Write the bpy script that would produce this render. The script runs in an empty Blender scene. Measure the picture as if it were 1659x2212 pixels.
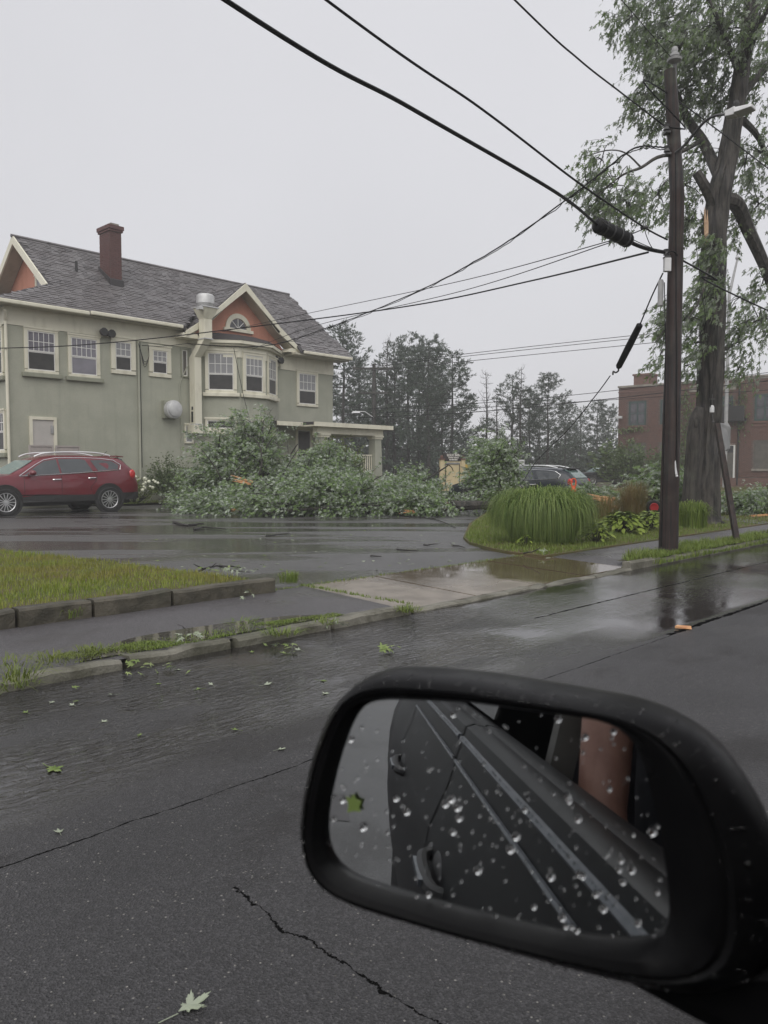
import bpy, math, random
import numpy as np
from mathutils import Vector, Matrix
from math import radians as rad, sin, cos, pi, sqrt
C = bpy.context.scene.collection
SC = bpy.context.scene
random.seed(7); RNG = np.random.default_rng(11)
# ---------------------------------------------------------------- camera, sky, sun, exposure
CAM_H, PITCH, FPX, CU, CV = 1.40, rad(3.306), 1662.0, 829.5, 1106.0
cam = bpy.data.objects.new('camera', bpy.data.cameras.new('camera')); C.objects.link(cam)
cam.location = (0, 0, CAM_H); cam.rotation_euler = (pi/2 - PITCH, 0, 0)
cam.data.sensor_fit = 'HORIZONTAL'; cam.data.sensor_width = 36.0; cam.data.lens = 36.0*FPX/1659.0
cam.data.clip_start = 0.02; cam.data.clip_end = 2000
cam.data.dof.use_dof = True; cam.data.dof.focus_distance = 14.0; cam.data.dof.aperture_fstop = 15.0
SC.camera = cam
SUN_EL, SUN_AZ = rad(50), rad(188)
w = bpy.data.worlds.new('World'); SC.world = w; w.use_nodes = True
wn, wl = w.node_tree.nodes, w.node_tree.links; wn.clear()
sky = wn.new('ShaderNodeTexSky'); sky.sky_type = 'NISHITA'; sky.sun_disc = False
sky.sun_elevation = SUN_EL; sky.sun_rotation = SUN_AZ; sky.dust_density = 8; sky.air_density = 1
ov = wn.new('ShaderNodeRGB'); ov.outputs[0].default_value = (5.6, 5.6, 5.85, 1)     # closed cloud cover
# slow uneven brightness of the cloud deck
wtc = wn.new('ShaderNodeTexCoord'); wno = wn.new('ShaderNodeTexNoise'); wno.inputs['Scale'].default_value = 1.3; wno.inputs['Detail'].default_value = 3
wl.new(wtc.outputs['Generated'], wno.inputs['Vector'])
wmr = wn.new('ShaderNodeMapRange'); wmr.inputs[1].default_value = .3; wmr.inputs[2].default_value = .7; wmr.inputs[3].default_value = .93; wmr.inputs[4].default_value = 1.07
wl.new(wno.outputs[0], wmr.inputs[0])
wsc = wn.new('ShaderNodeVectorMath'); wsc.operation = 'SCALE'; wl.new(ov.outputs[0], wsc.inputs[0]); wl.new(wmr.outputs[0], wsc.inputs['Scale'])
mx = wn.new('ShaderNodeMix'); mx.data_type = 'RGBA'; mx.inputs[0].default_value = 0.96
wl.new(sky.outputs[0], mx.inputs[6]); wl.new(wsc.outputs[0], mx.inputs[7])
bg = wn.new('ShaderNodeBackground'); bg.inputs[1].default_value = 0.1
wo = wn.new('ShaderNodeOutputWorld'); wl.new(mx.outputs[2], bg.inputs[0]); wl.new(bg.outputs[0], wo.inputs[0])
sun = bpy.data.objects.new('sun', bpy.data.lights.new('sun', 'SUN')); C.objects.link(sun)
sun.data.energy = 1.5; sun.data.angle = rad(70); sun.data.color = (1, .98, .95)
sdir = Vector((sin(SUN_AZ)*cos(SUN_EL), cos(SUN_AZ)*cos(SUN_EL), sin(SUN_EL))); sun.rotation_euler = sdir.to_track_quat('Z', 'Y').to_euler()
SC.view_settings.view_transform = 'Standard'; SC.view_settings.look = 'None'
SC.view_settings.exposure = 0.34; SC.view_settings.gamma = 1.0; SC.view_settings.use_curve_mapping = False
SC.render.engine = 'CYCLES'; SC.cycles.max_bounces = 6; SC.cycles.diffuse_bounces = 3; SC.cycles.glossy_bounces = 4
SC.cycles.transparent_max_bounces = 6; SC.cycles.volume_bounces = 2; SC.cycles.use_denoising = True; SC.cycles.denoising_prefilter = 'ACCURATE'; SC.cycles.caustics_reflective = False; SC.cycles.caustics_refractive = False

# ---------------------------------------------------------------- geometry helpers
def ray(u, v):
    cx, cy = (u-CU)/FPX, -(v-CV)/FPX
    return Vector((cx, cos(PITCH)+cy*sin(PITCH), -sin(PITCH)+cy*cos(PITCH)))
def P(u, v, d):                      # point at distance d in front of the camera
    r = ray(u, v); return Vector((0, 0, CAM_H)) + r*(d/r.y)
def G(u, v, z=0.0):                  # point on a level surface
    r = ray(u, v); return Vector((0, 0, CAM_H)) + r*((z-CAM_H)/r.z)
def on_plane(u, v, o, n):
    r = ray(u, v); e = Vector((0, 0, CAM_H)); return e + r*((Vector(o)-e).dot(n)/r.dot(n))
S2 = sqrt(.5)
def S(s, t, z=0.0): return Vector((S2*(s-t), S2*(s+t), z))       # street frame: s along the kerb, t towards the house
def st(p): return S2*(p.x+p.y), S2*(p.y-p.x)

def tag(o, label=None, cat=None, group=None, kind=None):
    if label: o['label'] = label
    if cat: o['category'] = cat
    if group: o['group'] = group
    if kind: o['kind'] = kind
    return o
def empty(name, loc=(0, 0, 0), rz=0.0, parent=None):
    o = bpy.data.objects.new(name, None); C.objects.link(o); o.location = loc; o.rotation_euler = (0, 0, rz)
    o.empty_display_size = .2
    if parent: o.parent = parent
    return o
def link(name, me, parent=None, loc=None, rot=None, scale=None):
    o = bpy.data.objects.new(name, me); C.objects.link(o)
    if parent: o.parent = parent
    if loc is not None: o.location = loc
    if rot is not None: o.rotation_euler = rot
    if scale is not None: o.scale = scale
    return o
def copy_tree(o, parent=None):
    kids = [c for c in o.children]
    c = o.copy(); C.objects.link(c)
    if parent: c.parent = parent
    for k in kids: copy_tree(k, c)
    return c

class MB:
    def __init__(s): s.v = []; s.f = []
    def add(s, vs, fs):
        k = len(s.v); s.v += [tuple(p) for p in vs]; s.f += [tuple(i+k for i in f) for f in fs]; return s
    def box(s, x0, x1, y0, y1, z0, z1):
        return s.add([(x0,y0,z0),(x1,y0,z0),(x1,y1,z0),(x0,y1,z0),(x0,y0,z1),(x1,y0,z1),(x1,y1,z1),(x0,y1,z1)],
                     [(3,2,1,0),(4,5,6,7),(0,1,5,4),(1,2,6,5),(2,3,7,6),(3,0,4,7)])
    def hexa(s, a, b):               # two quads a (bottom) and b (top)
        return s.add(list(a)+list(b), [(3,2,1,0),(4,5,6,7),(0,1,5,4),(1,2,6,5),(2,3,7,6),(3,0,4,7)])
    def slab(s, poly, dz=-.1):       # planar polygon with thickness along z
        n = len(poly); top = [tuple(p) for p in poly]; bot = [(p[0],p[1],p[2]+dz) for p in poly]
        return s.add(top+bot, [tuple(range(n)), tuple(range(2*n-1, n-1, -1))] + [(i, n+i, n+(i+1)%n, (i+1)%n) for i in range(n)])
    def prism(s, poly, z0, z1):
        return s.slab([(p[0], p[1], z1) for p in poly], z0-z1)
    def extr(s, poly, d):            # planar polygon (3d) pushed along vector d
        n = len(poly); d = Vector(d); top = [Vector(p) for p in poly]; bot = [p+d for p in top]
        return s.add(top+bot, [tuple(range(n)), tuple(range(2*n-1, n-1, -1))] + [(i, n+i, n+(i+1)%n, (i+1)%n) for i in range(n)])
    def bar(s, a, b, wd, ht, up=(0, 0, 1)):
        a, b = Vector(a), Vector(b); d = (b-a).normalized(); up = Vector(up)
        r = d.cross(up); r = (r if r.length > 1e-4 else d.cross(Vector((1,0,0)))).normalized(); u = r.cross(d).normalized()
        r *= wd/2; u *= ht/2
        return s.hexa([a-r-u, a+r-u, b+r-u, b-r-u], [a-r+u, a+r+u, b+r+u, b-r+u])
    def tube(s, pts, rs, n=8, cap=True, flat=1.0):
        pts = [Vector(p) for p in pts]
        if not hasattr(rs, '__len__'): rs = [rs]*len(pts)
        vs, fs, ref = [], [], None
        for i, p in enumerate(pts):
            d = (pts[min(i+1, len(pts)-1)] - pts[max(i-1, 0)])
            d = d.normalized() if d.length > 1e-9 else Vector((0,0,1))
            if ref is None: ref = d.cross(Vector((0,0,1)) if abs(d.z) < .9 else Vector((1,0,0))).normalized()
            ref = (ref - d*ref.dot(d)).normalized(); b = d.cross(ref)
            for k in range(n):
                a = 2*pi*k/n; vs.append(p + (ref*cos(a) + b*sin(a)*flat)*rs[i])
        for i in range(len(pts)-1):
            for k in range(n): fs.append((i*n+k, i*n+(k+1)%n, (i+1)*n+(k+1)%n, (i+1)*n+k))
        if cap: fs += [tuple(range(n-1, -1, -1)), tuple(range((len(pts)-1)*n, len(pts)*n))]
        return s.add(vs, fs)
    def lathe(s, prof, n=16, o=(0,0,0), ax='z'):
        vs, fs = [], []
        for (r, h) in prof:
            for k in range(n):
                a = 2*pi*k/n; x, y = r*cos(a), r*sin(a)
                p = (x, y, h) if ax == 'z' else ((x, h, y) if ax == 'y' else (h, x, y))
                vs.append((p[0]+o[0], p[1]+o[1], p[2]+o[2]))
        for i in range(len(prof)-1):
            for k in range(n): fs.append((i*n+k, i*n+(k+1)%n, (i+1)*n+(k+1)%n, (i+1)*n+k))
        fs += [tuple(range(n-1, -1, -1)), tuple(range((len(prof)-1)*n, len(prof)*n))]
        return s.add(vs, fs)
    def ball(s, o, r, n=8, m=6, sq=(1,1,1)):
        return s.add(*sphere(o, r, n, m, sq))
    def mesh(s, name, m, smooth=False):
        me = bpy.data.meshes.new(name); me.from_pydata(s.v, [], s.f)
        if m: me.materials.append(m)
        if smooth:
            me.polygons.foreach_set('use_smooth', [True]*len(me.polygons))
            try: me.set_sharp_from_angle(angle=rad(40))
            except Exception: pass
        me.update(); return me
    def build(s, name, m, parent=None, smooth=False, loc=None, rz=0, bevel=0):
        o = link(name, s.mesh(name, m, smooth), parent, loc, (0,0,rz) if rz else None)
        if bevel:
            b = o.modifiers.new('bevel', 'BEVEL'); b.width = bevel; b.segments = 2; b.limit_method = 'ANGLE'
        return o
def sphere(o, r, n=8, m=6, sq=(1,1,1)):
    vs = [(o[0], o[1], o[2]-r*sq[2])]; fs = []
    for i in range(1, m):
        t = -pi/2 + pi*i/m
        for k in range(n):
            a = 2*pi*k/n; vs.append((o[0]+r*sq[0]*cos(t)*cos(a), o[1]+r*sq[1]*cos(t)*sin(a), o[2]+r*sq[2]*sin(t)))
    vs.append((o[0], o[1], o[2]+r*sq[2])); L = len(vs)-1
    for k in range(n): fs.append((0, 1+(k+1)%n, 1+k))
    for i in range(m-2):
        for k in range(n): fs.append((1+i*n+k, 1+i*n+(k+1)%n, 1+(i+1)*n+(k+1)%n, 1+(i+1)*n+k))
    for k in range(n): fs.append((L, 1+(m-2)*n+k, 1+(m-2)*n+(k+1)%n))
    return vs, fs

def np_mesh(name, V, K, nf, mats, idx=None, tone=None, smooth=False):
    """V (n,3); nf faces of K corners; idx flat corner indices (default consecutive)"""
    me = bpy.data.meshes.new(name); V = np.asarray(V, dtype=np.float32)
    me.vertices.add(len(V)); me.vertices.foreach_set('co', V.ravel())
    me.loops.add(nf*K); me.polygons.add(nf)
    me.loops.foreach_set('vertex_index', np.arange(nf*K, dtype=np.int32) if idx is None else np.asarray(idx, dtype=np.int32).ravel())
    me.polygons.foreach_set('loop_start', np.arange(0, nf*K, K, dtype=np.int32))
    if smooth: me.polygons.foreach_set('use_smooth', np.ones(nf, dtype=bool))
    if tone is not None:
        a = me.attributes.new('tone', 'FLOAT', 'FACE'); a.data.foreach_set('value', np.asarray(tone, dtype=np.float32))
    me.materials.append(mats); me.update(calc_edges=True); me.validate(); return me
def unit(a): return a/np.maximum(np.linalg.norm(a, axis=1, keepdims=True), 1e-9)
MAPLE = np.array([(0,0,0),(.05,.26,.03),(.22,.09,0),(.52,.44,-.09),(.44,.10,.03),(.70,.13,0),(1,0,-.14),(.66,-.10,0),(.45,-.09,.03),(.48,-.46,-.06),(.22,-.10,0),(.03,-.28,.04)])
def _maple_hi():
    P_ = [(0, 0)]
    for th, L in ((-112, .42), (-54, .80), (0, 1.0), (54, .80), (112, .42)):
        c = (.30, 0); q = lambda a, r: P_.append((c[0]+r*cos(rad(a))*.72, c[1]+r*sin(rad(a))*.72))
        q(th-27, .33*L+.04); q(th-19, .66*L); q(th-14, .60*L); q(th-9, .84*L); q(th-5, .78*L); q(th, L); q(th+6, .76*L); q(th+10, .80*L); q(th+14, .58*L); q(th+19, .62*L)
    return P_
MAPLE_HI = _maple_hi()
DIAM = np.array([(0,0,0),(.42,.26,.03),(1,0,-.05),(.42,-.26,.03)])
NEED = np.array([(0,.02,0),(.5,.1,0),(1,0,0),(.5,-.1,0)])
HOST = np.array([(0,.03,0),(.3,.24,.05),(.65,.2,.02),(1,0,-.12),(.65,-.2,.02),(.3,-.24,.05)])
def leaves(name, pos, ax, size, tmpl, m, upb=.4, tone=None):
    pos = np.asarray(pos, float); N = len(pos); ax = unit(np.asarray(ax, float)); size = np.broadcast_to(size, N)
    nn = RNG.normal(size=(N, 3)); nn = unit(nn); nn[:, 2] += upb; sd = unit(np.cross(ax, nn)); up = np.cross(sd, ax)
    K = len(tmpl)
    V = pos[:, None, :] + size[:, None, None]*(tmpl[None, :, 0, None]*ax[:, None, :] + tmpl[None, :, 1, None]*sd[:, None, :] + tmpl[None, :, 2, None]*up[:, None, :])
    tone = RNG.random(N) if tone is None else tone
    return np_mesh(name, V.reshape(-1, 3), K, N, m, tone=tone)
def blades(name, base, d, L, wd, droop, m, seg=1, tone=None, upright=1.0):
    """grass blades: base (N,3), d (N,2) lean direction; seg segments"""
    N = len(base); L = np.broadcast_to(L, N); d = np.asarray(d); hd = np.concatenate([d, np.zeros((N, 1))], 1)
    sd = np.stack([-d[:, 1], d[:, 0], np.zeros(N)], 1); nrm = np.linalg.norm(sd, axis=1, keepdims=True); sd = sd/np.maximum(nrm, 1e-6)
    rows = []
    for i in range(seg+1):
        t = i/seg; c = base + hd*(L*(t**1.3))[:, None]*1.0
        c = c.copy(); c[:, 2] += L*upright*(t - droop*t*t)
        ww = wd*(1-.92*t); rows.append(np.stack([c - sd*ww/2, c + sd*ww/2], 1))
    V = np.stack(rows, 1).reshape(N, -1, 3); nv = 2*(seg+1)
    q = np.array([[2*i, 2*i+1, 2*i+3, 2*i+2] for i in range(seg)])
    idx = (np.arange(N)[:, None, None]*nv + q[None]).reshape(-1)
    tone = np.repeat(RNG.random(N) if tone is None else tone, seg)
    return np_mesh(name, V.reshape(-1, 3), 4, N*seg, m, idx=idx, tone=tone)
def spline(pts, n=12):
    pts = [Vector(p) for p in pts]; out = []
    for i in range(len(pts)-1):
        p0, p1, p2, p3 = pts[max(i-1,0)], pts[i], pts[i+1], pts[min(i+2, len(pts)-1)]
        for k in range(n):
            t = k/n; out.append(.5*((2*p1) + (p2-p0)*t + (2*p0-5*p1+4*p2-p3)*t*t + (3*p1-p0-3*p2+p3)*t**3))
    return out + [pts[-1]]
def inpoly(x, y, poly):
    c = False; n = len(poly)
    for i in range(n):
        (x1, y1), (x2, y2) = poly[i][:2], poly[i-1][:2]
        if (y1 > y) != (y2 > y) and x < (x2-x1)*(y-y1)/(y2-y1)+x1: c = not c
    return c

# ---------------------------------------------------------------- materials
class NT:
    def __init__(s, name):
        s.m = bpy.data.materials.new(name); s.m.use_nodes = True; s.t = s.m.node_tree; s.n = s.t.nodes; s.l = s.t.links
        s.p = s.n['Principled BSDF']; s.tc = s.n.new('ShaderNodeTexCoord'); s.out = s.n['Material Output']
    def set(s, sock, v):
        if hasattr(v, 'is_output'): s.l.new(v, sock)
        elif hasattr(v, '__len__') and len(v) == 3 and sock.type == 'RGBA': sock.default_value = (*v, 1)
        else: sock.default_value = v
    def P(s, **k):
        names = dict(col='Base Color', rough='Roughness', metal='Metallic', spec='Specular IOR Level', trans='Transmission Weight', coat='Coat Weight', nor='Normal', ior='IOR', alpha='Alpha', crough='Coat Roughness', sss='Subsurface Weight')
        for a, v in k.items(): s.set(s.p.inputs[names[a]], v)
        return s
    def vec(s, scale=(1,1,1), rot=0, coord='Object'):
        mp = s.n.new('ShaderNodeMapping'); s.l.new(s.tc.outputs[coord], mp.inputs[0]); mp.inputs['Scale'].default_value = scale; mp.inputs['Rotation'].default_value = (0, 0, rot); return mp.outputs[0]
    def world(s, scale=(1,1,1), rot=0):
        g = s.n.new('ShaderNodeNewGeometry'); mp = s.n.new('ShaderNodeMapping'); s.l.new(g.outputs['Position'], mp.inputs[0]); mp.inputs['Scale'].default_value = scale; mp.inputs['Rotation'].default_value = (0, 0, rot); return mp.outputs[0]
    def noise(s, scale, detail=4, vec=None, rough=.55, dist=0):
        t = s.n.new('ShaderNodeTexNoise'); t.inputs['Scale'].default_value = scale; t.inputs['Detail'].default_value = detail; t.inputs['Roughness'].default_value = rough; t.inputs['Distortion'].default_value = dist
        s.l.new(vec if vec is not None else s.tc.outputs['Object'], t.inputs['Vector']); return t.outputs[0]
    def vor(s, scale, vec=None, out='Distance', feat='F1'):
        t = s.n.new('ShaderNodeTexVoronoi'); t.feature = feat; t.inputs['Scale'].default_value = scale
        s.l.new(vec if vec is not None else s.tc.outputs['Object'], t.inputs['Vector']); return t.outputs[out]
    def ramp(s, f, a, b, va=0.0, vb=1.0):
        t = s.n.new('ShaderNodeMapRange'); t.interpolation_type = 'SMOOTHSTEP'; s.l.new(f, t.inputs[0])
        for i, v in enumerate((a, b, va, vb)): t.inputs[i+1].default_value = v
        return t.outputs[0]
    def math(s, op, a, b=None):
        t = s.n.new('ShaderNodeMath'); t.operation = op; s.set(t.inputs[0], a)
        if b is not None: s.set(t.inputs[1], b)
        return t.outputs[0]
    def mix(s, f, a, b):
        t = s.n.new('ShaderNodeMix'); t.data_type = 'RGBA'; s.set(t.inputs[0], f); s.set(t.inputs[6], a); s.set(t.inputs[7], b); return t.outputs[2]
    def sep(s, v=None):
        t = s.n.new('ShaderNodeSeparateXYZ'); s.l.new(v if v is not None else s.tc.outputs['Object'], t.inputs[0]); return t.outputs
    def bump(s, h, strength=.3, dist=.01, nor=None):
        t = s.n.new('ShaderNodeBump'); t.inputs['Strength'].default_value = strength; t.inputs['Distance'].default_value = dist; s.l.new(h, t.inputs['Height'])
        if nor is not None: s.l.new(nor, t.inputs['Normal'])
        return t.outputs[0]
    def attr(s, name='tone'):
        t = s.n.new('ShaderNodeAttribute'); t.attribute_name = name; return t.outputs['Fac']
    def rnd(s):
        t = s.n.new('ShaderNodeObjectInfo'); return t.outputs['Random']
def mat(name, c1, c2=None, scale=6, rough=.6, bump=0, bscale=60, metal=0, spec=.5, coat=0, bdist=.004, r2=None):
    n = NT(name); c2 = c2 or tuple(x*.78 for x in c1)
    f = n.ramp(n.noise(scale, 5), .32, .68); n.P(col=n.mix(f, c1, c2), rough=rough, metal=metal, spec=spec, coat=coat, crough=.03)
    if r2 is not None: n.P(rough=n.ramp(n.noise(scale*1.7, 4), .35, .65, rough, r2))
    if bump: n.P(nor=n.bump(n.noise(bscale, 5), bump, bdist))
    return n.m
def leaf_mat(name, top, top2, under, trans=.25, rough=.45, under2=None):
    n = NT(name); t = n.attr(); big = n.ramp(n.noise(1.1, 2), .35, .65)
    c = n.mix(t, top, top2); c = n.mix(n.math('MULTIPLY', big, .35), c, tuple(x*1.5 for x in top2))
    g = n.n.new('ShaderNodeNewGeometry'); c = n.mix(g.outputs['Backfacing'], c, n.mix(t, under, under2 or tuple(x*.75 for x in under)))
    n.P(col=c, rough=rough, spec=.4)
    tr = n.n.new('ShaderNodeBsdfTranslucent'); n.l.new(c, tr.inputs[0]); ms = n.n.new('ShaderNodeMixShader'); ms.inputs[0].default_value = trans
    n.l.new(n.p.outputs[0], ms.inputs[1]); n.l.new(tr.outputs[0], ms.inputs[2]); n.l.new(ms.outputs[0], n.out.inputs[0]); return n.m
def bark_mat(name, c1, c2, vs=(14, 14, 2.2), bump=.9, dist=.02, rough=.85):
    n = NT(name); v = n.vec(vs); f = n.noise(1.0, 7, v, .65, .4); f2 = n.noise(2.5, 4)
    col = n.mix(n.ramp(f, .38, .62), c1, c2); col = n.mix(n.math('MULTIPLY', n.ramp(f2, .5, .8), .35), col, (.10, .11, .08))
    n.P(col=col, rough=n.ramp(n.noise(1.4, 3), .4, .65, rough, rough-.35), nor=n.bump(f, bump, dist)); return n.m
M = {}
# wet asphalt road: s,t street coordinates are the object's own
def asphalt(name, base, base2, wet, ripple, cracks, speck=.5, r_dry=.46, r_wet=.04, dark_patch=0.0):
    n = NT(name); x, y, _ = n.sep()
    fine = n.noise(140, 3); ag = n.n.new('ShaderNodeSeparateColor'); n.l.new(n.vor(150, out='Color'), ag.inputs[0]); col = n.mix(n.math('POWER', ag.outputs[1], 2.2), tuple(c*.7 for c in base), tuple(c*1.25 for c in base2)); col = n.mix(n.math('MULTIPLY', n.ramp(fine, .3, .7), .4), col, base2)
    col = n.mix(n.math('MULTIPLY', n.ramp(n.noise(.9, 4), .4, .7), .4), col, tuple(c*.55 for c in base))
    vd = n.vor(105); vc = n.vor(105, out='Color'); cs = n.n.new('ShaderNodeSeparateColor'); n.l.new(vc, cs.inputs[0])
    sp = n.math('MULTIPLY', n.math('LESS_THAN', vd, n.math('ADD', .16, n.math('MULTIPLY', cs.outputs[2], .22))), n.math('GREATER_THAN', cs.outputs[0], n.ramp(n.noise(3.0, 3), .35, .65, .86, .96)))
    col = n.mix(n.math('MULTIPLY', sp, speck), col, n.mix(cs.outputs[1], (.50, .48, .44), (.13, .12, .10)))
    w = wet(n, x, y); ht = n.math('MULTIPLY', fine, .5); ht = n.math('ADD', ht, n.math('MULTIPLY', n.vor(150), 1.1)); crk = None
    dpatch = n.math('MULTIPLY', n.ramp(n.noise(.75, 6, n.vec((.8, 1.3, 1)), .65), .50, .62), dark_patch); col = n.mix(n.math('MULTIPLY', dpatch, .75), col, (.013, .010, .008))  # dark brown, less shiny patches scattered by noise
    for fn in cracks:
        k = fn(n, x, y); crk = k if crk is None else n.math('MAXIMUM', crk, k); col = n.mix(k, col, (.008, .008, .008)); w = n.math('MULTIPLY', w, n.math('SUBTRACT', 1.0, k)); ht = n.math('SUBTRACT', ht, n.math('MULTIPLY', k, 3.0))
    dry = n.math('SUBTRACT', 1.0, w)
    b1 = n.bump(n.math('MULTIPLY', ht, dry), .85, .0055)
    rp = n.noise(1.0, 3, n.vec((9, 26, 1), rad(20)), .6, .8)
    b2 = n.bump(n.math('MULTIPLY', rp, ripple(n, x, y)), 1.0, .030, b1)
    spc = n.math('SUBTRACT', n.math('ADD', .5, n.math('MULTIPLY', w, .3)), n.math('MULTIPLY', dpatch, .35))
    if crk is not None: spc = n.math('MULTIPLY', spc, n.math('SUBTRACT', 1.0, crk))
    n.P(col=n.mix(n.math('MULTIPLY', w, .75), col, (base[0]*.55, base[1]*.47, base[2]*.38)), rough=n.ramp(w, 0, 1, r_dry, r_wet), spec=spc, nor=b2); return n.m
def line_crack(axis, at, wd, wob=.05, lo=None, hi=None, fs=3.0):
    def fn(n, x, y):
        a, b = (x, y) if axis == 't' else (y, x)
        d = n.math('ABSOLUTE', n.math('ADD', n.math('SUBTRACT', b, at), n.math('MULTIPLY', n.math('SUBTRACT', n.noise(fs, 6, rough=.7), .5), wob*2)))
        k = n.math('LESS_THAN', d, n.math('MULTIPLY', n.ramp(n.noise(14.0, 5), .30, .6, .12, 1.0), wd*1.25))
        if lo is not None: k = n.math('MULTIPLY', k, n.math('GREATER_THAN', a, lo))
        if hi is not None: k = n.math('MULTIPLY', k, n.math('LESS_THAN', a, hi))
        return k
    return fn
def road_wet(n, x, y):
    band = n.ramp(y, 2.75, 3.2); far = n.ramp(x, 4.5, 8.0)
    p = n.ramp(n.noise(.55, 4, n.vec((.55, 1.5, 1))), .42, .6); thin = n.ramp(n.noise(1.6, 5, n.vec((.5, 1.4, 1))), .5, .66)
    w = n.math('MULTIPLY', band, n.math('MAXIMUM', n.math('MULTIPLY', p, .97), .30))
    w = n.math('MAXIMUM', w, n.math('MULTIPLY', n.ramp(y, 4.2, 4.75), .95))
    w = n.math('MAXIMUM', w, n.math('MULTIPLY', n.math('MULTIPLY', n.ramp(x, 4.0, 6.5), n.ramp(y, 2.7, 2.95)), n.ramp(n.noise(.8, 3), .3, .6, .82, .98)))
    w = n.math('MAXIMUM', w, n.math('MULTIPLY', n.math('MULTIPLY', n.ramp(y, 3.0, 3.5), n.ramp(n.noise(1.3, 4, n.vec((.6, 1.2, 1))), .36, .5)), .93))
    return n.math('MAXIMUM', w, n.math('MULTIPLY', n.math('MULTIPLY', thin, .35), far))
def road_rip(n, x, y): return n.math('MULTIPLY', n.math('MULTIPLY', n.ramp(y, 2.9, 3.7), n.ramp(n.noise(.7, 2), .3, .62)), n.ramp(x, 4.8, 6.8, 1.0, .16))
M['road'] = asphalt('wet_road_asphalt', (.024, .023, .0245), (.056, .054, .057), road_wet, road_rip,
    [line_crack('t', 2.8, .0040, .035, .2, 40), line_crack('s', 1.40, .0042, .09, -2, 2.12), line_crack('t', 4.02, .012, .03, 6, 60), line_crack('t', 2.82, .025, .05, 6.2, 60)], dark_patch=.45)
def lot_wet(n, x, y):
    b = n.ramp(n.noise(1.0, 4, n.world((.16, .75, 1), rad(4)), .55, .3), .42, .58)
    return n.math('MAXIMUM', n.math('MULTIPLY', b, .95), .25)
def lot_rip(n, x, y): return n.ramp(n.noise(.5, 2), .3, .7, .05, .3)
M['lot'] = asphalt('wet_lot_asphalt', (.070, .069, .071), (.135, .132, .135), lot_wet, lot_rip, [], .6, .42, .05)
def walk_wet(n, x, y): return n.math('MULTIPLY', n.ramp(n.noise(.9, 4), .52, .68), .5)
M['walk'] = asphalt('wet_walk_asphalt', (.066, .062, .065), (.13, .123, .128), walk_wet, lambda n, x, y: n.ramp(n.noise(1, 2), 0, 1, 0, .05), [line_crack('s', 3.3, .006, .2, 5.2, 5.8)], .5, .45, .08)
def conc(name, a, b, wetn=True):
    n = NT(name); f = n.noise(3.5, 6); col = n.mix(n.ramp(f, .35, .65), a, b); col = n.mix(n.math('MULTIPLY', n.ramp(n.noise(45, 3), .5, .75), .3), col, tuple(c*.5 for c in b))
    col = n.mix(n.math('MULTIPLY', n.ramp(n.noise(.9, 4), .5, .7), .5), col, (.07, .075, .045))
    n.P(col=col, rough=n.ramp(n.noise(.8, 4, n.world()), .4, .58, .38, .06) if wetn else .65, nor=n.bump(n.math('ADD', n.noise(70, 5), n.math('MULTIPLY', n.noise(14, 6), 2.5)), .55, .012)); return n.m
M['apron'] = conc('wet_concrete', (.235, .20, .16), (.16, .13, .10)); M['kerb'] = conc('mossy_concrete', (.098, .087, .064), (.040, .036, .025), False)
n = NT('ponding_concrete'); x_, y_, _ = n.sep(); wet_ = n.ramp(n.math('ADD', n.math('ADD', n.math('MULTIPLY', x_, .30), n.math('MULTIPLY', y_, .35)), n.math('MULTIPLY', n.noise(1.1, 4), 1.1)), 4.45, 5.0)
f_ = n.noise(3.5, 6); c_ = n.mix(n.ramp(f_, .35, .65), (.235, .20, .16), (.155, .128, .098)); c_ = n.mix(n.math('MULTIPLY', wet_, .8), c_, (.075, .052, .028))
n.P(col=c_, rough=n.ramp(wet_, 0, 1, .30, .035), nor=n.bump(n.math('MULTIPLY', n.noise(70, 5), n.math('SUBTRACT', 1.0, wet_)), .35, .006)); M['apron'] = n.m
M['granite'] = conc('kerb_granite', (.21, .20, .165), (.10, .095, .07), False)
M['soil'] = mat('damp_soil', (.07, .055, .03), (.035, .04, .015), 9, .9, .6, 40, bdist=.02)
M['turf'] = mat('turf_ground', (.075, .085, .022), (.10, .075, .03), 1.6, .9, .6, 50, bdist=.02)
M['ground'] = mat('ground_cover', (.07, .08, .03), (.09, .075, .035), .3, .95)
def grass_mat(name, a, b, dry, amt=.5, patch=.7):
    n = NT(name); t = n.attr(); c = n.mix(t, a, b); pt = n.ramp(n.noise(patch, 4, n.world()), .45, .68)
    c = n.mix(n.math('MULTIPLY', pt, amt), c, dry); n.P(col=c, rough=.5, spec=.4)
    tr = n.n.new('ShaderNodeBsdfTranslucent'); n.l.new(c, tr.inputs[0]); ms = n.n.new('ShaderNodeMixShader'); ms.inputs[0].default_value = .3
    n.l.new(n.p.outputs[0], ms.inputs[1]); n.l.new(tr.outputs[0], ms.inputs[2]); n.l.new(ms.outputs[0], n.out.inputs[0]); return n.m
M['grass'] = grass_mat('lawn_grass', (.16, .23, .028), (.28, .31, .055), (.26, .18, .06), .55)
M['grass2'] = grass_mat('verge_grass', (.12, .19, .032), (.22, .28, .058), (.18, .16, .05), .35)
M['grassdry'] = grass_mat('far_lawn', (.11, .12, .035), (.15, .14, .05), (.17, .12, .05), .5)
M['mound'] = grass_mat('maiden_grass', (.06, .125, .018), (.30, .38, .11), (.11, .16, .04), .2)
M['feather'] = grass_mat('feather_grass', (.16, .17, .05), (.24, .19, .08), (.26, .15, .07), .6)
M['maple'] = leaf_mat('silver_maple_leaves', (.085, .14, .048), (.145, .205, .075), (.33, .38, .29), .38)
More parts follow.
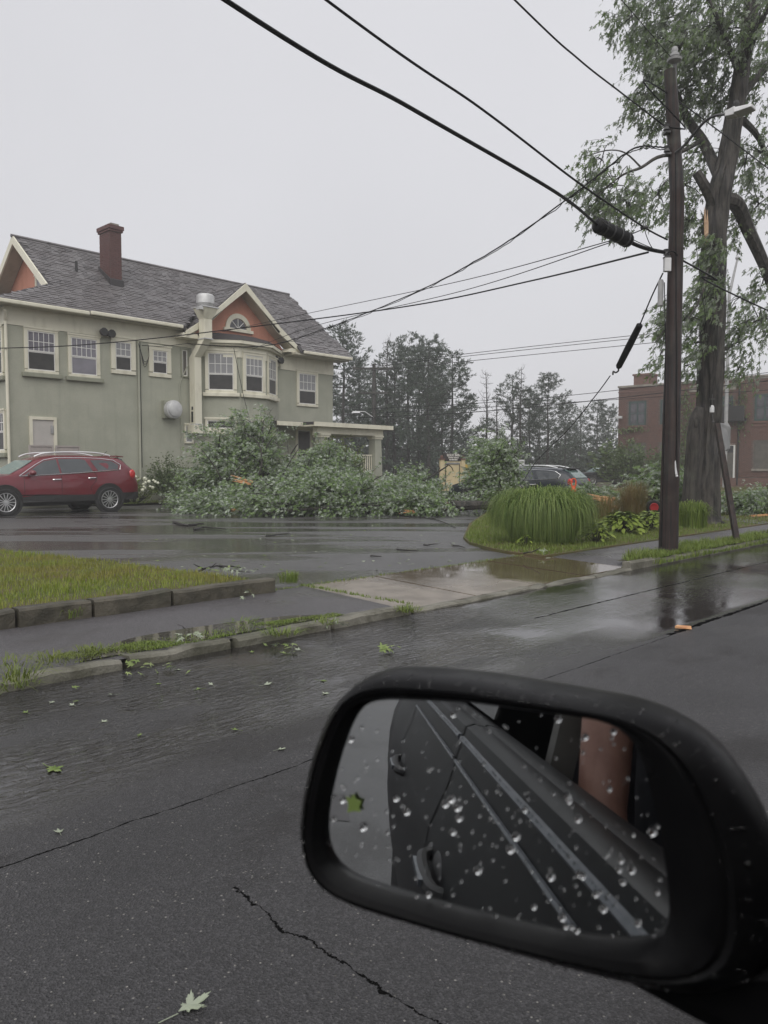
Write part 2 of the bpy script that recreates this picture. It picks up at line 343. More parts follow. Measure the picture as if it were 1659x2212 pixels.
M['pile'] = leaf_mat('storm_felled_leaves', (.13, .21, .068), (.20, .285, .11), (.48, .54, .44), .3)
M['yellowgreen'] = leaf_mat('shrub_leaves', (.08, .12, .02), (.13, .17, .03), (.14, .17, .06), .3)
M['darkleaf'] = leaf_mat('dark_shrub_leaves', (.06, .10, .03), (.11, .16, .05), (.13, .17, .08), .3)
M['hosta'] = leaf_mat('hosta_leaves', (.12, .19, .028), (.24, .30, .06), (.12, .16, .05), .25, .35)
M['needle'] = leaf_mat('pine_needles', (.05, .075, .052), (.095, .125, .086), (.09, .11, .09), .2, .6)
M['vine'] = leaf_mat('vine_leaves', (.06, .10, .02), (.10, .14, .03), (.09, .12, .04), .25)
M['litter'] = leaf_mat('fallen_leaf', (.15, .22, .05), (.26, .32, .12), (.36, .40, .30), .2)
M['pale'] = leaf_mat('pale_leaf', (.40, .44, .34), (.28, .33, .22), (.40, .44, .34), .2)
M['bark'] = bark_mat('maple_bark', (.066, .058, .050), (.010, .009, .008), (11, 11, 1.5), 1.0, .06)
M['bark2'] = bark_mat('pale_maple_bark', (.056, .049, .042), (.018, .016, .0145))
M['pinebark'] = bark_mat('pine_bark', (.05, .045, .04), (.02, .018, .016))
M['twig'] = mat('wet_twig', (.022, .019, .016), (.012, .010, .009), 20, .5)
M['pole'] = bark_mat('creosoted_wood', (.034, .018, .0145), (.008, .0065, .006), (30, 30, 1.1), .5, .008, .8)
M['split'] = mat('torn_wood', (.62, .36, .17), (.48, .22, .10), 18, .6, .5, 40, bdist=.01)
M['splitpale'] = mat('pale_torn_wood', (.52, .36, .23), (.36, .22, .13), 18, .6, .5, 40, bdist=.01)
def stucco(name, a, b):
    n = NT(name); f = n.noise(1.2, 5); col = n.mix(n.ramp(f, .35, .65), a, b)
    col = n.mix(n.math('MULTIPLY', n.ramp(n.noise(22, 6, rough=.7), .4, .65), .22), col, tuple(c*.7 for c in b)); stk = n.noise(1.0, 5, n.vec((5, 5, .35))); col = n.mix(n.math('MULTIPLY', n.ramp(stk, .5, .75), .26), col, tuple(c*.6 for c in b))
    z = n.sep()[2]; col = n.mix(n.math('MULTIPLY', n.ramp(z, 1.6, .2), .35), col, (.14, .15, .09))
    n.P(col=col, rough=.8, nor=n.bump(n.noise(45, 5), .4, .008)); return n.m
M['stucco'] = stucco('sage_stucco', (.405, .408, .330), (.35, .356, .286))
M['orange'] = stucco('terracotta_stucco', (.58, .265, .185), (.51, .225, .155))
def trim(name, a, b):
    n = NT(name); stk = n.noise(1.0, 6, n.vec((3, 3, 1.2))); n.P(col=n.mix(n.ramp(stk, .45, .75), a, b), rough=.45, nor=n.bump(n.noise(30, 4), .1, .004)); return n.m
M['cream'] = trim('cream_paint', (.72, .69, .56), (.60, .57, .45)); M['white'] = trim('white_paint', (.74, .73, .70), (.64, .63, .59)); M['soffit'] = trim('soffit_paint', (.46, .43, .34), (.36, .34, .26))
n = NT('roof_shingles'); t = n.rnd(); f = n.noise(1.4, 4); vc = n.vor(1.0, n.vec((3.6, 9.4, 0)), 'Color'); s3 = n.n.new('ShaderNodeSeparateColor'); n.l.new(vc, s3.inputs[0]); c = n.mix(s3.outputs[0], (.22, .208, .208), (.125, .117, .118)); c = n.mix(n.math('MULTIPLY', n.ramp(f, .4, .7), .22), c, (.13, .10, .104)); c = n.mix(n.math('MULTIPLY', t, .35), c, (.06, .055, .06))
n.P(col=c, rough=.42, nor=n.bump(n.noise(90, 4), .4, .004)); M['shingle'] = n.m
M['roofdeck'] = mat('roof_underlay', (.05, .046, .048), (.035, .032, .034), 5, .7)
def brickm(name, a, b, d):
    n = NT(name); t = n.rnd(); c = n.mix(n.noise(3.1, 2), a, b); g = n.vor(4.7, n.vec((1, 1, 2.9)), 'Color'); sc_ = n.n.new('ShaderNodeSeparateColor'); n.l.new(g, sc_.inputs[0])
    c = n.mix(n.math('MULTIPLY', sc_.outputs[0], .45), c, d); c = n.mix(n.math('MULTIPLY', t, .25), c, d); n.P(col=c, rough=.8, nor=n.bump(n.noise(50, 4), .4, .006)); return n.m
M['chbrick'] = brickm('chimney_brick', (.155, .065, .058), (.105, .05, .046), (.06, .04, .04))
M['fbrick'] = brickm('factory_brick', (.205, .105, .080), (.15, .082, .065), (.085, .055, .048))
M['mortar'] = mat('mortar', (.17, .14, .125), (.11, .095, .085), 6, .9)
M['stone'] = mat('weathered_stone', (.30, .27, .23), (.19, .175, .15), 4, .8)
n = NT('window_glass'); n.P(col=n.mix(n.ramp(n.noise(1.3, 3), .35, .65), (.035, .035, .04), (.075, .073, .085)), rough=.06, spec=.8, nor=n.bump(n.noise(1.6, 2), .04, .05)); M['glass'] = n.m
n = NT('curtained_glass'); v = n.vec((34, 34, .5)); n.P(col=n.mix(n.noise(1, 3, v), (.30, .30, .30), (.20, .20, .21)), rough=.08, spec=.7); M['curtain'] = n.m
n = NT('sky_tinted_glass'); n.P(col=n.mix(n.ramp(n.noise(.9, 3), .3, .7), (.13, .125, .145), (.20, .19, .22)), rough=.06, spec=.8); M['glass2'] = n.m  # grey-lavender of the reflected sky painted into the pane colour
M['screen'] = mat('dark_insect_screen', (.045, .042, .04), (.028, .027, .027), 3, .35)
M['teal'] = mat('dark_green_frame', (.035, .075, .068), (.028, .05, .048), 4, .5); M['board'] = mat('grey_boarding', (.12, .11, .095), (.085, .08, .07), 3, .7)
M['galv'] = mat('galvanised_metal', (.62, .62, .61), (.50, .50, .50), 4, .4, metal=.3); M['gate'] = mat('pinkish_metal', (.42, .38, .35), (.34, .31, .29), 3, .5)
M['doorp'] = mat('pale_door_paint', (.50, .47, .44), (.44, .42, .39), 2, .5)
M['cable'] = mat('black_cable', (.006, .006, .0065), (.004, .004, .0045), 9, .45, spec=.18); M['steelw'] = mat('strand_wire', (.035, .035, .035), (.025, .025, .025), 9, .45)
M['hard'] = mat('line_hardware', (.10, .10, .10), (.06, .06, .06), 9, .5, metal=.5); M['plasticw'] = mat('white_plastic', (.66, .66, .66), (.58, .58, .58), 6, .5); M['plasticg'] = mat('grey_plastic', (.38, .38, .38), (.30, .30, .30), 6, .5)
M['rubber'] = mat('tyre_rubber', (.022, .022, .022), (.014, .014, .014), 20, .7, .3, 60)
M['alloy'] = mat('alloy_rim', (.62, .62, .63), (.5, .5, .5), 5, .3, metal=.8); M['chrome'] = mat('chrome_trim', (.80, .80, .80), (.7, .7, .7), 3, .15, metal=1.0); M['rail'] = mat('silver_rail', (.75, .76, .76), (.66, .67, .67), 3, .35, metal=.3)
M['red'] = mat('maroon_car_paint', (.155, .012, .022), (.13, .010, .018), 2, .3, coat=.8, spec=.5); M['blackp'] = mat('black_car_paint', (.010, .011, .012), (.007, .007, .008), 3, .38, coat=.0, spec=.14)
M['navy'] = mat('dark_blue_car_paint', (.018, .024, .032), (.014, .018, .024), 3, .3, coat=.2); M['clad'] = mat('black_cladding', (.022, .021, .021), (.015, .015, .015), 8, .55)
n = NT('car_glass'); n.P(col=n.mix(n.noise(2, 2), (.095, .105, .11), (.04, .044, .048)), rough=.06, spec=.75); M['carglass'] = n.m  # lighter grey in the colour stands in for reflected sky
n = NT('windscreen_glass'); n.P(col=n.mix(n.noise(2, 2), (.22, .30, .29), (.15, .21, .20)), rough=.07, spec=.7); M['windscreen'] = n.m
M['taillight'] = mat('red_lens', (.55, .02, .02), (.42, .015, .015), 9, .15, coat=.5); M['cone'] = mat('safety_orange', (.85, .10, .02), (.7, .075, .015), 4, .45); M['redp'] = mat('red_plastic', (.55, .03, .035), (.42, .02, .03), 5, .4)
M['signblack'] = mat('black_sign_panel', (.03, .022, .02), (.022, .016, .015), 5, .5); M['signcream'] = mat('cream_sign_panel', (.58, .48, .29), (.52, .43, .25), 2, .6); M['letter'] = mat('sign_lettering', (.75, .72, .66), (.68, .66, .6), 6, .5); M['signred'] = mat('red_sign_face', (.55, .07, .06), (.45, .06, .05), 4, .5)
M['alu'] = mat('sign_back_aluminium', (.30, .30, .29), (.22, .22, .215), 4, .45, metal=.4); M['skin'] = mat('skin', (.38, .21, .155), (.27, .135, .10), 14, .5, .3, 60); M['cloth'] = mat('dark_cloth', (.03, .03, .035), (.02, .02, .024), 12, .9); M['hair'] = mat('brown_hair', (.05, .03, .02), (.03, .018, .012), 30, .6)
M['trimgrey'] = mat('grey_interior_trim', (.14, .135, .12), (.11, .105, .095), 6, .7); M['mould'] = mat('wet_mirror_plastic', (.007, .007, .0075), (.004, .004, .0045), 14, .45, .35, 70, bdist=.0006, r2=.34, spec=.09)
M['strip'] = mat('satin_moulding', (.14, .15, .165), (.09, .10, .11), 40, .4, metal=.3)
n = NT('mirror_glass'); n.P(col=(.62, .64, .65), metal=1.0, rough=.015); M['mirror'] = n.m
n = NT('water_drop'); n.P(col=(1, 1, 1), trans=1.0, rough=.0, ior=1.33); M['drop'] = n.m
n = NT('puddle_water'); n.P(col=n.mix(n.noise(2, 4), (.03, .028, .02), (.045, .04, .03)), rough=.03, spec=.5, nor=n.bump(n.noise(14, 2), .04, .01)); M['puddle'] = n.m
M['flower'] = mat('white_petals', (.75, .75, .62), (.66, .68, .5), 20, .6)
# ================================================================ SETTING
R45 = rad(45)
def sheet(name, pts, m, z=None, rz=R45, kind='structure', parent=None):
    mb = MB(); mb.add([(p[0], p[1], p[2] if len(p) > 2 else z) for p in pts], [tuple(range(len(pts)))])
    o = mb.build(name, m, parent, rz=rz); tag(o, kind=kind); return o
tag(sheet('ground', [(-200,-200), (200,-200), (200,200), (-200,200)], M['ground'], -.12, 0), 'flat grassy ground stretching away under the whole neighbourhood', 'ground')
tag(sheet('road', [(-60,-7), (150,-7), (150,5.0), (-60,5.0)], M['road'], 0), 'rain soaked asphalt road with cracks and running water', 'road')
tag(sheet('parking_lot', [(-60,6.55), (95,6.55), (95,80), (-60,80)], M['lot'], .06), 'wet asphalt car park and driveway beside the green house', 'car park')
def strip(name, secs, m):             # a ribbon of quads between matching near and far edge points
    mb = MB(); vs = [p for s_ in secs for p in s_]; mb.add(vs, [(2*i, 2*i+2, 2*i+3, 2*i+1) for i in range(len(secs)-1)]); o = mb.build(name, m, rz=R45); tag(o, kind='structure'); return o
tag(strip('sidewalk', [((-60,5.06,.060),(-60,6.57,.085)), ((2.3,5.06,.060),(2.3,6.57,.085)), ((4.4,5.06,.060),(4.4,6.57,.085)), ((4.9,5.07,.045),(4.9,6.60,.082)), ((5.39,5.09,.024),(5.39,6.67,.079))], M['walk']), 'asphalt footpath between the low kerb and the tall lawn kerb', 'sidewalk')
tag(sheet('sidewalk', [(9.845,5.10,.024), (10.9,5.12,.085), (95,5.12,.085), (95,6.4,.085), (10.9,6.4,.085), (9.845,6.68,.08)], M['walk']), 'asphalt footpath passing behind the utility pole', 'sidewalk')
tag(sheet('verge', [(9.95,5.12), (95,5.12), (95,5.42), (14,5.42), (9.95,5.32)], M['soil'], .091), 'grassy verge between kerb and footpath at the utility pole', 'verge')
LAWN_L = [(4.72,6.7,.215), (4.55,9.5,.17), (4.15,13.2,.11), (-40,13.6,.11), (-40,6.7,.215)]
tag(sheet('lawn', LAWN_L, M['turf']), 'raised patchy lawn behind the concrete kerb at left', 'lawn')
LAWN_R = [(9.65,6.3), (9.7,6.9), (9.94,7.5), (10.5,8.4), (11.2,9.1), (14,11.2), (18.2,13.9), (39,21.8), (47,33), (95,45), (95,6.3)]
lw = MB(); lw.slab([(*p, .105) for p in LAWN_R], -.1)
tag(lw.build('lawn', M['turf'], rz=R45), 'planted lawn island with tree and grasses in front of the brick building', 'lawn', kind='structure')
tag(sheet('path', [(18.5,6.3), (19.3,6.3), (22.0,9.6), (44,9.6), (44,10.3), (21.2,10.3)], M['walk'], .112), 'narrow footpath crossing the lawn to the brick building', 'path')
for q_, w_ in (([(-5.3,.35),(-4.5,.3),(-4.55,3.6),(-5.25,3.5)], 'farther'), ([(-3.75,.4),(-3.2,.35),(-3.22,3.2),(-3.8,3.3)], 'nearer')):
    o_ = sheet('road_patch', q_, M['roofdeck'], .004); tag(o_, w_+' dark tar patch across the road behind our car', 'road patch')
ks = empty('kerb', (0,0,0), R45); tag(ks, 'worn low granite kerb along the road edge', 'kerb', kind='structure')
def stones(root, t0, t1, z0, z1, joints, m, gap=.018, skew=.012):
    for a, b in zip(joints[:-1], joints[1:]):
        ja, jb, dz, dt = random.uniform(-skew, skew), random.uniform(-skew, skew), random.uniform(-skew, skew), random.uniform(-skew, skew)
        mb = MB(); n = max(2, int((b-a)/.16)); lo = []; e = .02
        secs = []
        for i in range(n+1):
            s = a+gap/2+ja*.3 + (b-a-gap)*i/n; wz = random.uniform(-.012, .008)+dz; wt = random.uniform(-.012, .012)+dt
            secs.append([(s,t0+wt,z0),(s,t0+wt,z1-e+wz),(s,t0+wt+e,z1+wz),(s,t1+wt,z1+wz-.005),(s,t1+wt,z0)])
        vs = [p for q in secs for p in q]; fs = []
        for i in range(n):
            for k in range(4): fs.append((i*5+k, (i+1)*5+k, (i+1)*5+k+1, i*5+k+1))
        fs += [(4,3,2,1,0), tuple(n*5+k for k in range(5))]
        mb.add(vs, fs); mb.build('kerb_stone', m, root)
stones(ks, 5.0, 5.11, -.1, .066, [-12,-9.6,-7.2,-4.8,-2.4,-.4,1.15,2.45], M['granite'], .03, .02); stones(ks, 4.99, 5.13, -.1, .088, [2.47,3.35,4.35,5.36], M['granite'], .05, .022)
stones(ks, 5.0, 5.12, -.1, .105, [9.75,10.7], M['granite']); stones(ks, 5.0, 5.12, -.1, .075, [10.72,12.4,14.2,16,18,20,24], M['granite'])
stones(ks, 4.97, 5.1, -.1, .028, [5.38,6.6,7.7,8.8,9.74], M['granite'])
kt = empty('lawn_kerb', (0,0,0), R45); tag(kt, 'mossy concrete kerb of cracked blocks holding back the left lawn', 'kerb', kind='structure')
def sof(u, v, z): return st(G(u, v, z))[0]
stones(kt, 6.55, 6.72, .0, .235, [-14,-10,-6.5,-3.2,-.8, sof(-150,1380,.235), sof(50,1322,.235), sof(205,1298,.235), sof(357,1272,.235), 4.93], M['kerb'], .03, .014)
ap = empty('driveway_apron', (0,0,0), R45); tag(ap, 'wet brown concrete driveway apron of four slabs', 'driveway', kind='structure')
for i in range(4):
    a, b = 5.40+i*1.115, 5.40+(i+1)*1.115-.018; dz = (0, .004, -.003, .002)[i]
    MB().hexa([(a,5.105,-.08),(b,5.105,-.08),(b,6.68,-.08),(a,6.68,-.08)], [(a,5.105,.022+dz),(b,5.105,.022+dz),(b,6.68,.078+dz),(a,6.68,.078+dz)]).build('slab', M['apron'], ap)
# puddle held behind the low kerb
pp = [(2.2,5.17),(2.9,5.16),(4.2,5.16),(4.35,5.17),(4.45,5.28),(4.3,5.42),(4.0,5.52),(3.3,5.62),(2.8,5.6),(2.5,5.42)]
tag(sheet('puddle', [(p.x, p.y) for p in spline(pp+[pp[0]], 4)[:-1]], M['puddle'], .0695), 'brown puddle standing on the footpath behind the kerb', 'puddle')
# ================================================================ GREEN HOUSE
HA = rad(47.0); HO = Vector((-12.18, 25.07, 0)); HU = Vector((cos(HA), sin(HA), 0)); HV = Vector((-sin(HA), cos(HA), 0))
def F(u, v, b=0.0):                  # house coordinates (along, up) on a plane parallel to the facade
    p = on_plane(u, v, HO+HV*b, HV) - HO; return p.dot(HU), p.z
def hp(x, y, z): return HO + HU*x + HV*y + Vector((0,0,z))
house = empty('green_house', HO, HA); tag(house, 'sage green stucco house with cream trim, terracotta gables and grey shingled roof', 'house')
EV, RB, RZ = 6.72, 3.5, 9.85; SL = (RZ-EV)/(RB+.5)
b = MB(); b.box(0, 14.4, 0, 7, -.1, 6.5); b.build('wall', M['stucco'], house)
bayp = [(6.92,.0),(8.47,-1.0),(9.74,-1.0),(11.29,.0)]
b = MB(); b.prism([(p[0], p[1]+(.05 if p[1] == 0 else 0)) for p in bayp], -.1, 6.0); b.build('bay_wall', M['stucco'], house)
b = MB(); b.box(-.06,14.46,-.06,.3,-.1,.32); b.build('foundation', M['stucco'], house)
# frieze boards and soffits
def off_bay(d): return [(6.92-d*.9,.02),(8.47-d*.5,-1.0-d),(9.74+d*.5,-1.0-d),(11.29+d*.9,.02)]
for q_ in ((-.03, 6.9, -.035, .05, 6.02, 6.6), (-.036, -.001, .051, 7.03, 6.02, 6.6), (11.3, 14.43, -.035, .05, 5.62, 6.3)): MB().box(*q_).build('frieze', M['cream'], house)
b = MB(); b.prism(off_bay(.03), 5.72, 6.22); b.build('bay_frieze', M['cream'], house)
b = MB(); b.prism(off_bay(.30), 6.22, 6.36); b.prism(off_bay(.20), 6.15, 6.219); b.build('bay_cornice', M['cream'], house, bevel=.02)
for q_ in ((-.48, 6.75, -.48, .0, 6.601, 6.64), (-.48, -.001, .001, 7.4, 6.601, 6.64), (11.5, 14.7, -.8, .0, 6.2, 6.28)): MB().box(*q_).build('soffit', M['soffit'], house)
# roof
mr = [(-.5,-.5),(6.35,-.5),(9.1,2.12),(11.8,-.5),(14.75,-.5),(14.75,RB),(1.7,RB),(1.7,.73)]
def rz(y): return EV + (y+.5)*SL
b = MB(); b.slab([(x,y,rz(y)) for x,y in mr], -.12)
b.slab([(11.75,-.5,EV),(11.75,-.85,6.37),(14.75,-.85,6.37),(14.75,-.5,EV)], -.1)
bk = 2*RB
b.slab([(1.7,RB,RZ),(14.75,RB,RZ),(14.75,bk+.5,EV),(-.5,bk+.5,EV),(1.7,bk-.73,rz(.73))], -.12)
b.slab([(-.5,-.5,EV),(1.7,.73,rz(.73)),(2.3,1.0,rz(.73)+.26),(2.3,bk-1.0,rz(.73)+.26),(1.7,bk-.73,rz(.73)),(-.5,bk+.5,EV)], -.1)
roof = b.build('roof', M['roofdeck'], house)
# gable roof over the bay
GP, GF, GX0, GX1, GZ0 = (9.1, 8.74), -.58, 6.3, 11.9, 6.5
b = MB()
for x in (GX0, GX1):
    xm = 9.1+(x-9.1)*.62; zm = GZ0+(8.74-GZ0)*.33
    b.slab([(x,GF,GZ0),(xm,GF,zm),(xm,.6,zm),(x,-.42,GZ0)], -.1); b.slab([(xm,GF,zm),(9.1,GF,8.74),(9.1,2.2,8.74),(xm,.6,zm)], -.1)
groof = b.build('gable_roof', M['roofdeck'], house)
for q_ in ((-.55, 2.55, -.62, -.5, EV-.14, EV-.01), (2.6, 6.2, -.62, -.5, EV-.11, EV+.02), (-.62, -.5, -.499, 7.6, EV-.14, EV-.01), (11.9, 14.78, -.95, -.85, 6.25, 6.38)): MB().box(*q_).build('gutter', M['cream'], house, bevel=.03)
# rakes, gable walls
b = MB()
for sx, x in ((-1, GX0), (1, GX1)):
    xm = 9.1+(x-9.1)*.62; zm = GZ0+(8.74-GZ0)*.33
    for (xa, za, xb, zb) in ((x, GZ0, xm, zm), (xm, zm, 9.1, 8.74)):
        b.extr([(xa,GF-.04,za+.03),(xb,GF-.04,zb+.03),(xb,GF-.04,zb-.27),(xa,GF-.04,za-.16)], (0,.06,0))
b.hexa([(11.25,GF,6.3),(12.1,GF,6.3),(12.1,-.02,6.3),(11.25,-.02,6.3)], [(11.45,GF,6.47),(12.05,GF,6.47),(12.05,-.02,6.47),(11.45,-.02,6.47)])
b.hexa([(6.15,GF,6.3),(6.95,GF,6.3),(6.95,-.02,6.3),(6.15,-.02,6.3)], [(6.2,GF,6.47),(6.8,GF,6.47),(6.8,-.02,6.47),(6.2,-.02,6.47)])
b.build('gable_trim', M['cream'], house)
b = MB()
for x in (GX0+.2, GX1-.2):
    xm = 9.1+(x-9.1)*.62; zm = GZ0+(8.6-GZ0)*.33
    b.slab([(x,GF+.03,GZ0-.10),(xm,GF+.03,zm-.1),(xm,.0,zm-.1),(x,.0,GZ0-.10)], -.03); b.slab([(xm,GF+.03,zm-.1),(9.1,GF+.03,8.58),(9.1,0,8.58),(xm,0,zm-.1)], -.03)
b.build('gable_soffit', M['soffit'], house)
b = MB(); b.extr([(6.6,-.02,6.3),(11.6,-.02,6.3),(10.8,-.02,7.15),(9.1,-.02,8.55),(7.4,-.02,7.15)], (0,.12,0)); b.build('gable_wall', M['orange'], house)
# little roof over the bay
b = MB(); bt = off_bay(.32); tp = [(7.5,-.03),(8.6,-.42),(9.6,-.42),(10.7,-.03)]
b.add([(p[0],p[1],6.365) for p in bt]+[(p[0],p[1],6.72) for p in tp], [(0,1,5,4),(1,2,6,5),(2,3,7,6),(4,5,6,7),(3,2,1,0)]); b.build('bay_roof', M['roofdeck'], house)
# end gable above the pent roof
zz = rz(.73)
b = MB(); b.extr([(2.28,.95,zz+.1),(2.28,RB,RZ-.25),(2.28,bk-.95,zz+.1)], (.1,0,0)); b.build('gable_wall', M['orange'], house)
b = MB()
for s_ in (0, 1):
    y0, y1 = (.73, RB) if s_ == 0 else (bk-.73, RB)
    b.extr([(1.66,y0,zz+.02),(1.66,y1,RZ+.03),(1.66,y1,RZ-.28),(1.66,y0+(y1-y0)*.06,zz-.16)], (.06,0,0))
b.build('gable_trim', M['cream'], house)
b = MB()
for s_ in (0, 1):
    y0, y1 = (.85, RB) if s_ == 0 else (bk-.85, RB)
    b.extr([(1.73,y0,zz-.06),(2.27,y0,zz-.06),(2.27,y1,RZ-.16),(1.73,y1,RZ-.16)], (0,0,-.03))
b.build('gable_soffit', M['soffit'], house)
# shingles: nearest ones single, the others one mesh
UN = Vector((0, 1, SL)).normalized(); NN = Vector((0, -SL, 1)).normalized(); LS = sqrt(1+SL*SL)
rows = []
def shingle_rows(poly2, to3, up, nor, along, name_root, single):
    xs = [p[0] for p in poly2]; ys = [p[1] for p in poly2]; y = min(ys)+.02; k = 0; out = []
    while y < max(ys)-.05:
        x = min(xs)+random.uniform(0, .3)
        while x < max(xs):
            wd = random.choice((.22,.28,.34)); cx_ = x+wd/2
            if inpoly(cx_, y+.07, poly2) and inpoly(x+.02, y+.02, poly2): out.append((cx_, y+.075, wd-.006))
            x += wd
        y += .135; k += 1
    V, items = [], []
    for (cx_, cy_, wd) in out:
        c = to3(cx_, cy_); a = Vector(along)*(wd/2); th = .012+random.random()*.024; u = up*.078
        lo, hi = c-u+nor*th, c+u*1.05+nor*.003
        items.append(([lo-a-nor*(th+.004), lo+a-nor*(th+.004), hi+a-nor*.006, hi-a-nor*.006], [lo-a, lo+a, hi+a, hi-a], c))
    items.sort(key=lambda q: ((house_m @ q[2])-Vector((0,0,CAM_H))).length)
    for i, (lo, hi, c) in enumerate(items[:single]):
        MB().hexa([p-c for p in lo], [p-c for p in hi]).build('shingle', M['shingle'], name_root, loc=c)
    rest = MB()
    for (lo, hi, c) in items[single:]: rest.hexa(lo, hi)
    if rest.v: tag(rest.build('shingles', M['shingle'], name_root), kind='stuff')
house_m = Matrix.Translation(HO) @ Matrix.Rotation(HA, 4, 'Z')
shingle_rows([(x, (y+.5)*LS) for x, y in mr], lambda x, s: Vector((x, -.5, EV)) + UN*s, UN, NN, (1,0,0), roof, 300)
fl = Vector((0,.35,EV-6.37)).normalized(); fn = Vector((0,-fl.z,fl.y))
shingle_rows([(11.75,0),(14.75,0),(14.75,.5),(11.75,.5)], lambda x, s: Vector((x,-.86,6.375))+fl*s, fl, fn, (1,0,0), roof, 0)
for x in (GX0, GX1):
    sgn = 1 if x < 9.1 else -1; xm = 9.1+(x-9.1)*.62; zm = GZ0+(8.74-GZ0)*.33
    for (xa, za, xb, zb, back) in ((x, GZ0, xm, zm, (-.42, .6)), (xm, zm, 9.1, 8.74, (.6, 2.2))):
        up_ = Vector((xb-xa, 0, zb-za)); Lr = up_.length; up_ = up_/Lr; nr = Vector((-up_.z*sgn, 0, abs(up_.x))).normalized()
        o_ = Vector((xa, 0, za+.004))
        shingle_rows([(GF,0),(GF,Lr),(back[1],Lr),(back[0],0)], lambda y, s, o_=o_, up_=up_: Vector((o_.x, y, o_.z))+up_*s, up_, nr, (0,1,0), groof, 0)
pu = Vector((2.2,0,rz(.73)-EV)).normalized(); pn = Vector((-pu.z,0,pu.x)); PL = Vector((2.2,0,rz(.73)-EV)).length
shingle_rows([(-.5,0),(bk+.5,0),(bk-.73,PL),(.73,PL)], lambda y, s: Vector((-.5,y,EV))+pu*s, pu, pn, (0,1,0), roof, 0)
b = MB(); b.tube([(1.62,RB,RZ+.02),(14.8,RB,RZ+.02)], .06, 6); b.build('ridge_cap', M['shingle'], house)
b = MB(); b.tube([(9.1,GF,8.75),(9.1,2.15,8.75)], .05, 6); b.build('ridge_cap', M['shingle'], house)
# chimney
cx0, cx1, cy0, cy1 = 4.40, 4.86, 1.45, 2.24; zt = 10.22
ch = MB().box(cx0, cx1, cy0, cy1, 7.9, zt).box(cx0-.0, cx1, cy0, cy1, zt, zt+.02).build('chimney', M['mortar'], house)
bm_ = {}
def brick_wall(root, o, u, nrm, W, z0, z1, m, L=.215, Hh=.072, single=None, skip=None, pre=None):
    o, u, nrm = Vector(o), Vector(u), Vector(nrm); rows_ = int((z1-z0)/Hh); L0 = L; out = []
    for r in range(rows_):
        x = -(r % 2)*L/2
        while x < W-.02:
            a, c = max(x, 0), min(x+L, W); 
            if c-a > .03 and not (skip and skip((a+c)/2, z0+(r+.5)*Hh)): out.append((a, c, z0+r*Hh))
            x += L
    return out
for (o, u, nr, W) in (((cx0,cy0,0),(1,0,0),(0,-1,0),cx1-cx0), ((cx0,cy1,0),(0,-1,0),(-1,0,0),cy1-cy0)):
    o, u, nr = Vector(o), Vector(u), Vector(nr)
    for (a, c, z) in brick_wall(None, o, u, nr, W, 8.2 if W < 1 else 8.0, 10.22, None):
        wd = round(c-a-.012, 3); key = ('ch', wd)
        if key not in bm_:
            bb = MB().box(-wd/2, wd/2, -.012, .03, .005, .067); bm_[key] = bb.mesh('brick', M['chbrick'])
        ang = math.atan2(u.y, u.x); p = o+u*((a+c)/2)+nr*random.uniform(-.003,.003)
        link('brick', bm_[key], ch, (p.x, p.y, z), (0,0,ang))
b = MB(); b.box(cx0-.05, cx1+.05, cy0-.05, cy1+.05, zt+.021, zt+.1); b.box(cx0-.08, cx1+.08, cy0-.08, cy1+.08, zt+.1, zt+.24); b.build('chimney_cap', M['chbrick'], ch)
b = MB(); b.box(cx0+.08, cx1-.05, cy0+.06, cy0+.32, zt+.24, zt+.34); b.build('flue', M['stone'], ch)
b = MB(); b.hexa([(cx0-.05,cy0-.06,7.95),(cx1+.04,cy0-.06,7.95),(cx1+.04,cy1+.05,8.55),(cx0-.05,cy1+.05,8.55)], [(cx0-.05,cy0-.06,8.45),(cx1+.04,cy0-.06,8.45),(cx1+.04,cy1+.05,9.05),(cx0-.05,cy1+.05,9.05)]); b.build('flashing', M['roofdeck'], ch)
b = MB(); b.tube([(3.3,1.9,rz(1.9)-.1),(3.3,1.9,rz(1.9)+.38)], .05, 8); b.build('vent_pipe', M['clad'], house)
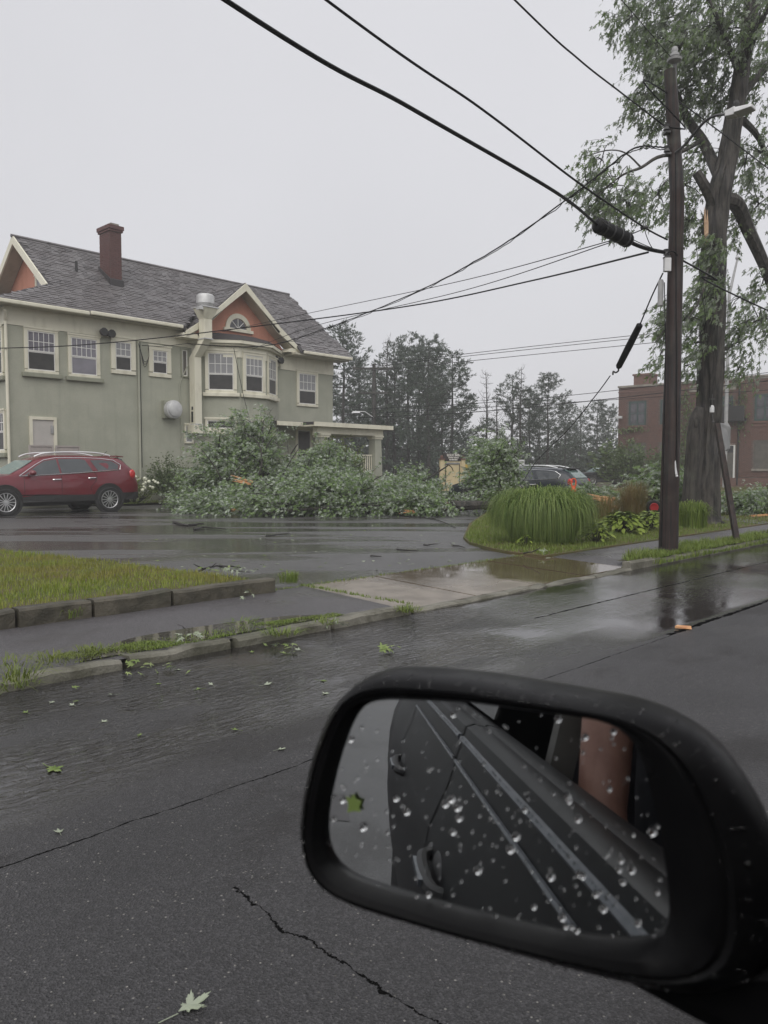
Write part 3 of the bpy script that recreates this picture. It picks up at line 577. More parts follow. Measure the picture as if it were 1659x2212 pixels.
# ---- windows
ub = {}
def ubox(m):
    if m.name not in ub: ub[m.name] = MB().box(-.5,.5,-.5,.5,-.5,.5).mesh('piece', m)
    return ub[m.name]
def piece(name, m, parent, x0, x1, y0, y1, z0, z1):
    return link(name, ubox(m), parent, ((x0+x1)/2, (y0+y1)/2, (z0+z1)/2), None, (x1-x0, y1-y0, z1-z0))
def window(root, x, y, z, ang, w, h, cols=4, rows=2, split=.5, case=.11, sill=True, lower='screen', upper='glass2', sash=True, frame='cream', name='window'):
    c = case; mb = MB()
    mb.box(0,c,-.06,.03,c,h-c); mb.box(w-c,w,-.06,.03,c,h-c); mb.box(0,w,-.06,.03,h-c,h); mb.box(0,w,-.06,.03,0,c*.8); mb.box(-.03,w+.03,-.085,-.061,h-.035,h+.03)
    wi = mb.build(name, M[frame], root, loc=(x,y,z), rz=ang, bevel=.008)
    x0, x1, z0, z1 = c, w-c, c*.8, h-c; zs = z0+(z1-z0)*(1-split); e = .035
    s = MB()
    for (a, bb, yy) in (((zs, z1, -.035),) if split >= 1 else ((zs, z1, -.04), (z0, zs, -.025))):
        s.box(x0+.001,x0+e,yy,yy+.02,a,bb); s.box(x1-e,x1-.001,yy,yy+.02,a,bb); s.box(x0+e,x1-e,yy,yy+.02,bb-e,bb); s.box(x0+e,x1-e,yy,yy+.02,a,a+e)
    s.build('sash', M['white'], wi)
    a0, a1, b0, b1 = x0+e, x1-e, zs+e, z1-e
    pw, ph = (a1-a0)/cols, (b1-b0)/rows; g = .011
    for i in range(cols):
        for j in range(rows): piece('pane', M[upper], wi, a0+i*pw+(g if i else 0), a0+(i+1)*pw-(g if i < cols-1 else 0), -.018, -.006, b0+j*ph+(g if j else 0), b0+(j+1)*ph-(g if j < rows-1 else 0))
    if cols*rows > 1:
        mu = MB()
        for i in range(1, cols): mu.box(a0+i*pw-g, a0+i*pw+g, -.028, -.004, b0, b1)
        for j in range(1, rows): mu.box(a0, a1, -.026, -.0045, b0+j*ph-g, b0+j*ph+g)
        mu.build('glazing_bar', M['white'], wi)
    if split < 1: piece('lower_pane', M[lower], wi, x0+e, x1-e, -.014, -.003, z0+e, zs-e)
    if sill: MB().box(-.1, w+.1, -.13, .0, -.15, -.002).build('sill', M['stucco'] if sill == 1 else M['cream'], wi, bevel=.02)
    return wi
def wpix(u0, v0, u1, v1, vb):        # outer casing of a facade window from where its corners sit
    (xa, zt_), (xb, _) = F(u0, v0), F(u1, v1); zb = F(u0, vb)[1]; return xa, zb, xb-xa, zt_-zb
for (q, cols, sp, lo, si, cs, up) in (((50,705,124,716,803), 5, .52, 'screen', 1, .11, 'glass2'), ((145,720,214,729,812), 5, .52, 'glass2', 1, .11, 'glass2'),
        ((238,726,291,728,806), 3, .5, 'screen', 0, .17, 'curtain'), ((320,745,368,746,812.5), 3, .5, 'screen', 0, .17, 'curtain'), ((640,799,685.5,804.6,876.6), 4, .55, 'screen', 0, .13, 'curtain')):
    x, z, ww, hh = wpix(*q); window(house, x, -.002, z, 0, ww, hh, cols, 2, sp, cs, si, lo, up)
def facewin(p0, p1, frac, w_, z0, h_, **k):
    d = Vector((p1[0]-p0[0], p1[1]-p0[1], 0)); L = d.length; ang = math.atan2(d.y, d.x); d /= L; s0 = L*frac-w_/2
    nv = Vector((d.y, -d.x, 0))*.003
    return window(house, p0[0]+d.x*s0+nv.x, p0[1]+d.y*s0+nv.y, z0, ang, w_, h_, **k)
zb1, zt1 = F(548,852,-1)[1], F(548,762,-1)[1]
facewin(bayp[0], bayp[1], .60, 1.22, zb1, zt1-zb1, cols=4, rows=2, split=.56, case=.13, sill=2, upper='curtain')
facewin(bayp[1], bayp[2], .53, 1.10, zb1, zt1-zb1, cols=4, rows=2, split=.56, case=.13, sill=2, upper='curtain')
facewin(bayp[2], bayp[3], .42, 1.22, zb1, zt1-zb1, cols=4, rows=2, split=.56, case=.13, sill=2, upper='curtain')
zb2, zt2 = F(548,931,-1)[1], F(548,906,-1)[1]
for i, (fr, ww) in enumerate(((.60,1.26),(.53,1.10),(.40,.9))):
    facewin(bayp[i], bayp[i+1], fr, ww, zb2, zt2-zb2, cols=1, rows=1, split=1.0, case=.085, sill=2, upper='screen')
for z0, z1 in ((F(22,811)[1], F(22,704)[1]), (F(22,978)[1], F(22,884)[1])):          # end wall
    window(house, -.002, 1.42, z0, -pi/2, 1.24, z1-z0, 5, 2, .5, .11, 1, 'screen', 'glass')
window(house, 2.27, 2.95, zz+.12, -pi/2, .85, .62, 3, 1, 1.0, .1, 0)
x_, z_ = F(372,853.0); xq, _ = F(356,853); window(house, 6.42, -.002, F(400,790)[1]-.45, 0, .34, 1.1, 1, 1, 1.0, .06, 0, upper='board', frame='stucco', name='blocked_window')
window(house, F(405,955)[0]-.15, -.002, F(405,958)[1], 0, .42, .75, 1, 1, 1.0, .06, 0, upper='curtain')
# half-round gable window
gw = empty('gable_window', (9.1,-.025,7.02), 0, house); R0 = .62
arc = [(R0*cos(pi*i/16), R0*sin(pi*i/16)) for i in range(17)]; arc2 = [(.43*cos(pi*i/16), .43*sin(pi*i/16)) for i in range(17)]
fb = MB()
for i in range(16):
    q = [(arc[i][0],-.06,arc[i][1]),(arc[i+1][0],-.06,arc[i+1][1]),(arc2[i+1][0],-.06,arc2[i+1][1]),(arc2[i][0],-.06,arc2[i][1])]; fb.extr(q, (0,.07,0))
fb.box(-.72,.72,-.1,.0,-.12,-.001); fb.build('frame', M['cream'], gw)
fb = MB()
for k in range(4):
    a, c = pi*k/4+.02, pi*(k+1)/4-.02; seg = [(.41*cos(a+(c-a)*i/5), -.012, .41*sin(a+(c-a)*i/5)) for i in range(6)]
    MB().extr([(.0,-.012,.01)]+seg, (0,.01,0)).build('pane', M['glass'], gw)
for k in range(5): fb.bar((0,-.02,.02), (.42*cos(pi*k/4),-.02,.42*sin(pi*k/4)+.01), .025, .02, (0,1,0))
fb.build('glazing_bar', M['white'], gw)
# side door and the ramp gate in front of it
(dx0, dz1), (dx1, _) = F(62,899), F(121,902)
d = MB(); d.box(dx0,dx0+.1,-.06,.02,1.0,dz1-.1); d.box(dx1-.1,dx1,-.06,.02,1.0,dz1-.1); d.box(dx0,dx1,-.06,.02,dz1-.1,dz1); df = d.build('door', M['cream'], house)
MB().box(dx0+.1,dx1-.1,-.02,.02,1.0,dz1-.1).build('door_leaf', M['doorp'], df)
MB().box(dx1-.2,dx1-.12,-.06,-.021,dz1-.55,dz1-.28).build('closer', M['plasticg'], df)
MB().lathe([(.0,-.09),(.035,-.085),(.035,-.05),(.015,-.045),(.015,-.02)], 8, (dx1-.2,0,2.1), 'y').build('handle', M['alloy'], df)
gx0, gz1 = F(62,961,-1.1); gx1, _ = F(172,961,-1.1); gm = F(117,960,-1.1)[0]
g = MB()
for (a, c) in ((gx0, gm-.04), (gm+.04, gx1)):
    g.box(a,a+.05,-1.13,-1.08,.9,gz1); g.box(c-.05,c,-1.13,-1.08,.9,gz1); g.box(a+.05,c-.05,-1.13,-1.08,gz1-.05,gz1); g.box(a+.05,c-.05,-1.13,-1.08,.95,1.0)
gt = g.build('ramp_gate', M['gate'], house)
for (a, c) in ((gx0, gm-.04), (gm+.04, gx1)): MB().box(a+.05,c-.05,-1.11,-1.09,1.0,gz1-.05).build('infill_panel', M['gate'], gt)
MB().box(gx0,gx1,-1.1,0,.75,.9).build('landing', M['kerb'], house)
# porch at the right end
pr = MB(); pr.box(11.7,16.5,-1.75,5,3.22,3.33); pr.box(10.35,12.2,-1.0,-.01,3.25,3.345); pr.build('porch_roof', M['roofdeck'], house)
pr = MB(); pr.box(11.68,16.55,-1.82,-1.74,3.14,3.325); pr.box(16.48,16.56,-1.74,5,3.14,3.325); pr.box(10.3,11.68,-1.06,-1.0,3.15,3.33); pr.box(12.1,16.2,-1.5,-1.2,2.86,3.14); pr.box(15.9,16.2,-1.2,4.8,2.86,3.14); pr.box(11.72,16.47,-1.73,4.9,3.145,3.215); pr.build('porch_beam', M['cream'], house)
pr = MB(); pr.box(11.4,16.3,-1.5,5,.0,1.05); pr.build('porch_floor', M['stucco'], house)
for x in (12.5, 15.85):
    q = MB(); q.hexa([(x-.24,-1.55,1.0),(x+.24,-1.55,1.0),(x+.24,-1.07,1.0),(x-.24,-1.07,1.0)], [(x-.2,-1.51,2.7),(x+.2,-1.51,2.7),(x+.2,-1.11,2.7),(x-.2,-1.11,2.7)]); co = q.build('porch_column', M['stucco'], house)
    MB().box(x-.25,x+.25,-1.56,-1.06,2.7,2.79).box(x-.29,x+.29,-1.6,-1.02,2.79,2.855).build('capital', M['cream'], co)
rl = MB(); rl.box(12.75,15.6,-1.36,-1.28,1.93,1.99); rl.box(12.75,15.6,-1.34,-1.3,1.16,1.21); rl.box(13.3,13.42,-1.38,-1.26,1.05,2.06); rl = rl.build('railing', M['cream'], house)
for i in range(22):
    x = 12.85+i*.13; piece('baluster', M['cream'], rl, x-.022, x+.022, -1.34, -1.3, 1.21, 1.93)
window(house, 12.15, -.003, 1.1, 0, .95, 2.05, 1, 2, 1.0, .1, 0, upper='screen', frame='cream', name='porch_door')
window(house, 13.3, -.003, 1.6, 0, 1.0, 1.4, 1, 1, .5, .1, 0, upper='screen', frame='cream')
# exhaust duct with roll fan, wall fan
dx = 6.72
du = empty('exhaust_duct', (0,0,0), 0, house)
q = MB(); q.box(dx+.02,dx+.32,-.48,-.1,3.05,5.62); q.hexa([(dx+.02,-.48,5.62),(dx+.32,-.48,5.62),(dx+.32,-.1,5.62),(dx+.02,-.1,5.62)], [(dx+.12,-1.02,6.28),(dx+.46,-1.02,6.28),(dx+.46,-.64,6.28),(dx+.12,-.64,6.28)]); q.box(dx+.12,dx+.46,-1.02,-.64,6.285,7.02)
q.hexa([(dx+.12,-1.02,7.02),(dx+.46,-1.02,7.02),(dx+.46,-.64,7.02),(dx+.12,-.64,7.02)], [(dx-.04,-1.2,7.42),(dx+.62,-1.2,7.42),(dx+.62,-.5,7.42),(dx-.04,-.5,7.42)]); q.box(dx-.05,dx+.34,-.5,-.02,2.72,3.05); q.build('duct', M['cream'], du, bevel=.008)
for q_ in ((dx-.0,dx+.34,-.51,-.08,3.05,3.085), (dx+.09,dx+.49,-1.05,-.61,6.26,6.3), (dx-.07,dx+.65,-1.23,-.47,7.42,7.46), (dx-.2,dx-.045,-1.2,-.95,7.3,7.415)): MB().box(*q_).build('flange', M['galv'], du)
q = MB(); q.lathe([(.22,7.46),(.25,7.5),(.3,7.56),(.34,7.6),(.34,7.86),(.33,7.9),(.31,7.9),(.27,7.95),(.05,7.97)], 24, (dx+.29,-.85,0)); q.build('roof_fan', M['galv'], du, smooth=True)
for q_ in ((dx+.005,dx+.019,-.33,-.22,3.15,3.55), (dx+.005,dx+.019,-.33,-.24,3.62,3.74)): MB().box(*q_).build('access_cover', M['clad'], du)
(fx, fz) = F(378,884,-.45); wf = empty('wall_fan', (fx, 0, fz), 0, house)
MB().box(-.3,.3,-.2,-.001,-.33,.33).build('fan_box', M['stucco'], wf)
MB().lathe([(.30,-.2),(.34,-.23),(.345,-.40),(.335,-.43),(.28,-.445),(.275,-.49),(.26,-.50),(.02,-.502)][::-1], 24, (0,0,0), 'y').build('fan_dome', M['galv'], wf, smooth=True)
# flood lights, downpipes, conduits
for (u, v, bb) in ((231,718,-.25), (603,776,-.35)):
    x, z = F(u, v, bb); fl_ = empty('flood_light', (x, 0, z), 0, house)
    MB().box(-.1,.1,-.12,-.036 if x < 9 else .0,-.1,.1).build('lamp_base', M['clad'], fl_)
    MB().lathe([(.05,-.1),(.13,-.18),(.15,-.3),(.13,-.32)][::-1], 10, (-.12,0,0), 'y').build('lamp_head', M['clad'], fl_); MB().lathe([(.05,-.1),(.13,-.18),(.15,-.3),(.13,-.32)][::-1], 10, (.16,-.02,-.03), 'y').build('lamp_head', M['clad'], fl_)
q = MB(); q.tube([(-.02,-.05,.3),(-.02,-.05,6.1),(-.12,-.3,6.4)], .05, 8); q.build('downpipe', M['cream'], house)
x, _ = F(299,850)
q = MB(); q.tube([(x,-.05,6.0),(x,-.05,1.35),(x-.02,-.07,.98),(x-.35,-.1,.85),(x-.8,-.1,.83)], .045, 8); q.build('downpipe', M['stucco'], house)
q = MB(); q.tube([(x+.08,-.03,6.0),(x+.08,-.03,1.4)], .012, 5); q.build('conduit', M['cable'], house)
(ax_, az_) = F(388,830); q = MB(); q.tube(spline([(ax_,-.03,3.9),(ax_,-.03,az_),(ax_+.35,-.05,az_+.75),(ax_+.62,-.3,az_+1.35),(dx+.1,-.7,6.0)], 5), .022, 6); q.tube([(ax_,-.03,3.3),(ax_,-.03,1.0)], .014, 5); q.build('conduit', M['stucco'], house)
(ax_, az_) = F(306,745)
for k in range(3):
    q = MB(); r_ = .16+.05*k; q.tube(spline([(ax_-.2,-.12,az_+.02),(ax_-.12,-.14,az_-.25),(ax_+.02,-.14,az_-.62-.1*k),(ax_+.2,-.14,az_-.45),(ax_+.2,-.12,az_+.0-.05*k)], 5), .011, 5); q.build('drip_loop', M['cable'], house)
# ================================================================ BRICK BUILDING
BA = rad(-40.0); BO = Vector((17.57, 58.0, 0)); BU = Vector((cos(BA), sin(BA), 0)); BV = Vector((-sin(BA), cos(BA), 0))
def Bf(u, v):
    p = on_plane(u, v, BO, BV) - BO; return p.dot(BU), p.z
fac = empty('brick_building', BO, BA); tag(fac, 'two storey red brick building with dark green upper windows behind the big tree', 'building')
BT = 7.45; W_ = 26.0
b = MB(); b.box(0,W_,.02,16,-.15,BT); b.build('wall', M['mortar'], fac)
wins = []
x0, z1 = Bf(1359,868); x1, z0 = Bf(1395,919); z0 = Bf(1359,919)[1]
y0f, y1f = Bf(1361,1012)[1], Bf(1361,958)[1]
ww = x1-x0; rx = Bf(1631,850)[0]
cols_x = [x0, x0+2.35, rx-2.6*1.0, rx, rx+2.4, rx+6.2, rx+8.6]
cols_x[2] = Bf(1540,900)[0]
for i, x in enumerate(cols_x):
    wins.append((x, x+ww, z0, z1)); wins.append((x+.05, x+ww-.05, y0f, y1f))
doorx = Bf(1548,1000)[0]; wins[5] = (doorx-.1, doorx+1.2, .35, 2.9)
def skipb(x, z):
    return any(a-.1 < x < c+.1 and d-.05 < z < e+.05 for (a, c, d, e) in wins) or (6.95 < z < 7.03)
br = brick_wall(None, BO, BU, -BV, 19.0, .75, BT-.12, None, .215, .0755, skip=skipb)
br.sort(key=lambda q: abs(q[0]-9.2)*1.0+abs(q[2]-4.2)*1.2)
fw = MB()
for i, (a, c, z) in enumerate(br):
    j = random.uniform(-.004, .008)
    if i < 300:
        key = ('fb', round(c-a-.014, 2))
        if key not in bm_: bm_[key] = MB().box(-key[1]/2, key[1]/2, -.02, .03, .005, .068).mesh('brick', M['fbrick'])
        link('brick', bm_[key], fac, ((a+c)/2, j, z))
    else:
        y = -.02+j; fw.add([(a+.007,.03,z+.005),(c-.007,.03,z+.005),(c-.007,.03,z+.068),(a+.007,.03,z+.068),(a+.007,y,z+.005),(c-.007,y,z+.005),(c-.007,y,z+.068),(a+.007,y,z+.068)], [(4,5,6,7),(0,1,5,4),(1,2,6,5),(2,3,7,6),(3,0,4,7)])
tag(fw.build('bricks', M['fbrick'], fac), kind='stuff')
b = MB(); b.box(-.06,8.6,-.08,.3,BT-.12,BT+.02); b.box(8.6,W_,-.08,.3,BT+.0,BT+.12); b.box(8.6,W_,-.03,.3,BT-.12,BT-.001); b.build('coping', M['stone'], fac)
b = MB(); b.box(5.2,8.3,-.05,.02,BT-.75,BT-.3); b.build('name_panel', M['stone'], fac)
b = MB(); b.box(-.04,W_,-.1,.02,-.15,.7); b.build('plinth', M['fbrick'], fac)
b = MB(); b.box(-.03,W_,-.05,.03,6.95,7.03); b.build('string_course', M['fbrick'], fac)
b = MB(); b.box(.95,2.25,.45,1.7,BT-.2,BT+.75); b.box(.87,2.33,.38,1.78,BT+.75,BT+.88); b.build('chimney', M['fbrick'], fac)
for k, (a, c, d, e) in enumerate(wins):
    upper = k % 2 == 0
    q = MB(); f_ = .12
    if k == 5:
        q.box(a,a+.12,-.01,.05,d,e); q.box(c-.12,c,-.01,.05,d,e); q.box(a,c,-.01,.05,e,e+.15); wi = q.build('door', M['white'], fac)
        MB().box(a+.12,c-.12,.0,.04,d,e-.5).build('door_leaf', M['board'], wi); MB().box(a+.12,c-.12,.0,.03,e-.48,e).build('pane', M['glass'], wi); continue
    q.box(a,a+f_,-.02,.05,d,e); q.box(c-f_,c,-.02,.05,d,e); q.box(a+f_,c-f_,-.02,.05,e-f_,e); q.box(a+f_,c-f_,-.02,.05,d,d+f_)
    if upper: q.box((a+c)/2-.05,(a+c)/2+.05,-.015,.045,d+f_,e-f_)
    wi = q.build('window', M['teal'] if upper else M['board'], fac)
    if upper:
        for i in range(2):
            for j in range(2):
                pa = a+f_ if i == 0 else (a+c)/2+.05; pc = (a+c)/2-.05 if i == 0 else c-f_; zm_ = (d+e)/2
                piece('pane', M['glass'], wi, pa, pc, .0, .02, (d+f_ if j == 0 else zm_+.03), (zm_-.03 if j == 0 else e-f_))
        MB().box(a+f_,c-f_,-.01,.03,(d+e)/2-.03,(d+e)/2+.03).build('glazing_bar', M['teal'], wi)
        MB().box(a-.08,c+.08,-.07,.03,d-.14,d-.02).build('sill', M['fbrick'], wi)
    else:
        MB().box(a+f_,c-f_,.0,.03,d+f_,e-f_).build('boarding', M['board'], wi); MB().box(a-.12,c+.12,-.12,.03,d-.16,d-.01).build('sill', M['stone'], wi)
        MB().box(a-.12,c+.12,-.05,-.02,e+.95,e+1.05).build('lintel', M['fbrick'], wi)
q = MB(); q.tube([(.2,-.02,5.2),(.2,-.25,5.15)], .03, 6); q.box(-.0,.42,-.5,-.25,5.05,5.22); q.build('security_camera', M['plasticw'], fac)
b = MB(); x_ = Bf(1594,1000)[0]; b.tube([(x_,-.08,.2),(x_,-.08,7.0)], .06, 6); b.build('downpipe', M['clad'], fac)
b = MB(); xa = Bf(1560,880)[0]; b.box(xa,xa+1.6,-.6,-.02,4.55,4.75); b.box(xa,xa+1.6,-.62,-.58,4.75,5.55); b.build('fire_balcony', M['clad'], fac)
def vine(name, pts, n, label, parent=None):
    P_ = []; 
    for (x, z, rx, rz_) in pts:
        k = int(n*rx*rz_); P_ += [(x+random.gauss(0, rx*.45), -.07-random.random()*.12, z+random.gauss(0, rz_*.45)) for _ in range(k)]
    A = [(random.gauss(0,.5), -.4, -.8) for _ in P_]
    o = link('climbing_vine', leaves('vine_leaves', P_, A, RNG.uniform(.14,.24,len(P_)), DIAM, M['vine']), None, BO, (0,0,BA)); tag(o, label, 'vine', 'climbing vines on the brick building'); return o
def bz(u, v): return Bf(u, v)
v1 = [(*bz(1345,928), 1.2, .25), (*bz(1370,926), 1.6, .25), (*bz(1350,975), .9, .9), (*bz(1338,990), .7, 1.4), (*bz(1335,1010), .8, 1.0)]
vine('v', v1, 170, 'green vine climbing the left corner of the brick building')
v2 = [(*bz(1478,960), .7, 2.4), (*bz(1475,1005), 1.0, 1.6), (*bz(1490,900), .8, 1.6), (*bz(1481,860), .6, 1.0)]
vine('v', v2, 150, 'vine on the brick wall just left of the maple trunk')
v3 = [(*bz(1606,870), .45, 2.6), (*bz(1600,900), .5, 1.2), (*bz(1575,890), .6, 1.4)]
vine('v', v3, 120, 'thin vine trailing down the brick wall right of the maple trunk')
# ================================================================ TREES
def tree_root(name, loc, label, cat='tree', group=None, rz_=0):
    e = empty(name, loc, rz_); tag(e, label, cat, group); return e
def pine_proto(seed, H, crown0, spread, dead=False, dens=1.0):
    r = random.Random(seed); e = empty('pine_tree', (0,0,0)); mb = MB(); L = []; A = []
    lean = r.uniform(-.02,.02)
    trunk = [(lean*z*z/H+.05*sin(z*.7+seed), .04*sin(z*.9), z) for z in [H*i/10 for i in range(11)]]
    mb.tube(trunk, [.17*(1-.93*i/10)+.01 for i in range(11)], 7)
    z = H*.12
    while z < H*.985:
        f = z/H; k = r.randint(2, 4); a0 = r.random()*6.28
        for j in range(k):
            a = a0+j*6.28/k+r.uniform(-.4,.4); bare = f < crown0 or dead
            Lb = (spread*(1-f)**.85*r.uniform(.5,1.2)+.45)*(.7 if bare and not dead else 1)
            ti = f*10; i0 = min(int(ti), 9); base = Vector(trunk[i0]).lerp(Vector(trunk[i0+1]), ti-i0)
            d = Vector((cos(a), sin(a), 0)); rise = r.uniform(.15,.5)+.6*f
            if dead: rise = r.uniform(-.25,1.3); Lb *= r.uniform(.35,1.25)
            pts = [base + d*Lb*t + Vector((0,0,Lb*(rise*t*t*1.15-.16*t))) for t in (0,.35,.7,1)]
            mb.tube(pts, [.035*(1-f*.5),.026,.016,.006], 4, False)
            if dead or (bare and r.random() < .7):
                if dead:
                    for t in (.45,.7): 
                        p = pts[0].lerp(pts[-1], t); mb.tube([p, p+Vector((r.uniform(-.4,.4),r.uniform(-.4,.4),r.uniform(.1,.5)))], [.012,.004], 3, False)
                continue
            nt = int((8+Lb*10)*dens)
            for q in range(nt):
                t = 1.04-.80*r.random()**1.5; i0 = min(int(t*3), 2); p = pts[i0].lerp(pts[i0+1], t*3-i0) + Vector((r.gauss(0,.26),r.gauss(0,.26),r.gauss(.06,.11)))*(1.2-.4*t)
                for n_ in range(9):
                    L.append(p+Vector((r.gauss(0,.05),r.gauss(0,.05),r.gauss(0,.04)))); A.append((d.x*.7+r.gauss(0,.6)-.25, d.y*.7+r.gauss(0,.6), .75+r.gauss(0,.45)))
        z += H*(.058 if not dead else .035)*r.uniform(.6,1.45)
    mb.build('trunk', M['pinebark'], e)
    if L:
        N = len(L); o = link('crown', leaves('needles', L, A, RNG.uniform(.18,.38,N), NEED, M['needle'], .2), e); tag(o, kind='stuff')
    return e
PR = [pine_proto(1, 12, .24, 3.9), pine_proto(5, 12, .32, 3.5), pine_proto(9, 12, .18, 4.5), pine_proto(12, 12, .38, 3.0, dens=.75)]
DEAD = pine_proto(21, 11, 1.0, 2.0, dead=True)
plist = [(742,708,56,0,'pine nearest the porch roof with a split pointed top'),(775,775,60,3,'thin pine between the porch and the far utility pole'),(852,742,58,1,'pine just right of the far utility pole'),(882,735,62,2,'broad pine left of the tallest pine'),
 (925,738,55,2,'tall dense pine with long right hand boughs left of the dead trees'),(978,760,60,1,'pine with swept boughs beside the dead trees'),(812,800,66,3,'sparse pine behind the far utility pole'),(955,850,64,0,'short dark pine behind the driving school sign'),
 (1108,812,64,1,'pine just right of the dead trees'),(1145,835,68,3,'slender pine in the right pine group'),(1185,812,63,0,'leading pine of the right pine group'),(1222,868,74,1,'fading pine above the orange cone'),(1255,880,80,3,'pale misty pine left of the brick building'),(1290,868,78,0,'misty pine next to the brick building corner'),(1315,880,84,2,'hazy pine partly behind the brick building corner'),(700,800,64,2,'pine half hidden by the house corner'),(905,772,67,2,'dark pine filling the gap right of the far utility pole'),(765,838,65,1,'low pine just over the porch roof'),(1166,872,73,2,'short pine inside the right pine group'),(1240,915,86,0,'low pale pine in the mist over the orange cone'),(1002,900,71,3,'low thin pine left of the dead trees')]
used = {}
for (u, v, d, k, lab) in plist:
    top = P(u, v, d); zb = .15; H = top.z-zb; pr_ = PR[k]
    o = pr_ if k not in used else copy_tree(pr_)
    used[k] = 1; o.location = (top.x, d, zb); o.rotation_euler = (0,0,random.uniform(0,6.28)); s_ = H/12; o.scale = (s_*random.uniform(.95,1.15),)*2+(s_,)
    tag(o, lab, 'pine tree', 'pines beyond the car park')
for i, (u, v, d, lab) in enumerate([(1053,806,58,'bare dead conifer, the taller of the leafless pair'),(1074,850,59,'bare dead conifer, the shorter of the leafless pair'),(835,733,57,'dead grey tree top poking between two pines'),(1125,795,62,'leafless tree crown behind the right pine group')]):
    o = DEAD if i == 0 else copy_tree(DEAD); top = P(u, v, d); o.location = (top.x, d, .1); o.rotation_euler = (0,0,i*1.3); o.scale = ((top.z)/11*(.8 if i > 1 else 1),)*2+(top.z/11,)
    tag(o, lab, 'dead tree', 'dead trees among the pines')
# far woods that read as one mass
L, A = [], []
wm = MB()
for i in range(150):
    x = random.uniform(-26, 26); y = random.uniform(72, 96); h = random.uniform(2.0, 6.2)*(1.0 if x < 6 else .72)
    wm.tube([(x,y,0),(x+random.uniform(-.3,.3),y,h*1.25)], [.12,.03], 4, False)
    for k in range(170):
        a = random.random()*6.28; rr = random.random()**.5*1.7*(1-.3*k/170); L.append((x+rr*cos(a), y+rr*sin(a), .1+h*random.random()**.9)); A.append((random.gauss(0,1),random.gauss(0,1),random.gauss(0.1,.7)))
fo = empty('far_woods', (0,0,0)); tag(fo, 'dark misty undergrowth and trunks behind the pines', 'woods', kind='stuff')
link('undergrowth', leaves('undergrowth', L, A, RNG.uniform(.35,.7,len(L)), DIAM, M['needle'], .2), fo); wm.build('trunks', M['pinebark'], fo)
# ---- silver maple at the kerb
TB = G(1517, 1130, .1); TD = TB.y
def tp(u, v, dd=0.0): return P(u, v, TD+dd)
mt = tree_root('maple_tree', (0,0,0), 'tall storm damaged silver maple leaning over the footpath', 'tree')
tb = MB(); kpx = TD/FPX
main = [(1519,1140,84),(1521,1100,64),(1525,1000,54),(1531,900,53),(1536,780,52),(1540,640,50),(1543,520,49),(1552,430,48),(1570,350,41),(1583,270,36),(1598,180,32),(1612,90,30),(1625,0,29),(1640,-150,24),(1660,-330,14)]
from mathutils import noise as mnoise
def ridged(q, cs, rs, amp):          # furrowed bark: push ring points in and out along long vertical ridges
    n_ = len(q.v)//len(cs); out = []
    for i, c in enumerate(cs):
        for k in range(n_):
            p = Vector(q.v[i*n_+k]); d_ = p-c; a_ = 2*pi*k/n_
            f = mnoise.noise(Vector((cos(a_)*4.2, sin(a_)*4.2, c.z*.75)))*.6+mnoise.noise(Vector((cos(a_)*9, sin(a_)*9, c.z*1.8)))*.55
            out.append(tuple(c+d_*(1+amp*f)))
    q.v = out; return q
mp_ = [tp(u,v) for u,v,_ in main]; sp_ = spline(mp_, 10); rr = np.interp(np.linspace(0,1,len(sp_)), np.linspace(0,1,len(main)), [q[2]*kpx/2 for q in main])
tb.tube(sp_, [x*(1+.03*sin(i*.7)) for i, x in enumerate(rr)], 56, False); ridged(tb, sp_, rr, .17)
tb.build('trunk', M['bark'], mt, smooth=True)
sb = MB(); stem2 = [(1492,1140,46),(1494,1080,38),(1499,1000,34),(1503,940,34),(1506,905,30),(1512,880,16)]
ss_ = spline([tp(u,v,-.18) for u,v,_ in stem2],8); sb.tube(ss_, np.interp(np.linspace(0,1,len(ss_)), np.linspace(0,1,6), [q[2]*kpx/2 for q in stem2]), 40, False); ridged(sb, ss_, None, .16); sb.build('fused_stem', M['bark2'], mt, smooth=True)
for (a, c, w0, w1) in (((1500,1125),(1462,1148),22,6),((1535,1125),(1572,1142),26,6),((1520,1130),(1530,1150),24,8)):
    q = MB(); q.tube([tp(*a,-.1), tp((a[0]+c[0])/2,(a[1]+c[1])/2-4,-.25), Vector((tp(*c,-.4).x, tp(*c,-.4).y, .08))], [w0*kpx/2, (w0+w1)*kpx/4, w1*kpx/2], 8); q.build('root', M['bark'], mt, smooth=True)
q = MB(); q.ball(tp(1505,915,-.33), .07, 10, 6, (.8,.5,1.5)); q.build('knot_scar', M['bark2'], mt, smooth=True)
q = MB()
for i in range(4): q.tube([tp(1525+i*1.5,548-i*4,-.26), tp(1523+i*1.8,500+random.uniform(-20,10),-.25), tp(1521+i*2.2,458+random.uniform(-12,30),-.22)], [.012,.022,.004], 5)
q.build('torn_bark', M['splitpale'], mt)
def limb(pts, name='limb', m='bark'):
    pp_ = spline([tp(u,v,d) for u,v,w_,d in pts], 4); q = MB(); q.tube(pp_, np.interp(np.linspace(0,1,len(pp_)), np.linspace(0,1,len(pts)), [max(w_*kpx/2,.006) for u,v,w_,d in pts]), 8); q.build(name, M[m], mt, smooth=True); return pp_
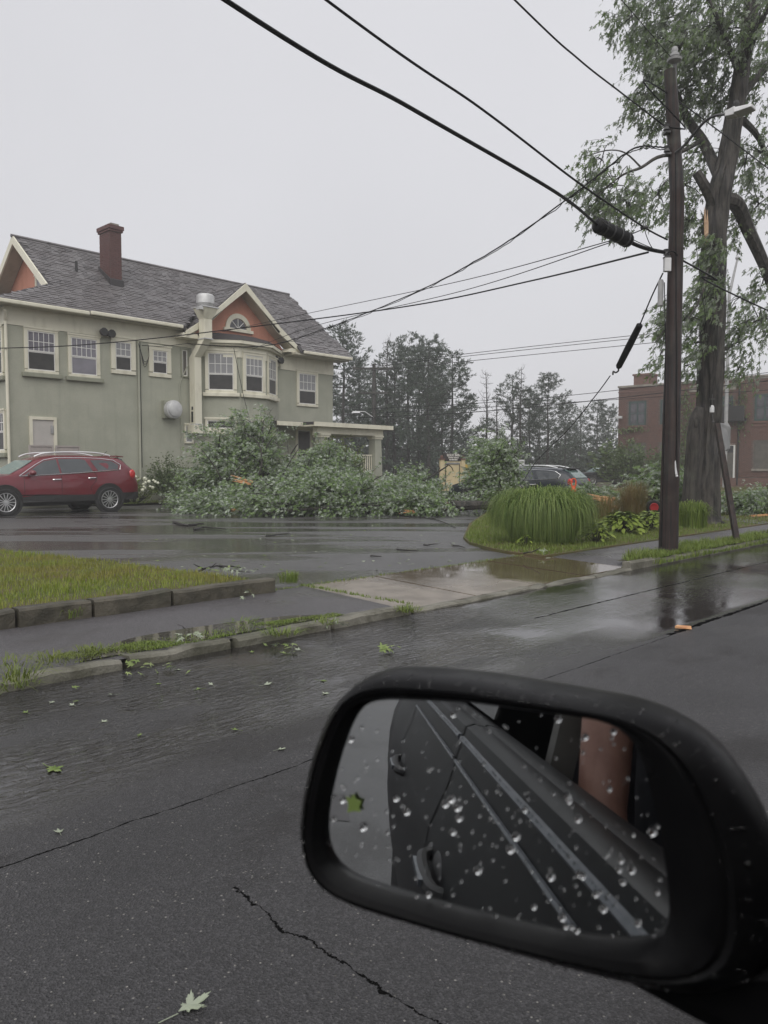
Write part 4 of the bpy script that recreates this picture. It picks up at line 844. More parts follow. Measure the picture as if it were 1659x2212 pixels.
LIMBS = [limb([(1545,470,34,0),(1537,430,26,-.1),(1520,398,22,-.2),(1504,372,20,-.25)], 'broken_stub'),
 limb([(1560,395,26,0),(1540,350,24,.3),(1515,300,22,.6),(1488,262,19,.9),(1462,205,15,1.1),(1445,160,11,1.3),(1437,60,7,1.4),(1425,-60,4,1.4)]),
 limb([(1552,430,34,0),(1590,440,32,.3),(1618,500,28,.6),(1650,570,25,.9),(1700,690,22,1.2),(1760,800,16,1.5)]),
 limb([(1515,302,12,.6),(1490,318,10,.2),(1465,330,8,-.2),(1420,340,7,-.5),(1385,362,6,-.8),(1345,378,4,-1.0),(1290,420,2.5,-1.1)]),
 limb([(1385,362,4,-.8),(1350,330,3,-.9),(1310,325,2.5,-1),(1260,340,1.5,-1)], 'branch'),
 limb([(1590,230,16,0),(1640,160,13,.6),(1700,100,11,1.0),(1780,40,8,1.4)]), limb([(1600,170,14,0),(1570,90,11,-.5),(1540,20,9,-.8),(1500,-60,6,-1)]),
 limb([(1605,140,12,0),(1640,60,10,-.8),(1680,-40,8,-1.4)]), limb([(1605,260,16,.2),(1640,300,12,.8),(1670,380,8,1.3),(1690,470,5,1.5)]),
 limb([(1540,700,8,.1),(1495,690,6,-.4),(1450,700,4,-.7),(1415,740,2,-.9)], 'branch'), limb([(1545,600,8,-.2),(1530,580,6,-.6),(1515,640,4,-.9),(1480,700,2,-1)], 'branch'), limb([(1555,760,7,.2),(1590,740,6,.5),(1620,700,4,.6),(1660,690,2,.7)], 'branch')]
tw, LP, LA = MB(), [], []
wind = Vector((-.85, .15, -.35))
def clump(u, v, ru, rv, n, dd, rd, droop=.5, wnd=.5):
    c = tp(u, v, dd); rx, rz2 = ru*kpx, rv*kpx
    for i in range(int(n*.80)):
        th, ph, rr_ = random.random()*6.28, math.acos(random.uniform(-1,1)), random.random()**.42
        p = c + Vector((rx*rr_*sin(ph)*cos(th), rd*rr_*sin(ph)*sin(th), rz2*rr_*cos(ph)))
        d = Vector((random.gauss(0,.6), random.gauss(0,.6), random.gauss(-.1,.5)-droop)) + wind*wnd; d.normalize()
        ln = random.uniform(.28,.6); e = p+d*ln; mid = p+d*ln*.5+Vector((0,0,.05))
        tw.tube([p, mid, e], [.006,.004,.002], 3, False)
        if i % 4 == 0: tw.tube([p, p.lerp(c, .35)+Vector((0,0,.05)), c], [.008,.011,.016], 3, False)
        for k in range(10):
            t = .15+.9*k/10; LP.append(p.lerp(e, t)+Vector((random.gauss(0,.035),random.gauss(0,.035),random.gauss(0,.03))))
            LA.append(d*.5+Vector((random.gauss(0,.5),random.gauss(0,.5),-.35-random.random()*.5))+wind*wnd*.8)
for a in [(1365,35,52,42,50,.6,.9),(1400,95,60,50,70,.8,1.0),(1440,40,70,60,90,.9,1.2),(1500,90,80,70,120,.6,1.4),(1480,190,75,60,100,.8,1.2),(1560,60,80,70,120,-.4,1.4),(1630,60,60,80,90,-.6,1.3),(1640,170,50,70,60,.9,1.2),(1560,190,70,60,80,1.0,1.0),
          (1400,170,55,45,55,.9,.9),(1385,235,40,30,26,.8,.7),(1440,245,45,40,40,.7,.8),(1300,345,42,34,26,-.9,.5),(1265,390,30,38,20,-1.0,.4),(1330,400,60,45,55,-.9,.7),(1355,450,50,40,50,-.8,.7),(1300,455,45,30,22,-1,.5),(1420,420,40,50,36,-.3,.7),(1480,400,50,70,60,.5,.8),(1490,480,45,45,42,.5,.7),
          (1500,330,50,45,30,.9,.8),(1610,350,30,60,34,.9,.9),(1640,440,40,70,50,1.1,1.0),(1650,330,50,60,45,1.0,1.0),(1590,500,22,40,20,.7,.5),(1470,100,60,60,60,-.6,.8),(1520,-30,140,60,120,.3,2.0),(1620,-60,140,80,120,.5,2.0),(1400,-40,80,50,60,.8,1.2),(1760,60,90,140,90,1,2),(1740,320,60,120,60,1,1.5)]: clump(*a)
for a in [(1545,530,30,34,46,-.55,.25),(1540,590,36,38,46,-.5,.3),(1520,650,44,40,50,-.6,.5),(1480,690,40,34,38,-.6,.6),(1440,700,30,34,22,-.7,.5),(1500,740,42,32,34,-.5,.5),(1425,770,26,18,9,-.9,.3),(1480,790,30,22,16,-.5,.5),(1600,720,34,40,32,.4,.5),(1640,690,36,50,40,.6,.5),(1625,780,24,40,12,.6,.4),(1595,800,18,34,12,.4,.4),(1650,600,26,40,18,.8,.5),(1600,640,22,40,16,.5,.5),(1445,645,18,30,10,-.5,.4)]: clump(*a, .75, .7)
tw.build('twigs', M['twig'], mt)
tag(link('crown', leaves('crown', LP, LA, RNG.uniform(.09,.15,len(LP)), MAPLE, M['maple'], .5), mt), kind='stuff')
# second tree whose trunk stands at the right edge
t2b = G(1668, 1105, .1); t2 = tree_root('street_tree', (t2b.x, t2b.y, .08), 'dark tree trunk cut off by the right edge of the lawn', 'tree')
q = MB(); q.tube([(.0,0,-.1),(-.0,0,.15),(.12,0,.9),(.3,.1,2.5),(.55,.2,4.5),(.9,.3,6.5)], [.40,.26,.22,.2,.16,.08], 12, False); q.build('trunk', M['bark'], t2, smooth=True)
q = MB(); L, A = [], []
for i in range(9):
    a = i*.7; d = Vector((cos(a)*.8+.35, sin(a), .55)); p0 = Vector((.5+.05*i,.15,3.6+.32*i)); q.tube([p0, p0+d*.9, p0+d*1.9], [.06,.035,.012], 5, False)
    for k in range(90):
        p = p0+d*random.uniform(.7,2.2)+Vector((random.gauss(0,.35),random.gauss(0,.35),random.gauss(0,.35))); L.append(p); A.append(Vector((random.gauss(-.3,.5),random.gauss(0,.5),-.5)))
q.build('limbs', M['bark'], t2); tag(link('crown', leaves('crown', L, A, RNG.uniform(.1,.16,len(L)), MAPLE, M['maple']), t2), kind='stuff')
# ================================================================ UTILITY POLE, LINES
PB = G(1443.5, 1193, .085); PD = PB.y
def pp(u, v, dd=0.0): return P(u, v, PD+dd)
ptop = pp(1447.5, 152)
pole = empty('utility_pole', (PB.x, PB.y, 0)); tag(pole, 'dark creosoted wooden utility pole standing in the verge grass', 'utility pole')
q = MB(); q.tube([(0,0,-.3),(.0,0,.0),(.002,0,1.0),(.01,0,3),(.02,0,5.5),(ptop.x-PB.x,0,ptop.z)], [.152,.148,.138,.122,.105,.088], 20); q.build('shaft', M['pole'], pole, smooth=True)
def pl(u, v, dd=0.0): return pp(u, v, dd)-Vector((PB.x, PB.y, 0))
t_ = pl(1455, 150); q = MB(); q.bar((t_.x,-.06,t_.z-.45),(t_.x,-.06,t_.z+.08),.05,.03,(0,1,0)); q.build('top_bracket', M['hard'], pole)
q = MB(); q.lathe([(.02,.05),(.055,.07),(.10,.09),(.11,.12),(.05,.14),(.07,.16),(.07,.19),(.04,.21),(.05,.25),(.035,.29)], 12, (t_.x-.01,-.06,t_.z)); q.build('insulator', M['plasticg'], pole, smooth=True)
a_ = [pl(1458,330,-.08), pl(1480,312,-.2), pl(1520,265,-.55), pl(1545,250,-.75), pl(1575,246,-.85)]
q = MB(); q.tube(spline(a_, 5), .02, 8); arm = q.build('lamp_arm', M['hard'], pole, smooth=True)
h_ = pl(1591, 243, -.9); q = MB(); hd = Vector((.68,-.68,0)); hs = Vector((.68,.68,0))
def hq(s_, n_, z): return h_+hd*(s_*.66)+hs*n_+Vector((0,0,z))
q.hexa([hq(-.22,-.07,-.03),hq(-.22,.07,-.03),hq(.0,.09,-.05),hq(.0,-.09,-.05)],[hq(-.22,-.06,.05),hq(-.22,.06,.05),hq(.0,.08,.07),hq(.0,-.08,.07)])
q.hexa([hq(.0,-.13,-.04),hq(.0,.13,-.04),hq(.36,.10,-.02),hq(.36,-.10,-.02)],[hq(.0,-.11,.04),hq(.0,.11,.04),hq(.36,.08,.03),hq(.36,-.08,.03)])
q.build('lamp_head', M['plasticw'], pole, bevel=.012); q = MB(); c_ = hq(-.02,0,.06); q.lathe([(.04,0),(.045,.06),(.035,.1)], 10, c_); q.build('photocell', M['clad'], pole)
c_ = pl(1441, 572, -.16); q = MB(); q.box(c_.x-.045,c_.x+.055,c_.y-.03,c_.y+.05,c_.z-.1,c_.z+.1); q.build('terminal_box', M['plasticw'], pole, bevel=.008)
c_ = pl(1427, 633, -.02); q = MB(); q.lathe([(.03,-.2),(.042,-.19),(.042,.17),(.03,.2)], 12, c_); q.build('riser_guard', M['plasticg'], pole, smooth=True)
for (u, v) in ((1440,275),(1441,322),(1440,545)):
    c_ = pl(u, v, -.1); q = MB(); q.lathe([(.02,-.05),(.05,-.04),(.035,0),(.05,.04),(.02,.05)], 10, c_); q.box(c_.x-.02,c_.x+.06,c_.y-.02,c_.y+.1,c_.z-.08,c_.z-.05); q.build('bracket', M['hard'], pole)
q = MB(); c0 = pl(1457.5,560,.02); q.tube(spline([pl(1462,556,-.05),pl(1467,575,-.05),pl(1466,600,-.05),pl(1459,615,-.05)],5), .014, 6); q.tube(spline([pl(1440,548,-.14),pl(1452,543,-.17),pl(1464,552,-.1),pl(1471,570,-.02),pl(1464,612,-.02)],5), .010, 6); q.build('cable_loop', M['cable'], pole)
q = MB(); q.tube([pl(1435,610,-.12),pl(1438,760,-.14),pl(1429,1180,-.16)], .008, 5); q.tube([pl(1459,330,-.1),pl(1461,700,-.12),pl(1462,1030,-.14)], .008, 5); q.build('ground_wire', M['cable'], pole)
c_ = pl(1461, 1012, -.1); q = MB(); q.tube([pl(1458,995,-.12), pl(1461,1025,-.14)], [.012,.018], 8); q.ball(pl(1462,1028,-.14), .022, 8, 5); q.build('ground_clamp', M['plasticw'], pole)
def wire(name, pts, r, label, cat='cable', group=None, n=14, m='cable', helper=None, wob=0):
    pts = spline(pts, n) if len(pts) > 2 else pts; o = Vector(pts[0]); q = MB()
    if wob: pts = [p+Vector((random.gauss(0,wob),random.gauss(0,wob),random.gauss(0,wob))) for p in pts]
    q.tube([p-o for p in map(Vector, pts)], r, 6); ob = q.build(name, M[m], None, smooth=True, loc=o); tag(ob, label, cat, group); return ob
def sky_pt(u, v, t):                 # where a line running t metres from the street axis passes the sight line
    r = ray(u, v); k = t/(S2*(r.y-r.x)); return Vector((0,0,CAM_H))+r*k
def along(a, bpt, f): a, bpt = Vector(a), Vector(bpt); return a + (bpt-a)*f
TP = st(PB)[1]
# thick communication cable with its splice case
c1 = pp(1435,545,-.2); c2 = pp(1358,520,-.55); c3 = pp(1290,486,-.95); c4 = sky_pt(890,235,TP-.25); c5 = sky_pt(490,2,TP-.3); c6 = c5+(c5-c4)*3.0+Vector((0,0,.5))
wire('splice_cable', [c1, pp(1400,538,-.35), pp(1372,528,-.5), c2], .028, 'thick black cable sagging from the splice case to the pole')
wire('communication_cable', [c3, sky_pt(1200,415,TP-.22), c4, c5, c6], .0195, 'thickest black overhead cable crossing the sky to the splice case', 'cable', 'overhead lines along the street')
ax_v = (c2-c3); cl = empty('splice_case', c3); tag(cl, 'black cylindrical splice case hanging on the thick cable by the pole', 'splice case')
d_ = ax_v.normalized(); q = MB(); q.tube([d_*-.03, d_*.0, d_*.04, d_*.06, d_*(ax_v.length-.06), d_*(ax_v.length-.04), d_*ax_v.length, d_*(ax_v.length+.03)], [.05,.095,.11,.10,.10,.11,.095,.05], 16); q.build('shell', M['cable'], cl, smooth=True)
for f in (.15,.38,.62,.85):
    q = MB(); q.tube([d_*ax_v.length*f, d_*(ax_v.length*f+.025)], .108, 16); q.ball(d_*ax_v.length*f+Vector((0,0,.12)), .02, 6, 4); q.build('clamp_band', M['hard'], cl)
wire('messenger_wire', [sky_pt(1265,452,TP-.2), pp(1330,497,-.75), pp(1385,526,-.4), pp(1440,548,-.12)], .006, 'thin steel strand carrying the splice case', m='steelw')
for (u, v) in ((1346,487),(1512*.0+1400,520),(1437-5,520)): pass
e2 = sky_pt(705,0,TP-.1); e1 = sky_pt(1040,235,TP-.1)
wire('overhead_cable', [pp(1442,518,-.1), pp(1390,490,-.3), sky_pt(1250,395,TP-.1), e1, e2, e2+(e2-e1)*3+Vector((0,0,.3))], .0125, 'black overhead cable just above the thickest one', 'cable', 'overhead lines along the street')
q0 = pp(1392,491,-.3); cp = empty('cable_clamp', q0); tag(cp, 'small strand clamp with tails on the upper cable near the pole', 'clamp')
MB().lathe([(.01,-.06),(.03,-.05),(.03,.05),(.01,.06)], 8, (0,0,0), 'x').build('grip', M['hard'], cp); qq = MB(); qq.tube(spline([(0,0,0),(.03,0,-.12),(.12,0,-.3),(.22,0,-.36)],5), .006, 5); qq.tube([(0,0,-.02),(-.2,-.1,-.12),(-.42,-.25,-.22)], .008, 5); qq.build('tail', M['cable'], cp)
f2 = sky_pt(1112,0,TP-.1); f1 = sky_pt(1250,128,TP-.1)
wire('overhead_cable', [pp(1440,276,-.1), pp(1400,245,-.2), sky_pt(1335,195,TP-.1), f1, f2, f2+(f2-f1)*4+Vector((0,0,.2))], .0105, 'black overhead cable running to the bracket near the pole top', 'cable', 'overhead lines along the street')
g2 = sky_pt(1343,0,TP-.05); g1 = pp(1453,128)
wire('primary_line', [g1, g2, g2+(g2-g1)*4], .006, 'thin bare line from the insulator on top of the pole', 'cable', 'overhead lines along the street')
nx = PB+Vector((S2*34, S2*34, 0))
wire('overhead_cable', [pp(1444,275,-.1), pp(1480,279,-.05), pp(1560,288,1.5), Vector((nx.x, nx.y, 6.8))], .011, 'cable leaving the pole to the right in front of the maple limbs', 'cable', 'overhead lines along the street')
wire('communication_cable', [pp(1462,556,-.1), pp(1545,602,1.0), pp(1659,671,3.0), Vector((nx.x, nx.y, 3.9))], .014, 'black cable slanting down to the right across the maple trunk', 'cable', 'overhead lines along the street')
wire('tree_wire', [tp(1503,520,-2.0), tp(1512,600,-1.9), tp(1527,720,-1.6), tp(1535,880,-.7)], .006, 'loose wire hanging past the maple trunk')
# twisted service drop to the house
hA = hp(*(lambda q: (q[0], -.3, q[1]))(F(405,742,-.3)))
sd = [pp(1440,320,-.1), pp(1372,320,.3), pp(1300,372,1.5), pp(1228,428,2.6), P(1060,545,16), P(890,635,19.5), P(690,714,24), P(560,748,27), hA]
wire('service_drop', sd, .013, 'twisted service drop swinging down from the pole to the green house', 'cable', 'service drops to the green house', wob=.004)
wire('service_drop_strand', [p+Vector((0,.02,-.02)) for p in sd], .008, 'second strand twisted round the service drop', 'cable', 'service drops to the green house', wob=.012)
hB = hp(*(lambda q: (q[0], -.2, q[1]))(F(306,746,-.2)))
wire('service_drop', [hA, hp(*(lambda q: (q[0], -.5, q[1]))(F(350,748,-.5))), hB], .012, 'end of the service drop strung along the wall to the drip loops', 'cable', 'service drops to the green house')
wire('drop_wire', [pp(1400,545,-.1), P(1150,606,16), P(890,660,19), P(560,704,22), P(240,740,24), P(0,752,25), P(-400,752,27)], .016, 'heavy black line crossing in front of the house to the left edge', 'cable', 'service drops to the green house')
hC = hp(*(lambda q: (q[0], -.55, q[1]))(F(455,722,-.55)))
wire('drop_wire', [pp(1330,517,.2), P(1000,606,17), P(660,678,23), hC], .008, 'upper thin drop wire reaching the exhaust duct', 'cable', 'service drops to the green house')
hD = hp(9.0, -1.1, F(500,748,-1.1)[1])
wire('drop_wire', [pp(1318,524,.2), P(1000,628,17), P(680,704,23), hD], .008, 'lower thin drop wire reaching the bay window frieze', 'cable', 'service drops to the green house')
wire('hanging_wire', [hp(*(lambda q: (q[0], -1.1, q[1]))(F(505,752,-1.1))), hp(*(lambda q: (q[0], -1.6, q[1]))(F(525,850,-1.6))), P(548,940,25.5), P(560,990,25)], .011, 'torn wire hanging down the bay window into the fallen branches')
# broken line with its black sleeve
s0, s1, s2, s3, s4 = pp(1432,590,-.1), pp(1408,640,.2), pp(1383,700,.6), pp(1335,795,1.2), pp(1318,812,1.5)
wire('broken_line', [s0, s1, s2], .012, 'broken line dropping from the pole to the black sleeve')
sl = empty('line_sleeve', s2); tag(sl, 'long black sleeve with hook on the broken line', 'cable sleeve'); dv = s3-s2
q = MB(); q.tube([(0,0,0), dv*.02, dv*.5, dv*.96, dv], [.03,.052,.058,.052,.03], 12); q.build('sleeve', M['cable'], sl, smooth=True)
q = MB(); q.tube(spline([dv, dv*1.06+Vector((.03,0,0)), dv*1.11, dv*1.08+Vector((-.05,0,0)), dv*1.16+Vector((-.03,0,0))],4), .014, 6); q.build('hook', M['hard'], sl)
wire('broken_line', [s4, pp(1290,850,2.4), P(1230,925,16.5), P(1160,995,19), P(1130,1040,20.5)], .010, 'broken line trailing from the sleeve down to the ground by the dark wagon')
# far pole and lines
fp = P(808, 1000, 52); fpo = empty('far_utility_pole', (fp.x, fp.y, .1)); tag(fpo, 'distant utility pole with crossarm and lamp among the pines', 'utility pole')
ft = P(808,786,52).z-.1; q = MB(); q.tube([(0,0,-.2),(0,0,ft)], [.16,.12], 10); q.build('shaft', M['pinebark'], fpo)
q = MB(); q.box(-1.4,1.3,-.2,-.1,ft-.4,ft-.26); q.box(-1.0,1.0,-.2,-.1,ft-2.0,ft-1.88); q.build('crossarm', M['pinebark'], fpo)
for x in (-1.3,-.7,.7,1.2):
    q = MB(); q.lathe([(.03,0),(.07,.05),(.05,.12),(.02,.2)], 8, (x,-.15,ft-.26)); q.build('insulator', M['plasticg'], fpo)
q = MB(); q.tube([(0,-.1,ft-3.6),(-.6,-.3,ft-3.2),(-1.0,-.4,ft-3.2)], .03, 6); q.hexa([(-1.5,-.5,ft-3.3),(-.9,-.5,ft-3.3),(-.9,-.3,ft-3.3),(-1.5,-.3,ft-3.3)],[(-1.4,-.46,ft-3.18),(-.95,-.46,ft-3.18),(-.95,-.34,ft-3.18),(-1.4,-.34,ft-3.18)]); q.build('lamp', M['plasticw'], fpo)
q = MB(); q.tube([(.1,-.18,.2),(.1,-.18,3.5)], .05, 6); q.build('riser_guard', M['plasticg'], fpo)
for (a, m_, c, lab) in (((800,789),(1150,748),(1700,690),'upper line of the far pair crossing behind the pole'),((812,791),(1150,754),(1700,697),'lower line of the far pair crossing behind the pole'),((815,800),(1150,766),(1700,712),'third far line below the pair'),((760,885),(1150,862),(1700,800),'far line crossing the pines at mid height'),((760,903),(1100,884),(1700,818),'thicker far line sagging across the pine trunks'),((800,893),(1150,874),(1700,840),'faint far line across the dead trees')):
    wire('far_line', [P(*a,52), P(*m_,50), P(*c,47)], .028 if 'thick' in lab else .02, lab, 'cable', 'distant overhead lines', 8)
# flagpole on the brick building
f_ = P(1571, 805, 50); fl2 = empty('flagpole', (f_.x, f_.y, .1)); tag(fl2, 'slim grey flagpole rising behind the maple trunk', 'flagpole')
q = MB(); q.tube([(0,0,0),(.0,0,P(1571,640,50).z),(.45,0,P(1584,565,50).z)], [.13,.10,.06], 10); q.build('shaft', M['plasticg'], fl2); q = MB(); q.ball((.46,0,P(1584,561,50).z), .13, 10, 6); q.build('finial', M['plasticg'], fl2)
# ================================================================ VEHICLES
def interp(tab, x): return float(np.interp(x, [t[0] for t in tab], [t[1] for t in tab]))
TOP = [(-2.52,.95),(-2.47,1.18),(-2.36,1.34),(-2.12,1.58),(-1.95,1.66),(-1.5,1.70),(-.8,1.725),(0,1.715),(.35,1.66),(.62,1.56),(.98,1.34),(1.34,1.15),(1.5,1.12),(1.95,1.08),(2.3,.98),(2.48,.82),(2.58,.62)]
BELT = [(-2.52,.90),(-2.4,1.16),(-2.0,1.25),(-1,1.20),(0,1.15),(1.0,1.09),(1.34,1.08),(1.95,1.02),(2.3,.92),(2.48,.76),(2.58,.58)]
PLAN = [(-2.52,.86),(-2.3,.94),(-1.7,.995),(0,1.0),(1.5,.99),(2.1,.93),(2.4,.82),(2.58,.62)]
BOT = [(-2.52,.52),(-2.3,.40),(-2.0,.36),(2.2,.34),(2.58,.40)]
HW = .97
def half(x):
    t, b, p, z0 = interp(TOP,x), interp(BELT,x), interp(PLAN,x)*HW, interp(BOT,x); h = max(t-b, .01); k = min(1, h/.35)
    return [(.80*p,z0),(.97*p,z0+.06),(1.0*p,.62 if b > .66 else (z0+b)/2),(.995*p,.62+(b-.62)*.55 if b > .66 else (z0+b)/2+.02),(.95*p,b),(.95*p-h*.24,b+h*.5),(.95*p-h*.40,t-.10*k),(.95*p-h*.40-.13,t-.025*k),(0,t)]
def body_y(x, z):
    hs_ = half(x)
    for (ya, za), (yb, zb) in zip(hs_[1:], hs_[2:]):
        if za <= z <= zb: return ya+(yb-ya)*(z-za)/max(zb-za,1e-6)
    return hs_[4][0]
def make_suv(name, loc, rz_, paint, label, cat='suv', group=None, scale=(1,1,1), dark=False):
    root = empty(name, loc, rz_); root.scale = scale; tag(root, label, cat, group)
    xs = sorted(set([t[0] for t in TOP]+[-2.2,-1.2,-.4,.2,.5,.8,1.15,1.7,2.15])); V, Fs = [], []; n = 17
    for x in xs:
        hs_ = half(x); ring = [(x,y,z) for y,z in hs_]+[(x,-y,z) for y,z in hs_[-2::-1]]; V += ring
    for i in range(len(xs)-1):
        for k in range(n-1): Fs.append((i*n+k, (i+1)*n+k, (i+1)*n+k+1, i*n+k+1))
        Fs.append((i*n+n-1, (i+1)*n+n-1, (i+1)*n, i*n))
    Fs += [tuple(range(n)), tuple(range((len(xs)-1)*n, len(xs)*n))[::-1]]
    b = MB(); b.add(V, Fs); body = b.build('body', M[paint], root, smooth=True)
    # lower cladding, arches
    b = MB()
    for sy in (1, -1):
        xx = [x for x in np.linspace(-2.45,2.3,24)]; 
        q = [(x, sy*(body_y(x,.62)+.012), .36) for x in xx]+[(x, sy*(body_y(x,.62)+.012), .56+.02*sin(x*2)) for x in xx[::-1]]
        b.extr(q, (0,-.05*sy,0))
    b.build('side_cladding', M['clad'], root)
    b = MB(); b.box(-2.56,-2.3,-.80,.80,.38,.62); b.box(2.3,2.55,-.7,.7,.36,.5); b.build('bumper_cladding', M['clad'], root, bevel=.04)
    MB().box(-2.3,2.2,-.7,.7,.24,.42).build('underbody', M['clad'], root)
    for wx in (-1.5, 1.52):
        b = MB(); 
        for sy in (1, -1):
            b.lathe([(.43,-.01),(.43,.008),(.47,.012),(.475,-.01)], 28, (wx,sy*(body_y(wx,.62)+.008),.40), 'y'); b.lathe([(.02,0),(.44,0),(.44,.004),(.02,.004)], 28, (wx,sy*(body_y(wx,.62)+.010),.40), 'y')
        b.build('wheel_arch', M['clad'], root)
        for sy in (1, -1):
            y = sy*(body_y(wx,.62)-.075); wh = empty('wheel', (wx,y,.38), 0, root)
            MB().lathe([(.26,.1),(.30,.115),(.35,.112),(.377,.08),(.38,.0),(.377,-.1),(.3,-.11),(.26,-.1)], 32, (0,0,0), 'y').build('tyre', M['rubber'], wh, smooth=True)
            r_ = MB(); f = .085*sy; r_.lathe([(.25,f-.03),(.268,f+.02),(.262,f+.03*sy),(.245,f+.02),(.24,f-.03)], 32, (0,0,0), 'y'); r_.lathe([(.0,f+.0),(.07,f+.0),(.065,f+.03*sy),(.0,f+.035*sy)], 12, (0,0,0), 'y')
            for k in range(14):
                a = k*2*pi/14; r_.bar((.05*cos(a),f+.012*sy,.05*sin(a)), (.25*cos(a),f+.012*sy,.25*sin(a)), .024, .02, (0,1,0))
            r_.build('rim', M['alloy'], wh)
            MB().lathe([(.0,f-.05*sy),(.25,f-.05*sy),(.25,f-.06*sy),(0,f-.06*sy)], 20, (0,0,0), 'y').build('brake_disc', M['clad'], wh)
    # glass
    def side_poly(nm, pts, m, off=.006, sides=(1,-1), th=.012):
        for sy in sides: MB().extr([(x, sy*(body_y(x,z)+off), z) for x,z in pts], (0,-th*sy,0)).build(nm, M[m], root)
    W1 = [(.98,1.12),(.60,1.38),(.36,1.52),(.0,1.585),(-.03,1.17)]; W2 = [(-.08,1.175),(-.06,1.59),(-.7,1.60),(-.86,1.57),(-1.03,1.225)]; W3 = [(-1.19,1.24),(-1.02,1.56),(-1.3,1.575),(-1.7,1.53),(-1.88,1.42),(-1.84,1.30)]
    for wv in (W1, W2, W3): side_poly('side_window', wv, 'carglass')
    for sy in (1, -1):
        line = [(1.12,1.105),(.62,1.42),(.36,1.555),(0,1.625),(-.7,1.635),(-1.4,1.61),(-1.75,1.56),(-1.96,1.42),(-1.9,1.275),(-1.4,1.235),(-.7,1.19),(0,1.15),(.6,1.12),(1.12,1.10)]
        q = MB(); q.tube([(x, sy*(body_y(x,z)+.006), z) for x,z in line], .013, 5); q.build('chrome_surround', M['chrome'], root)
        q = MB(); 
        for x0_, x1_ in ((.0,0),): q.tube([(-.055, sy*(body_y(-.05,z)+.002), z) for z in (.5,.7,.9,1.1,1.16)], .006, 4)
        q.tube([(1.0, sy*(body_y(1.0,z)+.002), z) for z in (.55,.7,.9,1.08)], .006, 4); q.tube([(x, sy*(body_y(x,z)+.002), z) for x,z in ((-.98,.56),(-.92,.75),(-1.1,.95),(-1.14,1.1),(-1.06,1.21))], .006, 4); q.build('door_seam', M['clad'], root)
        for hx, hz in ((.08,1.00),(-.98,1.035)):
            q = MB(); q.tube([(hx-.12, sy*(body_y(hx-.12,hz)+.012), hz+.004), (hx-.09, sy*(body_y(hx,hz)+.035), hz), (hx+.09, sy*(body_y(hx,hz)+.035), hz-.004), (hx+.12, sy*(body_y(hx+.12,hz)+.012), hz-.006)], .018, 6); q.build('door_handle', M['chrome'], root)
        q = MB(); q.tube(spline([(.55, sy*.54, 1.655),(.25, sy*.56, 1.755),(-.5, sy*.57, 1.80),(-1.3, sy*.57, 1.785),(-1.75, sy*.56, 1.70)],5), .026, 6); q.build('roof_rail', M['rail'], root)
        mo = MB(); mo.ball((.82, sy*1.09, 1.19), .13, 10, 7, (.75,1.0,.62)); mo.bar((.86, sy*.9, 1.12), (.84, sy*1.02, 1.16), .06, .05); mo.build('door_mirror', M[paint], root, smooth=True)
        q = MB(); q.ball((-2.32, sy*.86, 1.14), .12, 10, 8, (.9,.45,1.2)); q.build('tail_light', M['taillight'], root, smooth=True)
        q = MB(); q.ball((2.28, sy*.72, .82), .14, 10, 6, (1.3,.6,.6)); q.build('headlight', M['chrome'], root, smooth=True)
    b = MB(); g_ = [(.64,1.556),(.82,1.45),(1.0,1.335),(1.2,1.24),(1.32,1.17)]
    for (xa, _), (xb, _) in zip(g_[:-1], g_[1:]):
        ya, yb = half(xa)[7][0]-.0, half(xb)[7][0]-.0; za, zb = interp(TOP,xa), interp(TOP,xb); b.hexa([(xa,-ya,za-.02),(xa,ya,za-.02),(xb,yb,zb-.02),(xb,-yb,zb-.02)], [(xa,-ya,za+.006),(xa,ya,za+.006),(xb,yb,zb+.006),(xb,-yb,zb+.006)])
    b.build('windscreen', M['windscreen'], root)
    b = MB(); g_ = [(-2.40,1.30),(-2.12,1.585),(-2.0,1.64)]
    for (xa, za), (xb, zb) in zip(g_[:-1], g_[1:]): b.hexa([(xa,-.60,za-.03),(xa,.60,za-.03),(xb,.55,zb-.03),(xb,-.55,zb-.03)], [(xa-.012,-.60,za+.012),(xa-.012,.60,za+.012),(xb-.012,.55,zb+.012),(xb-.012,-.55,zb+.012)])
    b.build('rear_window', M['windscreen'] if dark else M['carglass'], root)
    b = MB(); b.hexa([(-2.2,-.55,1.66),(-2.2,.55,1.66),(-1.92,.6,1.67),(-1.92,-.6,1.67)], [(-2.2,-.55,1.69),(-2.2,.55,1.69),(-1.92,.6,1.71),(-1.92,-.6,1.71)]); b.build('spoiler', M['clad'] if dark else M[paint], root)
    b = MB(); b.box(-2.545,-2.53,-.18,.18,.78,.92); b.build('number_plate', M['plasticw'], root)
    b = MB(); b.tube([(-1.75,0,1.69),(-1.95,0,1.85)], .008, 5); b.build('aerial', M['cable'], root)
    return root
make_suv('parked_suv', (-10.06, 22.89, .06), HA+pi, 'red', 'maroon suv with silver roof rails parked at the side of the green house', 'suv')
dw = P(1118, 1040, 26.0); dk = make_suv('parked_wagon', (dw.x, dw.y, .03), rad(146), 'navy', 'dark blue wagon with white side lettering half hidden by fallen branches', 'car', scale=(.92,.9,.80), dark=True)
